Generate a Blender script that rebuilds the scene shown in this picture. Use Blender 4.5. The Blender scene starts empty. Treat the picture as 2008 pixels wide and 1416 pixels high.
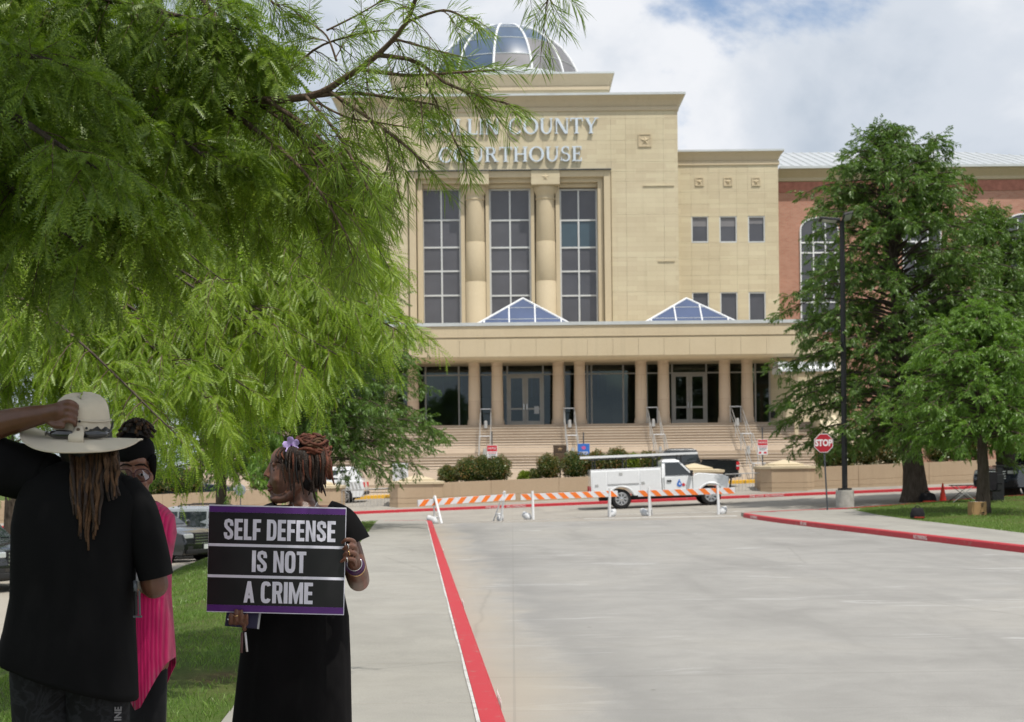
import bpy, bmesh, math, random
import numpy as np
from mathutils import Vector, Matrix
R = math.radians
random.seed(7)
scene = bpy.context.scene
COL = scene.collection

# ------------------------------------------------------------------ camera
CAM_Z = 1.6
FPX, CX, CY, W_PX = 2700.0, 1004.0, 925.0, 2008.0     # focal length and principal point in photo pixels
ROLL = 0.0105
cam_d = bpy.data.cameras.new('camera')
cam = bpy.data.objects.new('camera', cam_d)
COL.objects.link(cam)
cam.location = (0, 0, CAM_Z)
cam.rotation_euler = (Matrix.Rotation(R(90), 3, 'X') @ Matrix.Rotation(-ROLL, 3, 'Z')).to_euler()
cam_d.sensor_width = 22.3
cam_d.lens = 22.3 * FPX / W_PX
cam_d.shift_y = (925.0 - 708.0) / W_PX
cam_d.clip_end = 3000
cam_d.dof.use_dof = True
cam_d.dof.focus_distance = 6.2
cam_d.dof.aperture_fstop = 4.2
scene.camera = cam

# ------------------------------------------------------------------ sun, sky, exposure
SUN = Vector((0.24, -0.36, 0.90)).normalized()
sun_d = bpy.data.lights.new('sun', 'SUN')
sun = bpy.data.objects.new('sun', sun_d)
COL.objects.link(sun)
sun.location = (10, -15, 40)
sun_d.energy = 4.2
sun_d.angle = R(0.6)
sun_d.color = (1.0, 0.955, 0.88)
sun.rotation_euler = (-SUN).to_track_quat('-Z', 'Y').to_euler()

world = bpy.data.worlds.new('World')
scene.world = world
world.use_nodes = True
wn, wl = world.node_tree.nodes, world.node_tree.links
wn.clear()
w_out = wn.new('ShaderNodeOutputWorld')
w_sky = wn.new('ShaderNodeTexSky')
w_sky.sky_type = 'NISHITA'
w_sky.sun_disc = False
w_sky.sun_elevation = math.asin(SUN.z)
w_sky.sun_rotation = math.atan2(SUN.x, SUN.y)
w_bg = wn.new('ShaderNodeBackground'); w_bg.inputs[1].default_value = 0.15
wl.new(w_sky.outputs[0], w_bg.inputs[0])
# clouds: noise on a flat layer seen in perspective
w_tc = wn.new('ShaderNodeTexCoord')
w_sep = wn.new('ShaderNodeSeparateXYZ'); wl.new(w_tc.outputs['Generated'], w_sep.inputs[0])
def wmath(op, a, b=None, clamp=False):
    n = wn.new('ShaderNodeMath'); n.operation = op; n.use_clamp = clamp
    for i, v in enumerate((a, b)):
        if v is None: continue
        if isinstance(v, (int, float)): n.inputs[i].default_value = v
        else: wl.new(v, n.inputs[i])
    return n.outputs[0]
w_h = wmath('ADD', wmath('MAXIMUM', w_sep.outputs[2], 0.0), 0.5)
w_cmb = wn.new('ShaderNodeCombineXYZ')
wl.new(wmath('DIVIDE', w_sep.outputs[0], w_h), w_cmb.inputs[0])
wl.new(wmath('DIVIDE', w_sep.outputs[1], w_h), w_cmb.inputs[1])
def wnoise(scale, detail, rough, off, dist=0.0):
    m = wn.new('ShaderNodeMapping'); m.inputs['Location'].default_value = off
    wl.new(w_cmb.outputs[0], m.inputs[0])
    n = wn.new('ShaderNodeTexNoise'); n.inputs['Scale'].default_value = scale
    n.inputs['Detail'].default_value = detail; n.inputs['Roughness'].default_value = rough
    n.inputs['Distortion'].default_value = dist
    wl.new(m.outputs[0], n.inputs[0]); return n.outputs[0]
def wramp(fac, stops):
    r = wn.new('ShaderNodeValToRGB'); wl.new(fac, r.inputs[0])
    r.color_ramp.interpolation = 'EASE'
    while len(r.color_ramp.elements) < len(stops): r.color_ramp.elements.new(0.5)
    for e, (p, c) in zip(r.color_ramp.elements, stops):
        e.position = p; e.color = (*c, 1)
    return r.outputs[0]
w_cov = wramp(wnoise(3.2, 9, 0.56, (1.2852, -1.2800, 0.0), 0.2), [(0.325, (0, 0, 0)), (0.43, (1, 1, 1))])
w_shade = wramp(wnoise(3.0, 9, 0.53, (1.4056, -5.2902, 4.0), 0.2), [(0.36, (0.54, 0.615, 0.715)), (0.49, (0.72, 0.775, 0.855)), (0.62, (0.94, 0.96, 1.0))])
w_cl = wn.new('ShaderNodeBackground'); w_cl.inputs[1].default_value = 0.95
wl.new(w_shade, w_cl.inputs[0])
w_mix = wn.new('ShaderNodeMixShader')
wl.new(w_cov, w_mix.inputs[0]); wl.new(w_bg.outputs[0], w_mix.inputs[1]); wl.new(w_cl.outputs[0], w_mix.inputs[2])
wl.new(w_mix.outputs[0], w_out.inputs[0])

scene.view_settings.view_transform = 'Standard'
scene.view_settings.look = 'None'
scene.view_settings.exposure = 0.0
scene.view_settings.gamma = 1.0
scene.render.engine = 'CYCLES'
scene.cycles.use_denoising = True
scene.cycles.max_bounces = 5
scene.cycles.diffuse_bounces = 2
scene.cycles.glossy_bounces = 3
scene.cycles.transmission_bounces = 4
scene.cycles.use_adaptive_sampling = True
scene.cycles.adaptive_threshold = 0.02
scene.cycles.transparent_max_bounces = 12
scene.cycles.sample_clamp_indirect = 6.0

# ------------------------------------------------------------------ geometry helpers
def P(px, py, Y):
    """the point at depth Y that the photo shows at pixel (px, py)"""
    ix, iy = px - CX, py - CY
    dx, dy = ix * math.cos(ROLL) - iy * math.sin(ROLL), ix * math.sin(ROLL) + iy * math.cos(ROLL)
    return Vector((dx * Y / FPX, Y, CAM_Z - dy * Y / FPX))
def smooth(a, b, x):
    t = min(1.0, max(0.0, (x - a) / (b - a)))
    return t * t * (3 - 2 * t)
def woff(p):
    v = Vector((0, 0, 0))
    while p is not None:
        v += p.location; p = p.parent
    return v
def tag(o, label=None, cat=None, group=None, kind=None):
    if label: o['label'] = label
    if cat: o['category'] = cat
    if group: o['group'] = group
    if kind: o['kind'] = kind
    return o
def thing(name, label, cat, loc=(0, 0, 0), rz=0.0, group=None):
    o = bpy.data.objects.new(name, None)
    COL.objects.link(o)
    o.empty_display_size = 0.2
    o.location = loc
    o.rotation_euler = (0, 0, rz)
    return tag(o, label, cat, group)
def link(name, me, parent=None):
    o = bpy.data.objects.new(name, me)
    COL.objects.link(o)
    if parent is not None: o.parent = parent
    return o
def copy_tree(o, parent=None):
    c = o.copy(); COL.objects.link(c); c.parent = parent
    for ch in list(o.children): copy_tree(ch, c)
    return c
def mesh_np(name, verts, faces, mat, parent=None, smooth_=False):
    """verts (n,3), faces (m,k) numpy arrays"""
    me = bpy.data.meshes.new(name)
    n, (m, k) = len(verts), faces.shape
    me.vertices.add(n); me.vertices.foreach_set('co', np.ascontiguousarray(verts, dtype=np.float32).ravel())
    me.loops.add(m * k); me.loops.foreach_set('vertex_index', faces.astype(np.int32).ravel())
    me.polygons.add(m); me.polygons.foreach_set('loop_start', np.arange(0, m * k, k, dtype=np.int32))
    if smooth_: me.polygons.foreach_set('use_smooth', np.ones(m, dtype=bool))
    me.update(calc_edges=True)
    me.materials.append(mat)
    return link(name, me, parent)

class MB:
    """collects shapes given in world (or thing-local) coordinates; build() makes one mesh object"""
    def __init__(s): s.v, s.f, s.fm, s.mats = [], [], [], []; s.cm = 0
    def mat(s, m):
        if m not in s.mats: s.mats.append(m)
        s.cm = s.mats.index(m); return s
    def add(s, vs, fs):
        b = len(s.v); s.v += [tuple(v) for v in vs]
        s.f += [tuple(b + i for i in f) for f in fs]; s.fm += [s.cm] * len(fs); return s
    def box(s, x0, x1, y0, y1, z0, z1, M=None):
        vs = [Vector((x, y, z)) for z in (z0, z1) for y in (y0, y1) for x in (x0, x1)]
        if M is not None: vs = [M @ v for v in vs]
        return s.add(vs, [(0, 2, 3, 1), (4, 5, 7, 6), (0, 1, 5, 4), (2, 6, 7, 3), (0, 4, 6, 2), (1, 3, 7, 5)])
    def cbox(s, c, sx, sy, sz, M=None):
        T = Matrix.Translation(c) @ (M.to_4x4() if M is not None else Matrix())
        return s.box(-sx / 2, sx / 2, -sy / 2, sy / 2, -sz / 2, sz / 2, T)
    def prism(s, poly, d, axis='y', at=0.0):
        """polygon in the plane across `axis`, pushed from at to at+d"""
        def pt(a, b, c):
            return {'y': (a, c, b), 'x': (c, a, b), 'z': (a, b, c)}[axis]
        n = len(poly)
        vs = [pt(a, b, at) for a, b in poly] + [pt(a, b, at + d) for a, b in poly]
        fs = [tuple(range(n)), tuple(range(2 * n - 1, n - 1, -1))] + [(i, i + n, (i + 1) % n + n, (i + 1) % n) for i in range(n)]
        return s.add(vs, fs)
    def rings(s, rs, cap=True, closed=True):
        n = len(rs[0]); vs = [v for r in rs for v in r]; fs = []
        for i in range(len(rs) - 1):
            for j in range(n if closed else n - 1):
                a, b = i * n + j, i * n + (j + 1) % n
                fs.append((a, b, b + n, a + n))
        if cap and closed:
            fs.append(tuple(range(n - 1, -1, -1))); fs.append(tuple((len(rs) - 1) * n + j for j in range(n)))
        return s.add(vs, fs)
    def tube(s, pts, r, n=8, cap=True, sq=(1, 1)):
        pts = [Vector(p) for p in pts]
        rr = r if hasattr(r, '__len__') else [r] * len(pts)
        rs, up = [], None
        for i, p in enumerate(pts):
            t = (pts[min(i + 1, len(pts) - 1)] - pts[max(i - 1, 0)])
            t = t.normalized() if t.length > 1e-9 else Vector((0, 0, 1))
            if up is None:
                up = Vector((0, 0, 1)) if abs(t.z) < 0.9 else Vector((0, 1, 0))
            a = up - t * up.dot(t)
            if a.length < 1e-6: a = t.orthogonal()
            a.normalize(); up = a; b = t.cross(a)
            rs.append([p + a * math.cos(2 * math.pi * j / n) * rr[i] * sq[0] + b * math.sin(2 * math.pi * j / n) * rr[i] * sq[1] for j in range(n)])
        return s.rings(rs, cap)
    def lathe(s, c, prof, n=16, M=None):
        rs = []
        for r, z in prof:
            ring = [Vector((max(r, 1e-4) * math.cos(2 * math.pi * j / n), max(r, 1e-4) * math.sin(2 * math.pi * j / n), z)) for j in range(n)]
            if M is not None: ring = [M @ v for v in ring]
            rs.append([Vector(c) + v for v in ring])
        return s.rings(rs)
    def ball(s, c, rx, ry, rz, n=12, m=8, M=None):
        rs = []
        for i in range(m + 1):
            a = math.pi * i / m; q = max(math.sin(a), 1e-3)
            ring = [Vector((rx * q * math.cos(2 * math.pi * j / n), ry * q * math.sin(2 * math.pi * j / n), -rz * math.cos(a))) for j in range(n)]
            if M is not None: ring = [M @ v for v in ring]
            rs.append([Vector(c) + v for v in ring])
        return s.rings(rs)
    def build(s, name, mat=None, parent=None, smooth_=False, bevel=0.0, seg=2):
        o = woff(parent) if parent is not None else Vector((0, 0, 0))
        me = bpy.data.meshes.new(name)
        me.from_pydata([(x - o.x, y - o.y, z - o.z) for x, y, z in s.v], [], s.f)
        if mat is not None and not s.mats: me.materials.append(mat)
        for m in s.mats: me.materials.append(m)
        if len(s.mats) > 1: me.polygons.foreach_set('material_index', s.fm)
        bm = bmesh.new(); bm.from_mesh(me); bmesh.ops.recalc_face_normals(bm, faces=bm.faces)
        if bevel > 0:
            es = [e for e in bm.edges if len(e.link_faces) == 2 and e.calc_face_angle(0) > 0.5]
            bmesh.ops.bevel(bm, geom=es, offset=bevel, segments=seg, affect='EDGES', profile=0.6, clamp_overlap=True)
        bm.to_mesh(me); bm.free()
        if smooth_:
            me.polygons.foreach_set('use_smooth', [True] * len(me.polygons))
            if smooth_ != 'all':
                try: me.set_sharp_from_angle(angle=R(38))
                except Exception: pass
        me.update()
        return link(name, me, parent)
def B(name, mat, parent, *boxes, bevel=0.0):
    m = MB()
    for b in boxes: m.box(*b)
    return m.build(name, mat, parent, bevel=bevel)
def text_mesh(name, s, size, mat, M, parent=None, depth=0.004, offset=0.0, sx=1.0, spacing=1.0):
    """lettering as a mesh: M places its centre (x right, y up, z out of the face)"""
    c = bpy.data.curves.new(name, 'FONT'); c.body = s; c.size = size
    c.extrude = depth / 2; c.offset = offset; c.align_x = 'CENTER'; c.align_y = 'CENTER'; c.space_character = spacing
    c.resolution_u = 3
    t = bpy.data.objects.new('tmp', c); COL.objects.link(t)
    bpy.context.view_layer.update()
    me = bpy.data.meshes.new_from_object(t.evaluated_get(bpy.context.evaluated_depsgraph_get()))
    bpy.data.objects.remove(t)
    me.name = name
    me.transform(M @ Matrix.Diagonal((sx, 1, 1, 1)))
    if parent is not None: me.transform(Matrix.Translation(-woff(parent)))
    me.materials.clear(); me.materials.append(mat)
    return link(name, me, parent)
def face_M(c, right, up):
    r, u = Vector(right).normalized(), Vector(up).normalized(); n = r.cross(u).normalized(); u = n.cross(r)
    m = Matrix((r, u, n)).transposed().to_4x4(); m.translation = Vector(c); return m

# ------------------------------------------------------------------ materials
MATS = {}
class NT:
    def __init__(s, m): s.t = m.node_tree; s.n = s.t.nodes; s.l = s.t.links
    def node(s, kind, props=None, **inp):
        n = s.n.new('ShaderNode' + kind)
        for k, v in (props or {}).items(): setattr(n, k, v)
        for k, v in inp.items():
            k = k.replace('_', ' ') if k not in n.inputs else k
            s.put(n, k, v)
        return n
    def put(s, n, k, v):
        i = n.inputs[k]
        if hasattr(v, 'links'): s.l.new(v, i)
        elif isinstance(v, tuple) and len(v) == 3 and i.type == 'RGBA': i.default_value = (*v, 1)
        else: i.default_value = v
    def coord(s, obj=True, scale=(1, 1, 1), geo=False):
        if geo: o = s.n.new('ShaderNodeNewGeometry').outputs['Position']
        else: o = s.n.new('ShaderNodeTexCoord').outputs['Object']
        m = s.n.new('ShaderNodeMapping'); m.inputs['Scale'].default_value = scale
        s.l.new(o, m.inputs[0]); return m.outputs[0]
    def noise(s, vec, scale, detail=4, rough=0.55, dist=0.0):
        n = s.n.new('ShaderNodeTexNoise'); s.l.new(vec, n.inputs['Vector'])
        n.inputs['Scale'].default_value = scale; n.inputs['Detail'].default_value = detail
        n.inputs['Roughness'].default_value = rough; n.inputs['Distortion'].default_value = dist
        return n.outputs[0]
    def ramp(s, fac, *stops):
        r = s.n.new('ShaderNodeValToRGB'); s.l.new(fac, r.inputs[0])
        while len(r.color_ramp.elements) < len(stops): r.color_ramp.elements.new(0.5)
        for e, (p, c) in zip(r.color_ramp.elements, stops):
            e.position = p; e.color = (*c, 1) if isinstance(c, tuple) else (c, c, c, 1)
        return r.outputs[0]
    def mix(s, fac, a, b, mode='MIX'):
        n = s.n.new('ShaderNodeMixRGB'); n.blend_type = mode
        for i, v in enumerate((fac, a, b)):
            if hasattr(v, 'links'): s.l.new(v, n.inputs[i])
            elif isinstance(v, tuple): n.inputs[i].default_value = (*v, 1)
            else: n.inputs[i].default_value = v
        return n.outputs[0]
    def bump(s, h, strength=0.3, dist=0.01):
        n = s.n.new('ShaderNodeBump'); s.l.new(h, n.inputs['Height'])
        n.inputs['Strength'].default_value = strength; n.inputs['Distance'].default_value = dist
        return n.outputs[0]
def newmat(name):
    m = bpy.data.materials.new(name); m.use_nodes = True; m.node_tree.nodes.clear(); MATS[name] = m
    t = NT(m); return m, t
def finish(t, color, rough=0.6, spec=0.5, metal=0.0, normal=None, coat=0.0, **kw):
    p = t.n.new('ShaderNodeBsdfPrincipled')
    t.put(p, 'Base Color', color); t.put(p, 'Roughness', rough); t.put(p, 'Specular IOR Level', spec)
    t.put(p, 'Metallic', metal); t.put(p, 'Coat Weight', coat)
    for k, v in kw.items(): t.put(p, k.replace('_', ' '), v)
    if normal is not None: t.l.new(normal, p.inputs['Normal'])
    o = t.n.new('ShaderNodeOutputMaterial'); t.l.new(p.outputs[0], o.inputs[0]); return p
def simple(name, col, rough=0.6, spec=0.4, metal=0.0, coat=0.0, var=0.12, scale=6.0, bump=0.0, bscale=40.0, geo=False):
    m, t = newmat(name)
    v = t.coord(geo=geo)
    n = t.noise(v, scale, 5)
    lo = tuple(c * (1 - var) for c in col); hi = tuple(min(1, c * (1 + var)) for c in col)
    c = t.ramp(n, (0.3, lo), (0.7, hi))
    nm = t.bump(t.noise(v, bscale, 5), bump, 0.01) if bump > 0 else None
    r = t.ramp(t.noise(v, scale * 2.3, 4), (0.3, max(0.02, rough - 0.08)), (0.7, min(1, rough + 0.08)))
    finish(t, c, r, spec, metal, nm, coat); return m
# ---- ground materials
def concrete_mat(name, base, warm, joint=0.0, streak=True):
    m, t = newmat(name)
    v = t.coord(geo=True)
    big = t.noise(v, 0.22, 5, 0.6, 0.6)
    c = t.ramp(big, (0.30, tuple(x * 0.84 for x in base)), (0.5, base), (0.72, warm))
    mid = t.noise(v, 1.7, 7, 0.7, 0.4)
    c = t.mix(0.35, c, t.ramp(mid, (0.3, 0.36), (0.72, 0.64)), 'OVERLAY')
    fine = t.noise(v, 95.0, 3, 0.7)
    c = t.mix(0.35, c, t.ramp(fine, (0.3, 0.3), (0.7, 0.7)), 'OVERLAY')
    # oil and tyre stains running along the lane
    st = t.noise(t.coord(geo=True, scale=(1.1, 0.13, 1)), 0.75, 5, 0.6, 0.5)
    c = t.mix(t.ramp(st, (0.52, 0.0), (0.70, 0.40)), c, tuple(x * 0.62 for x in base))
    if streak:
        s1 = t.noise(t.coord(geo=True, scale=(0.30, 1.1, 1)), 1.5, 6, 0.66, 1.4)
        patch = t.ramp(t.noise(v, 0.25, 3), (0.45, 0.0), (0.62, 1.0))
        f = t.mix(1.0, t.ramp(s1, (0.58, 0.0), (0.64, 0.55)), patch, 'MULTIPLY')
        c = t.mix(f, c, (0.50, 0.50, 0.49))
    if streak:
        # silt washed along the kerb, and the darker tyre line beside it
        sx = t.node('SeparateXYZ'); t.l.new(t.n.new('ShaderNodeNewGeometry').outputs['Position'], sx.inputs[0])
        yk = t.node('Math', {'operation': 'MULTIPLY_ADD'}); t.l.new(sx.outputs[1], yk.inputs[0]); yk.inputs[1].default_value = 0.0711; yk.inputs[2].default_value = -0.548
        u = t.node('Math', {'operation': 'ADD'}); t.l.new(sx.outputs[0], u.inputs[0]); t.l.new(yk.outputs[0], u.inputs[1])
        uw = t.node('Math', {'operation': 'MULTIPLY_ADD'}); t.l.new(t.noise(v, 0.55, 6, 0.65, 0.8), uw.inputs[0]); uw.inputs[1].default_value = 1.6; t.l.new(u.outputs[0], uw.inputs[2])
        k = t.node('Math', {'operation': 'MULTIPLY'}); t.l.new(uw.outputs[0], k.inputs[0]); k.inputs[1].default_value = 0.25
        c = t.mix(t.ramp(k.outputs[0], (0.20, 0.75), (0.40, 0.0)), c, (0.355, 0.315, 0.258))
        c = t.mix(t.ramp(k.outputs[0], (0.36, 0.0), (0.44, 0.42), (0.62, 0.0)), c, (0.185, 0.182, 0.176))
    sp = t.node('TexVoronoi', Scale=1.1); t.l.new(v, sp.inputs['Vector'])
    c = t.mix(t.ramp(sp.outputs['Distance'], (0.018, 0.55), (0.035, 0.0)), c, (0.08, 0.07, 0.055))
    # hairline cracks
    cr = t.node('TexVoronoi', {'feature': 'DISTANCE_TO_EDGE'}, Scale=0.16)
    wob = t.mix(0.12, v, t.node('TexNoise', Vector=v, Scale=1.3, Detail=6.0).outputs['Color'], 'ADD')
    t.l.new(wob, cr.inputs['Vector'])
    c = t.mix(t.ramp(cr.outputs['Distance'], (0.0, 0.20), (0.005, 0.0)), c, (0.12, 0.115, 0.10))
    if joint:
        b = t.node('TexBrick', {'offset': 0.0}, Scale=1.0, Mortar_Size=0.012, Brick_Width=400.0, Row_Height=joint,
                   Color1=(0, 0, 0), Color2=(0, 0, 0), Mortar=(1, 1, 1), Mortar_Smooth=0.3)
        t.l.new(v, b.inputs['Vector'])
        c = t.mix(t.mix(0.22, (0, 0, 0), b.outputs['Color']), c, tuple(x * 0.55 for x in base))
    nm = t.bump(t.mix(0.5, fine, mid), 0.25, 0.006)
    finish(t, c, 0.85, 0.25, 0, nm); return m
M_ROAD = concrete_mat('drive concrete', (0.286, 0.277, 0.260), (0.312, 0.298, 0.272), joint=4.6)
M_STREET = concrete_mat('street concrete', (0.310, 0.287, 0.252), (0.350, 0.320, 0.275), joint=4.6, streak=False)
M_WALK = concrete_mat('sidewalk concrete', (0.300, 0.287, 0.256), (0.328, 0.310, 0.272), streak=False)
M_POLEBASE = simple('pole base concrete', (0.33, 0.32, 0.29), 0.85, 0.2, var=0.2, scale=5, bump=0.3)

def paint_mat(name, col, worn, wear=0.62, rough=0.55):
    m, t = newmat(name); v = t.coord(geo=True)
    n = t.noise(v, 8.0, 9, 0.74); n2 = t.noise(v, 45.0, 4, 0.6)
    c = t.mix(t.ramp(n2, (0.3, 0.0), (0.8, 0.25)), col, tuple(x * 0.75 for x in col))
    c = t.mix(t.ramp(n, (wear, 0.0), (wear + 0.06, 0.85)), c, worn)
    finish(t, c, rough, 0.35, 0, t.bump(n2, 0.3, 0.004)); return m
M_RED = paint_mat('red kerb paint', (0.45, 0.025, 0.037), (0.36, 0.15, 0.13), 0.575)
M_LINE = paint_mat('white road paint', (0.76, 0.76, 0.75), (0.40, 0.39, 0.37), 0.66)
M_STENCIL = paint_mat('kerb stencil paint', (0.70, 0.66, 0.64), (0.55, 0.10, 0.10), 0.58)
M_YELLOW = paint_mat('yellow kerb paint', (0.72, 0.40, 0.03), (0.5, 0.38, 0.2), 0.66)

def grass_ground():
    m, t = newmat('lawn soil and thatch'); v = t.coord(geo=True)
    n = t.noise(v, 0.7, 6, 0.65, 0.4); f = t.noise(v, 30.0, 5, 0.7)
    c = t.ramp(n, (0.28, (0.105, 0.075, 0.040)), (0.40, (0.085, 0.105, 0.030)), (0.7, (0.075, 0.135, 0.026)))
    c = t.mix(0.6, c, t.ramp(f, (0.3, 0.25), (0.75, 0.75)), 'OVERLAY')
    finish(t, c, 0.95, 0.1, 0, t.bump(f, 0.8, 0.03)); return m
M_LAWN = grass_ground()
def leaf_mat(name, dark, light, tr=0.45, gloss=0.35, tip=None):
    """needle / leaf: diffuse plus light passing through, each leaf its own tone"""
    m, t = newmat(name)
    g = t.n.new('ShaderNodeNewGeometry')
    v = t.coord(geo=True)
    big = t.noise(v, 1.1, 4, 0.6)
    r = t.mix(0.5, g.outputs['Random Per Island'], big)
    stops = [(0.25, dark), (0.75, light)]
    if tip: stops = [(0.22, dark), (0.58, light), (0.80, tip)]
    c = t.ramp(r, *stops)
    d = t.node('BsdfDiffuse', Color=c)
    tc = t.mix(1.0, c, (1.15, 1.25, 0.55), 'MULTIPLY')
    tl = t.node('BsdfTranslucent', Color=tc)
    a = t.node('MixShader', Fac=tr); t.l.new(d.outputs[0], a.inputs[1]); t.l.new(tl.outputs[0], a.inputs[2])
    gl = t.node('BsdfGlossy', Color=(0.9, 0.95, 0.85), Roughness=0.42)
    b = t.node('MixShader', Fac=0.035 * gloss / 0.35); t.l.new(a.outputs[0], b.inputs[1]); t.l.new(gl.outputs[0], b.inputs[2])
    o = t.n.new('ShaderNodeOutputMaterial'); t.l.new(b.outputs[0], o.inputs[0]); return m
M_GRASS = leaf_mat('grass blades', (0.100, 0.185, 0.030), (0.215, 0.320, 0.075), 0.35)
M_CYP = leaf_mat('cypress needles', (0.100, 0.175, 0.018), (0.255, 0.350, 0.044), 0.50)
M_CYP2 = leaf_mat('bright cypress needles', (0.165, 0.275, 0.018), (0.325, 0.430, 0.042), 0.48)  # same needles in a lighter tone, standing for sunlight on the lower boughs
M_FAR = leaf_mat('dark cypress needles', (0.060, 0.120, 0.022), (0.140, 0.230, 0.045), 0.40)
M_FAR2 = leaf_mat('young cypress needles', (0.090, 0.185, 0.024), (0.185, 0.310, 0.050), 0.42)
M_SHRUB = leaf_mat('red tipped shrub leaves', (0.048, 0.080, 0.016), (0.125, 0.150, 0.032), 0.25, 0.8, (0.34, 0.130, 0.045))
M_SHRUB2 = leaf_mat('yellow green shrub leaves', (0.14, 0.20, 0.02), (0.26, 0.32, 0.04), 0.3)
M_SHRUBRED = leaf_mat('red shrub leaves', (0.10, 0.030, 0.012), (0.30, 0.07, 0.025), 0.3)
def bark_mat(name, a, b):
    m, t = newmat(name)
    v = t.coord(geo=True, scale=(9, 9, 1.3))
    n = t.noise(v, 2.2, 7, 0.7, 0.5)
    finish(t, t.ramp(n, (0.3, a), (0.7, b)), 0.95, 0.1, 0, t.bump(n, 0.9, 0.03)); return m
M_BARK = bark_mat('cypress bark', (0.045, 0.034, 0.026), (0.13, 0.105, 0.085))
M_TWIG = bark_mat('cypress twig', (0.10, 0.065, 0.045), (0.21, 0.155, 0.115))
M_CONE = simple('green cypress cone', (0.075, 0.125, 0.060), 0.6, 0.3, var=0.3, scale=60)

# ---- building materials
def stone_mat(name, a, b, bw=0.0, bh=0.0, mort=0.006, contrast=0.10, stain=0.25):
    m, t = newmat(name)
    pos = t.n.new('ShaderNodeNewGeometry').outputs['Position']
    sp = t.node('SeparateXYZ'); t.l.new(pos, sp.inputs[0])
    cb = t.n.new('ShaderNodeCombineXYZ'); t.l.new(sp.outputs[0], cb.inputs[0]); t.l.new(sp.outputs[2], cb.inputs[1])
    v = cb.outputs[0]
    n = t.noise(pos, 0.35, 6, 0.62, 0.4)
    c = t.ramp(n, (0.3, a), (0.7, b))
    h = t.noise(pos, 22.0, 5, 0.65)
    if bw:
        br = t.node('TexBrick', {'offset': 0.5}, Scale=1.0, Mortar_Size=mort, Brick_Width=bw, Row_Height=bh, Mortar_Smooth=0.25,
                    Color1=tuple([0.5 - contrast] * 3), Color2=tuple([0.5 + contrast] * 3), Mortar=(0.36, 0.36, 0.36))
        t.l.new(v, br.inputs['Vector'])
        c = t.mix(0.8, c, br.outputs['Color'], 'OVERLAY')
        h = t.mix(0.7, h, br.outputs['Color'])
    # rain streaks
    st = t.noise(t.coord(geo=True, scale=(2.6, 2.6, 0.10)), 1.0, 6, 0.65)
    c = t.mix(t.ramp(st, (0.55, 0.0), (0.78, stain)), c, tuple(x * 0.62 for x in a))
    c = t.mix(0.25, c, t.ramp(h, (0.3, 0.35), (0.7, 0.65)), 'OVERLAY')
    finish(t, c, 0.88, 0.2, 0, t.bump(h, 0.2, 0.01)); return m
M_LIME = stone_mat('limestone blocks', (0.540, 0.464, 0.318), (0.598, 0.522, 0.368), 1.22, 0.305, 0.005, 0.034, 0.24)
M_CAST = stone_mat('cast stone trim', (0.53, 0.440, 0.298), (0.58, 0.488, 0.338))
M_CORN = stone_mat('cornice stucco', (0.52, 0.435, 0.305), (0.56, 0.47, 0.335))
M_COLUMN = stone_mat('column stone', (0.560, 0.435, 0.315), (0.615, 0.490, 0.362), 3.0, 1.42, 0.010, 0.03)
M_NOSE = stone_mat('stair nosing', (0.68, 0.60, 0.51), (0.74, 0.67, 0.58))  # step concrete lightened, to paint in the sunlit edge of each step
M_STEP = stone_mat('stair concrete', (0.345, 0.270, 0.200), (0.400, 0.320, 0.242))
M_PLANT = stone_mat('planter stucco', (0.41, 0.305, 0.205), (0.46, 0.350, 0.240), stain=0.35)
def brick_mat():
    m, t = newmat('red brick')
    pos = t.n.new('ShaderNodeNewGeometry').outputs['Position']
    sp = t.node('SeparateXYZ'); t.l.new(pos, sp.inputs[0])
    cb = t.n.new('ShaderNodeCombineXYZ'); t.l.new(sp.outputs[0], cb.inputs[0]); t.l.new(sp.outputs[2], cb.inputs[1])
    br = t.node('TexBrick', Scale=1.0, Mortar_Size=0.011, Brick_Width=0.30, Row_Height=0.10,
                Color1=(0.425, 0.198, 0.138), Color2=(0.485, 0.250, 0.178), Mortar=(0.42, 0.30, 0.24))
    t.l.new(cb.outputs[0], br.inputs['Vector'])
    n = t.noise(pos, 0.4, 5)
    c = t.mix(0.4, br.outputs['Color'], t.ramp(n, (0.3, 0.35), (0.7, 0.62)), 'OVERLAY')
    finish(t, c, 0.9, 0.2, 0, t.bump(br.outputs['Color'], 0.3, 0.006)); return m
M_BRICK = brick_mat()
M_BRICKDK = simple('brick soldier course', (0.385, 0.165, 0.125), 0.9, 0.2, var=0.2, scale=3, geo=True)
M_ROOF = simple('pale metal roof', (0.455, 0.475, 0.49), 0.45, 0.4, 0.25, var=0.06, scale=0.6, geo=True)
M_COPING = simple('pale metal coping', (0.55, 0.575, 0.57), 0.45, 0.4, 0.2, var=0.08, scale=1.0, geo=True)
M_ALU = simple('painted aluminium frame', (0.60, 0.61, 0.60), 0.4, 0.4, 0.1, var=0.05, scale=2)
M_WHITEFR = simple('white skylight frame', (0.78, 0.79, 0.80), 0.4, 0.4, 0.0, var=0.05, scale=2)
M_DOORFR = simple('grey door frame', (0.46, 0.44, 0.40), 0.45, 0.4, 0.3, var=0.08, scale=2)
M_LETTER = simple('brushed steel letters', (0.60, 0.67, 0.74), 0.42, 0.5, 0.1, var=0.08, scale=3)
M_STEEL = simple('galvanised steel', (0.50, 0.50, 0.49), 0.42, 0.5, 0.55, var=0.12, scale=8)
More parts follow.
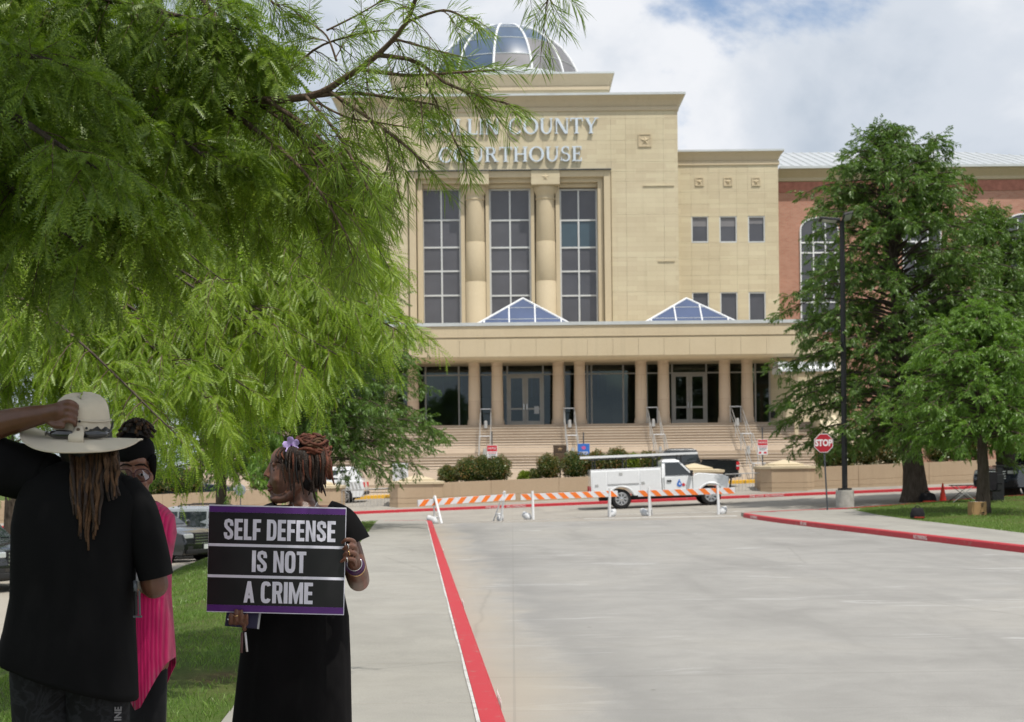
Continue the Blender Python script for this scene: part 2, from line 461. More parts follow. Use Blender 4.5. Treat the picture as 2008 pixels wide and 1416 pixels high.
def glass_mat(name, col, rough=0.04, spec=0.5, wob=0.15, coat=0.0):
    m, t = newmat(name); v = t.coord(geo=True)
    n = t.noise(v, 0.45, 3)
    c = t.ramp(n, (0.3, tuple(x * 0.8 for x in col)), (0.7, tuple(x * 1.2 for x in col)))
    finish(t, c, rough, spec, 0, t.bump(n, wob, 0.02), coat); return m
M_GLASS = glass_mat('tinted window glass', (0.075, 0.075, 0.085), 0.05, 0.75)
M_GLASSB = glass_mat('bluish window glass', (0.045, 0.075, 0.095), 0.05, 0.8)
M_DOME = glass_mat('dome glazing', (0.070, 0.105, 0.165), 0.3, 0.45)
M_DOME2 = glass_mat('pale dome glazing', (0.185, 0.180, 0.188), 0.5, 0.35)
M_SKY = glass_mat('skylight glazing', (0.060, 0.085, 0.165), 0.15, 0.9)
def clear_glass(name, tint, refl=0.10, trans=0.75):
    m, t = newmat(name)
    tr = t.node('BsdfTransparent', Color=tint)
    gl = t.node('BsdfGlossy', Color=(0.85, 0.92, 0.95), Roughness=0.02)
    lw = t.node('LayerWeight', Blend=0.25)
    f = t.ramp(lw.outputs['Fresnel'], (0.0, refl), (1.0, 1.0))
    mx = t.node('MixShader'); t.l.new(f, mx.inputs[0]); t.l.new(tr.outputs[0], mx.inputs[1]); t.l.new(gl.outputs[0], mx.inputs[2])
    o = t.n.new('ShaderNodeOutputMaterial'); t.l.new(mx.outputs[0], o.inputs[0]); return m
M_LOBBY = clear_glass('lobby glass', (0.46, 0.53, 0.52), 0.035)
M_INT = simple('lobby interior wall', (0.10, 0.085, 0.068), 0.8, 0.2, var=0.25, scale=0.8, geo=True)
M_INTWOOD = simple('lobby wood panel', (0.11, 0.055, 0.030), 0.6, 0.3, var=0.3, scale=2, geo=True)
M_PAPER = simple('white paper', (0.75, 0.76, 0.76), 0.7, 0.2, var=0.04)

# ---- things
M_WHITECAR = simple('white car paint', (0.74, 0.75, 0.76), 0.25, 0.5, 0, 0.8, var=0.03, scale=1.5)
M_SILVER = simple('silver car paint', (0.42, 0.44, 0.46), 0.28, 0.5, 0.55, 0.8, var=0.04, scale=1.5)
M_BLACKCAR = simple('black car paint', (0.010, 0.011, 0.013), 0.22, 0.5, 0, 0.9, var=0.05, scale=1.5)
M_NAVYCAR = simple('dark blue grey car paint', (0.030, 0.040, 0.058), 0.25, 0.5, 0.2, 0.9, var=0.05, scale=1.5)
M_TRIM = simple('black plastic trim', (0.022, 0.022, 0.023), 0.6, 0.35, var=0.15, scale=8)
M_TYRE = simple('tyre rubber', (0.020, 0.020, 0.021), 0.85, 0.25, var=0.2, scale=10)
M_RIM = simple('alloy wheel', (0.50, 0.51, 0.52), 0.3, 0.5, 0.7, var=0.08, scale=6)
M_CHROME = simple('chrome', (0.65, 0.66, 0.67), 0.15, 0.6, 0.95, var=0.04, scale=6)
M_CARGLASS = glass_mat('car glass', (0.018, 0.024, 0.028), 0.03, 0.8, 0.05)
M_LAMP = simple('clear lamp lens', (0.60, 0.62, 0.64), 0.12, 0.6, 0.2, 0.5, var=0.1, scale=12)
M_AMBER = simple('amber lens', (0.70, 0.20, 0.02), 0.2, 0.5, 0, 0.5, var=0.08)
M_TAIL = simple('red tail lens', (0.55, 0.015, 0.02), 0.2, 0.5, 0, 0.5, var=0.1, scale=12)
M_PLATE = simple('number plate', (0.68, 0.70, 0.70), 0.5, 0.3, var=0.06, scale=20)
M_BLUE = simple('blue print', (0.045, 0.17, 0.55), 0.5, 0.3, var=0.06)
M_REDP = simple('red print', (0.58, 0.035, 0.05), 0.5, 0.3, var=0.06)
M_WHITEP = simple('white sign print', (0.74, 0.73, 0.74), 0.5, 0.3, var=0.05, scale=3)
M_STOP = simple('stop sign red sheeting', (0.40, 0.018, 0.032), 0.45, 0.4, var=0.08, scale=4)
M_BRONZE = simple('bronze plaque', (0.085, 0.055, 0.035), 0.45, 0.5, 0.3, var=0.25, scale=5)
M_BLACKM = simple('black painted metal', (0.012, 0.012, 0.013), 0.45, 0.4, var=0.15, scale=5)
M_GREYM = simple('grey sign post', (0.085, 0.095, 0.105), 0.5, 0.4, 0.4, var=0.2, scale=6)
M_PVC = simple('white plastic pipe', (0.78, 0.79, 0.80), 0.4, 0.4, var=0.04, scale=5)
M_ORANGE = simple('orange reflective sheeting', (0.82, 0.19, 0.025), 0.4, 0.4, var=0.06, scale=6)
M_BAND = simple('white reflective sheeting', (0.66, 0.66, 0.68), 0.4, 0.4, var=0.06, scale=6)
M_BAG = simple('white sandbag', (0.56, 0.57, 0.58), 0.8, 0.2, var=0.12, scale=9, bump=0.5, bscale=14)
M_CONEO = simple('traffic cone plastic', (0.72, 0.045, 0.018), 0.5, 0.35, var=0.08)
M_CARD = simple('cardboard', (0.36, 0.225, 0.105), 0.85, 0.15, var=0.08, scale=4)
M_INK = simple('black ink', (0.015, 0.014, 0.014), 0.7, 0.2, var=0.1)
M_FABB = simple('black bag fabric', (0.016, 0.015, 0.017), 0.85, 0.2, var=0.3, scale=10, bump=0.4)
M_FABR = simple('red bag fabric', (0.24, 0.035, 0.02), 0.8, 0.2, var=0.2, scale=10)
# ------------------------------------------------------------------ terrain
def kL(Y): return -0.078 - 0.0711 * (Y - 8.8)          # road side of the near kerb
def kR(Y): return 9.43 - 0.101 * (Y - 25.4)            # road side of the far-side kerb
KW, KH = 0.17, 0.13
def wL(Y): return kL(Y) - KW - 1.55                    # lawn edge of the sidewalk
LAWN_R = 11.3
def H(X, Y):
    s = smooth(40, 54, Y)
    z = s * (0.031 * X - 0.10) + 0.025 * min(max(0, Y - 57), 12) + 0.20 * smooth(61.6, 64.5, Y)
    d = wL(min(Y, 46)) - X
    z -= 1.05 * smooth(0.2, 5.6, d) * (1 - smooth(46, 53, Y))
    return z
def strip(name, lf, rf, Y0, Y1, nu, nv, off, mat, extra=None):
    m = MB(); vs, fs = [], []
    for j in range(nv + 1):
        Y = Y0 + (Y1 - Y0) * j / nv; a, b = lf(Y), rf(Y)
        for i in range(nu + 1):
            X = a + (b - a) * i / nu
            vs.append((X, Y, H(X, Y) + off + (extra(X, Y) if extra else 0)))
    for j in range(nv):
        for i in range(nu):
            q = j * (nu + 1) + i; fs.append((q, q + 1, q + nu + 2, q + nu + 1))
    m.add(vs, fs)
    return tag(m.build(name, mat, smooth_='all'), kind='structure')
m = MB()
m.add([(-900, -60, -1.6), (900, -60, -1.6), (900, 1800, -1.6), (-900, 1800, -1.6)], [(0, 1, 2, 3)])
tag(m.build('ground', M_LAWN), kind='structure')
strip('drive', kL, kR, -6, 44.0, 12, 60, 0.0, M_ROAD)
strip('street', lambda Y: -70, lambda Y: 70, 44.004, 61.2, 60, 14, 0.002, M_STREET)
strip('parking_lot', lambda Y: -46, lambda Y: wL(Y) - 4.6, 16, 44.0, 24, 24, 0.0, M_ROAD)
strip('loop_road', lambda Y: -60, lambda Y: 60, 62.0, 71.0, 50, 10, 0.125, M_STREET)

def sweep_kerb(name, path, h=KH, w=KW, side=1, mat=M_RED, base_off=-0.06):
    """kerb along a list of (X, Y): the path is its road side; side=+1 puts it to the left of the walking direction"""
    rs = []; pts = [Vector((x, y, 0)) for x, y in path]
    for i, p in enumerate(pts):
        t = (pts[min(i + 1, len(pts) - 1)] - pts[max(i - 1, 0)]).normalized()
        n = Vector((-t.y, t.x, 0)) * side; z = H(p.x, p.y)
        rs.append([Vector((p.x, p.y, z + base_off)), Vector((p.x + n.x * 0.018, p.y + n.y * 0.018, z + h - 0.02)),
                   Vector((p.x + n.x * 0.04, p.y + n.y * 0.04, z + h)), Vector((p.x + n.x * w, p.y + n.y * w, z + h)),
                   Vector((p.x + n.x * w, p.y + n.y * w, z + base_off))])
    m = MB(); m.rings(rs)
    return tag(m.build(name, mat, smooth_=True), kind='structure')
def arc(cx, cy, r, a0, a1, n=8):
    return [(cx + r * math.cos(a0 + (a1 - a0) * i / n), cy + r * math.sin(a0 + (a1 - a0) * i / n)) for i in range(n + 1)]
jit = random.Random(3)
M_EDGE = paint_mat('bare kerb edge', (0.56, 0.55, 0.53), (0.36, 0.34, 0.31), 0.52)
left_path = [(kL(y) , y) for y in np.linspace(-5, 42.2, 60)]
xe = kL(42.2)
left_path += [(xe - 0.9 + 0.9 * math.cos(a), 42.2 + 1.3 * math.sin(a)) for a in np.linspace(0.2, math.pi / 2, 6)] + [(xe - 1.6, 43.52)]
sweep_kerb('kerb', left_path)
# unpainted, whitish edge behind the near kerb
m = MB()
for y in np.linspace(-4, 41, 91):
    a = kL(y) - KW - 0.004; w = 0.020 + 0.006 * math.sin(y * 2.1) * math.sin(y * .7)
    z = H(a, y) + KH
    m.add([(a - w, y, z + 0.005), (a, y, z + 0.005), (kL(y + 0.5) - KW - 0.004, y + 0.5, z + 0.005), (kL(y + 0.5) - KW - (0.020 + 0.006 * math.sin((y + .5) * 2.1) * math.sin((y + .5) * .7)) - 0.004, y + 0.5, z + 0.005)], [(0, 1, 2, 3)])
tag(m.build('kerb_edge_paint', M_EDGE), kind='structure')
def street_near(X):                                     # near edge of the cross street on the right
    return 46.2 + 4.8 * smooth(8.5, 20, X)
right_path = [(kR(y), y) for y in np.linspace(14, 44.6, 40)]
xr = kR(44.6)
right_path += [(xr + 1.4 - 1.4 * math.cos(a), 44.6 + 1.5 * math.sin(a)) for a in np.linspace(0.2, math.pi / 2, 7)]
right_path += [(x, street_near(x)) for x in np.linspace(xr + 1.8, 40, 30)]
sweep_kerb('kerb', right_path, side=-1)
sweep_kerb('kerb', [(x, 61.0) for x in np.linspace(-60, 60, 70)], mat=M_RED)
m = MB()                                                # apron behind the far kerb
for i in range(60):
    a, b = -60 + 2 * i, -58 + 2 * i
    m.add([(a, 61.16, H(a, 61.16) + KH - .004), (b, 61.16, H(b, 61.16) + KH - .004), (b, 63, H(b, 62.2) + .135), (a, 63, H(a, 62.2) + .135)], [(0, 1, 2, 3)])
tag(m.build('pavement', M_STREET), kind='structure')
sweep_kerb('yellow_kerb', [(x, 69.3) for x in np.linspace(-19, 19, 30)], h=0.30, w=0.5, mat=M_YELLOW)

# ---- sidewalks, slab by slab
def slabs(name, lf, rf, Y0, Y1, step, top=KH, mat=M_WALK):
    root = bpy.data.objects.new(name, None); COL.objects.link(root); tag(root, kind='structure')
    y = Y0; k = 0
    while y < Y1 - 0.3:
        y2 = min(y + step, Y1) - 0.012; vs = []
        dz = 0.004 * ((k * 7) % 3 - 1) * 0.5
        for z in (-0.12, 0.0):
            for yy in (y, y2):
                for X in (lf(yy), rf(yy)):
                    vs.append((X, yy, H(rf(yy) if X == lf(yy) and name == 'sidewalk' else X, yy) + top + z + dz - 0.002))
        m = MB(); m.add(vs, [(0, 2, 3, 1), (4, 5, 7, 6), (0, 1, 5, 4), (2, 6, 7, 3), (0, 4, 6, 2), (1, 3, 7, 5)])
        m.build('paving_slab', mat, root, bevel=0.006, seg=1); y += step; k += 1
    return root
slabs('sidewalk', lambda Y: kL(Y) - KW - 1.55, lambda Y: kL(Y) - KW - 0.002, -4, 43.0, 1.83)
slabs('pavement_apron', lambda Y: kR(Y) + KW + 0.002, lambda Y: LAWN_R, 14, 45.6, 2.6)
strip('corner_pavement', lambda Y: kR(44.6) + 1.3, lambda Y: LAWN_R + 3, 45.62, 46.3, 4, 2, KH - 0.01, M_WALK)
# ---- lawns
def bumpy(X, Y): return 0.03 * math.sin(X * 1.7 + Y * 0.6) + 0.025 * math.sin(Y * 1.3 - X)
strip('lawn', lambda Y: wL(Y) - 5.2, lambda Y: wL(Y) - 0.004, -4, 43.0, 24, 90, KH - 0.012, M_LAWN,
      lambda X, Y: 0.5 * bumpy(X, Y) * smooth(0.1, 1.0, wL(Y) - X))
m = MB(); vs, fs = [], []
nx, ny = 40, 30
def lawn_far(X): return street_near(X) - 0.25
for j in range(ny + 1):
    for i in range(nx + 1):
        X = LAWN_R + 0.004 + 30.0 * i / nx; y1 = lawn_far(X); Y = 16 + (y1 - 16) * j / ny
        e = smooth(0, 2.0, X - LAWN_R)
        vs.append((X, Y, H(X, Y) + KH - 0.012 + e * (0.05 + 0.6 * bumpy(X, Y)) * smooth(0, 1.0, y1 - Y)))
for j in range(ny):
    for i in range(nx):
        q = j * (nx + 1) + i; fs.append((q, q + 1, q + nx + 2, q + nx + 1))
m.add(vs, fs); tag(m.build('lawn', M_LAWN, smooth_='all'), kind='structure')
def lawn_z(X, Y):
    e = smooth(0, 2.0, X - LAWN_R)
    return H(X, Y) + KH - 0.012 + e * (0.05 + 0.6 * bumpy(X, Y)) * smooth(0, 1.0, lawn_far(X) - Y)
def lawnL_z(X, Y): return H(X, Y) + KH - 0.012 + 0.5 * bumpy(X, Y) * smooth(0.1, 1.0, wL(Y) - X)

# grass blades: dense near the camera, coarser further off
def grass(name, X, Y, Z, hgt, wid, seed, label):
    rg = np.random.default_rng(seed); n = len(X)
    a = rg.uniform(0, 2 * np.pi, n); lean = rg.uniform(0.1, 0.9, n) * hgt; la = rg.uniform(0, 2 * np.pi, n)
    b = np.stack([X, Y, Z], 1); w = np.stack([np.cos(a) * wid, np.sin(a) * wid, np.zeros(n)], 1)
    mid = b + np.stack([np.cos(la) * lean * .3, np.sin(la) * lean * .3, hgt * .55], 1)
    tip = b + np.stack([np.cos(la) * lean, np.sin(la) * lean, hgt], 1)
    v = np.empty((n * 4, 3)); v[0::4] = b - w * .5; v[1::4] = b + w * .5; v[2::4] = tip; v[3::4] = mid - w * .5
    f = np.arange(n * 4).reshape(n, 4)
    return tag(mesh_np(name, v, f, M_GRASS), label, 'grass', kind='stuff')
rg = np.random.default_rng(5)
def scatter_left(n, Y0, Y1, power=1.0):
    Y = Y0 + (Y1 - Y0) * rg.random(n) ** power
    wl_ = (-0.078 - 0.0711 * (Y - 8.8)) - KW - 1.55
    X = wl_ + 0.035 * rg.random(n) - rg.random(n) ** 0.9 * 5.0
    clump = np.sin(X * 2.3 + np.sin(Y * 1.1) * 2) + np.sin(Y * 1.9 + X * .7) + 0.6 * np.sin(X * 6.1 - Y * 4.3)
    keep = (clump + rg.normal(0, 0.6, n)) > -0.85
    X, Y = X[keep], Y[keep]
    Z = np.array([lawnL_z(x, y) for x, y in zip(X, Y)]); return X, Y, Z
X, Y, Z = scatter_left(60000, 5.0, 18, 1.3); h = rg.uniform(0.02, 0.055, len(X)); 
grass('grass', X, Y, Z, h, rg.uniform(0.003, 0.006, len(X)), 1, 'short green grass on the shaded strip beside the sidewalk')
X, Y, Z = scatter_left(26000, 17, 43, 0.9); h = rg.uniform(0.03, 0.06, len(X))
grass('grass', X, Y, Z, h, rg.uniform(0.008, 0.014, len(X)), 2, 'sunlit green grass running up to the parked cars')
n = 42000; X = LAWN_R + 0.02 + 14 * rg.random(n) ** 1.2; Y = 26 + 24 * rg.random(n)
clump = np.sin(X * 1.3 + Y) + np.sin(Y * 1.7 - X * .4)
k = np.array([y < lawn_far(x) - 0.1 for x, y in zip(X, Y)]) & ((clump + rg.normal(0, .7, n)) > -1.3)
X, Y = X[k], Y[k]; Z = np.array([lawn_z(x, y) for x, y in zip(X, Y)])
grass('grass', X, Y, Z, rg.uniform(0.03, 0.07, len(X)), rg.uniform(0.008, 0.015, len(X)), 3, 'green grass under the trees beyond the red kerb')

# ---- painted marks
def mark(name, quad, mat=M_LINE):
    m = MB(); m.add([(x, y, H(x, y) + 0.006) for x, y in quad], [(0, 1, 2, 3)]); return tag(m.build(name, mat), kind='structure')
def gp(px, py, off=0.0):
    """where the view ray through a pixel meets the terrain"""
    lo, hi = 3.0, 75.0
    for _ in range(60):
        mid = (lo + hi) / 2; q = P(px, py, mid)
        if q.z > H(q.x, q.y) + off: lo = mid
        else: hi = mid
    return P(px, py, (lo + hi) / 2)
for (x0, y0, x1, y1, w) in ((885, 1028, 1140, 1014, 0.10), (1145, 1018, 1445, 1012, 0.22), (1180, 1010, 1460, 1003, 0.10)):
    a, b = gp(x0, y0), gp(x1, y1)
    nn = 10
    for i in range(1):
        m = MB(); vs, fs = [], []
        for k in range(nn + 1):
            q = a.lerp(b, k / nn)
            vs += [(q.x, q.y - w / 2, H(q.x, q.y - w / 2) + 0.008), (q.x, q.y + w / 2, H(q.x, q.y + w / 2) + 0.008)]
        fs = [(2 * k, 2 * k + 2, 2 * k + 3, 2 * k + 1) for k in range(nn)]
        m.add(vs, fs); tag(m.build('stop_line', M_LINE), kind='structure')
def kerb_text(s, X, Y, tdir, nrm, size=0.10):
    z = H(X, Y) + 0.062
    o = text_mesh('kerb_lettering', s, size, M_STENCIL, face_M((X + nrm[0] * 0.006, Y + nrm[1] * 0.006, z), tdir, (0, 0, 1)), depth=0.002, sx=1.0)
    return tag(o, kind='structure')
tr = Vector((-0.101, 1, 0)).normalized()
for Y, s in ((43.4, 'NO PARKING'), (38.4, 'FIRE LANE'), (30.2, 'NO PARKING')):
    kerb_text(s, kR(Y) , Y, -tr, (-1.6, 0), 0.125)
tl = Vector((-0.0711, 1, 0)).normalized()
for Y, s in ((9.3, 'FIRE LANE'), (16.2, 'NO PARKING'), (27.0, 'FIRE LANE')):
    kerb_text(s, kL(Y), Y, tl, (1.6, 0), 0.10)
for px, s in ((966, 'FIRE LANE'), (1012, 'NO PARKING'), (1484, 'FIRE LANE'), (1519, 'NO PARKING')):
    q = P(px, 985, 61); kerb_text(s, q.x, 61.0, (1, 0, 0.031), (0, -1.8), 0.14)
# ------------------------------------------------------------------ courthouse
YM, YW, YB, YC, YCOL, YG = 86.0, 88.0, 93.0, 77.2, 79.6, 82.2    # main block, stone wing, brick wing, canopy edge, columns, glass
LAND = P(1200, 831, 79.0).z                                       # top landing
court = thing('courthouse', 'tan limestone courthouse with glass dome, tall windows and columned entrance above wide steps', 'building', (0, 82, 0))
def bxm(name, mat, *boxes, parent=None, bevel=0.0):
    return B(name, mat, parent or court, *boxes, bevel=bevel)
def star_prism(m, cx, cz, r, y, d):
    poly = []
    for k in range(10):
        a = math.pi / 2 + k * math.pi / 5; q = r if k % 2 == 0 else r * 0.40
        poly.append((cx + q * math.cos(a), cz + q * math.sin(a)))
    # raised point in the middle
    n = len(poly)
    vs = [(x, y, z) for x, z in poly] + [(cx, y - d, cz)]
    m.add(vs, [(i, (i + 1) % n, n) for i in range(n)])
def panels(parent, xs, zs, y, mat, th=0.10, gap=0.008, skip=()):
    for i in range(len(xs) - 1):
        for j in range(len(zs) - 1):
            x0, x1, z0, z1 = xs[i], xs[i + 1], zs[j], zs[j + 1]
            cx, cz = (x0 + x1) / 2, (z0 + z1) / 2
            if any(a < cx < b and c < cz < d for a, b, c, d in skip): continue
            B('stone_panel', mat, parent, (x0 + gap / 2, x1 - gap / 2, y - th, y + 0.02, z0 + gap / 2, z1 - gap / 2))
def cornice(name, x0, x1, y, z0, z1, flare, depth, mat, parent, coping=0.14):
    """coved cornice running round the front and both ends"""
    m = MB(); prof = []
    for k in range(7):
        t = k / 6; prof.append((flare * (1 - math.cos(t * math.pi / 2)) * 0.9 + 0.05 * (t > 0), z0 + (z1 - z0) * t))
    prof = [(0.0, z0 - 0.30), (0.07, z0 - 0.28), (0.07, z0 - 0.06), (0.03, z0 - 0.04)] + prof + [(flare, z1 + 0.02)]
    rs = []
    for o, z in prof:
        rs.append([Vector((x0 - o, y + depth, z)), Vector((x0 - o, y - o, z)), Vector((x1 + o, y - o, z)), Vector((x1 + o, y + depth, z))])
    m.rings(rs, cap=False, closed=False)
    c = m.build(name, mat, parent, smooth_=True)
    B('coping', M_COPING, c, (x0 - flare - 0.05, x1 + flare + 0.05, y - flare - 0.05, y + depth, z1 + 0.0, z1 + coping))
    return c
XC = P(1000, 480, YM).x
XR = P(1330, 420, YM).x; XL = 2 * XC - XR
def mx(px, py=430): return P(px, py, YM).x
def mz(py, px=1250): return P(px, py, YM).z
ZT = mz(190); ZB = mz(213)
# core walls behind the panels
oL, oR = mx(803), mx(1197); oT = mz(337, 1000)
bxm('wall', M_LIME, (XL + .02, oL, YM, YM + 16, -1, ZB), (oR, XR - .02, YM, YM + 16, -1, ZB), (oL, oR, YM, YM + 16, oT, ZB),
    (oL, oR, YM + 1.2, YM + 16, -1, oT))
xs_r = [mx(1199), mx(1228), mx(1302), XR]; xs_l = sorted(2 * XC - x for x in xs_r)
rows = [LAND + 3, mz(632), mz(573), mz(506), mz(421), mz(356), mz(337, 1250)]
panels(court, xs_r, rows, YM, M_LIME); panels(court, xs_l, rows, YM, M_LIME)
xs_t = xs_l[:-1] + [xs_l[-1], mx(868), mx(934), mx(1000), mx(1066), mx(1132)] + xs_r
panels(court, xs_t, [mz(337, 1250), mz(318), mz(276), mz(233), ZB], YM, M_LIME)
for zz, w in ((mz(365), 1.9), (mz(513), 1.0)):                    # short ledge marks by the right edge
    bxm('ledge', M_LIME, (XR - 0.3 - w, XR - 0.25, YM - 0.16, YM - 0.09, zz - 0.03, zz + 0.03))
cornice('cornice', XL, XR, YM - 0.1, mz(209), ZT, 0.42, 16, M_CORN, court)
# moulded surround and recess
wb = LAND + 2.0
def frame(name, x0, x1, z1, wd, y0, y1, mat=M_CAST):
    m = MB(); m.box(x0, x0 + wd, y0, y1, wb, z1); m.box(x1 - wd, x1, y0, y1, wb, z1); m.box(x0 + wd, x1 - wd, y0, y1, z1 - wd, z1)
    return m.build(name, mat, court, bevel=0.015, seg=1)
frame('window_surround', oL, oR, oT, mx(1190) - mx(1177), YM - 0.30, YM + 0.5)
frame('window_surround', mx(818), mx(1183), mz(348, 1000), mx(1183) - mx(1172.5), YM - 0.02, YM + 0.9)
bxm('flashing', M_GREYM, (oL - .05, oR + .05, YM - 0.46, YM - 0.1, oT + 0.0, oT + 0.05))
wY = YM + 0.75
bars_y = [368, 428, 482, 529, 577, 634]
for k, (a, b) in enumerate(((828, 902), (961, 1040), (1100, 1172))):
    x0, x1 = mx(a, 480), mx(b, 480); zt, zb = mz(368, (a + b) / 2), wb
    w = B('window', M_ALU, court, (x0 - .05, x0 + .06, wY - .06, wY + .1, zb, zt + .06), (x1 - .06, x1 + .05, wY - .06, wY + .1, zb, zt + .06),
          (x0 + .06, x1 - .06, wY - .06, wY + .1, zt - .04, zt + .06))
    zs = [mz(y, (a + b) / 2) for y in bars_y]
    xm = (x0 + x1) / 2
    B('mullion', M_ALU, w, (xm - .05, xm + .05, wY - .065, wY + .05, zb, zt - .04))
    for j in range(1, 6):
        for (u, v) in ((x0 + .06, xm - .05), (xm + .05, x1 - .06)):
            if j < 5: B('transom', M_ALU, w, (u, v, wY - .058, wY + .05, zs[j] - .05, zs[j] + .05))
            B('pane', M_GLASSB if (k == 2 and j == 2) else M_GLASS, w, (u + .002, v - .002, wY + .01, wY + .03, zs[j] + .05, zs[j - 1] - .05))
    # stone jambs beside the glass
for a, b in ((902, 913), (951, 961), (1040, 1050), (1089, 1100)):
    bxm('jamb', M_CAST, (mx(a, 480) + .05, mx(b, 480) - .05, YM + .35, YM + 1.19, wb, mz(366, 1000)))
bxm('lintel', M_CAST, (mx(829), mx(1172), YM + 0.3, YM + 1.19, mz(366, 1000), mz(359, 1000)))
for px in (931.5, 1070):
    cx = mx(px, 450); r0 = 19.5 / 31.4; cy = YM + 0.55; zc = mz(364, px)
    n = 24
    m = MB()
    prof = [(r0 * 1.08, wb), (r0 * 1.06, wb + 4.0)]
    zs = [wb, mz(577), mz(575), mz(473), mz(471), mz(400)]
    prof = [(r0 * 1.07, wb), (r0 * 1.06, mz(548) - .02), (r0 * 1.04, mz(548)), (r0 * 1.06, mz(548) + .02), (r0 * 1.0, mz(470) - .02), (r0 * 0.985, mz(470)), (r0 * 1.0, mz(470) + .02), (r0 * 0.94, mz(388)),
            (r0 * 1.02, mz(387)), (r0 * 1.02, mz(384)), (r0 * 0.96, mz(383)), (r0 * 0.97, mz(378)), (r0 * 1.10, mz(374)), (r0 * 1.22, mz(370)), (r0 * 1.26, mz(366)), (r0 * 1.26, zc)]
    m.lathe((cx, cy, 0), prof, 28)
    m.build('engaged_column', M_CAST, court, smooth_=True)
    blk = bxm('column_block', M_LIME, (mx(px - 28), mx(px + 28), YM - 0.38, YM + 1.0, zc, oT + 0.02), bevel=0.02)
    m = MB(); star_prism(m, cx, (zc + oT) / 2 + 0.02, 0.30, YM - 0.375, 0.07); m.build('star', M_CAST, blk)
# star plaques
def plaque(px, py, Y, size, parent, mirror=False):
    c = P(px, py, Y)
    x = 2 * XC - c.x if mirror else c.x
    h = size / 2; m = MB(); y0 = Y - 0.16; y1 = Y - 0.09; w = 0.07
    m.box(x - h, x - h + w, y0, y1, c.z - h, c.z + h); m.box(x + h - w, x + h, y0, y1, c.z - h, c.z + h)
    m.box(x - h + w, x + h - w, y0, y1, c.z - h, c.z - h + w); m.box(x - h + w, x + h - w, y0, y1, c.z + h - w, c.z + h)
    o = m.build('star_plaque', M_CAST, parent)
    B('plaque_field', M_CAST, o, (x - h + w, x + h - w, Y - 0.125, Y - 0.1, c.z - h + w, c.z + h - w))
    m = MB(); star_prism(m, x, c.z - 0.01, h * 0.80, Y - 0.127, 0.09); m.build('star', M_CAST, o)
plaque(1264, 276, YM, 0.82, court); plaque(1264, 276, YM, 0.82, court, True)

# ---- raised serif letters
def glyph(ch):
    T, t, s, sh = 0.165, 0.07, 0.075, 0.05
    q = []
    def rect(x0, x1, z0, z1): q.append([(x0, z0), (x1, z0), (x1, z1), (x0, z1)])
    def stem(x, w=T, z0=0.0, z1=1.0, top=True, bot=True):
        rect(x, x + w, z0, z1)
        if bot: rect(x - s, x + w + s, z0, z0 + sh)
        if top: rect(x - s, x + w + s, z1 - sh, z1)
    def diag(x0, z0, x1, z1, w): q.append([(x0, z0), (x0 + w, z0), (x1 + w, z1), (x1, z1)])
    def ring(cx, cz, rx, rz, a0, a1, wt=T, wn=t, n=18):
        pts = []
        for i in range(n + 1):
            a = R(a0 + (a1 - a0) * i / n); k = abs(math.cos(a)); w = wn + (wt - wn) * k ** 1.5
            pts.append(((cx + rx * math.cos(a), cz + rz * math.sin(a)), (cx + (rx - w) * math.cos(a), cz + (rz - w) * math.sin(a))))
        for i in range(n): q.append([pts[i][0], pts[i + 1][0], pts[i + 1][1], pts[i][1]])
    if ch == 'I': stem(s); adv = T + 2 * s
    elif ch == 'L': stem(s); rect(s, 0.66, 0, t); rect(0.60, 0.66, 0, 0.24); adv = 0.68
    elif ch == 'N': stem(s, t + .01); diag(0.04, 1.0, 0.66, 0.0, T + .03); stem(0.78, t + .01, bot=False); adv = 0.94
    elif ch == 'T': stem(0.33); rect(0, 0.83, 1 - t, 1); rect(0, 0.06, 0.78, 1); rect(0.77, 0.83, 0.78, 1); adv = 0.84
    elif ch == 'Y': diag(0.34, 0.46, 0.05, 1, T + .02); diag(0.42, 0.46, 0.74, 1, t + .01); stem(0.345, T, 0, 0.48, top=False); rect(0, 0.33, 1 - sh, 1); rect(0.62, 0.92, 1 - sh, 1); adv = 0.92
    elif ch == 'H': stem(s); stem(0.68); rect(s + T, 0.68, 0.48, 0.48 + t); adv = 0.92
    elif ch == 'E': stem(s, bot=False, top=False); rect(0, 0.64, 0, t); rect(0, 0.62, 1 - t, 1); rect(s + T, 0.5, 0.48, 0.48 + t); rect(0.58, 0.64, 0, 0.24); rect(0.56, 0.62, 0.78, 1); rect(0.45, 0.5, 0.38, 0.65); adv = 0.68
    elif ch == 'U': stem(s, T, 0.34, 1, bot=False); stem(0.72, t + .01, 0.34, 1, bot=False); ring(0.437, 0.37, 0.36, 0.385, 180, 360); adv = 0.90
    elif ch == 'R':
        stem(s); ring(0.40, 0.74, 0.30, 0.26, -90, 90); rect(s + T, 0.40, 1 - t, 1); rect(s + T, 0.40, 0.48, 0.48 + t); diag(0.66, 0, 0.36, 0.52, T); rect(0.60, 0.90, 0, sh); adv = 0.86
    elif ch == 'O': ring(0.50, 0.5, 0.50, 0.52, 0, 360, T + .01, t, 32); adv = 1.0
    elif ch == 'C': ring(0.48, 0.5, 0.48, 0.52, 42, 318, T + .01, t, 26); rect(0.80, 0.86, 0.66, 0.95); adv = 0.88
    elif ch == 'S':
        ring(0.33, 0.755, 0.29, 0.265, 40, 270, 0.13, t, 14); ring(0.33, 0.265, 0.31, 0.285, -140, 90, 0.15, t, 14); rect(0.50, 0.56, 0.74, 0.98); rect(0.02, 0.08, 0.02, 0.28); adv = 0.66
    else: adv = 0.4
    return q, adv
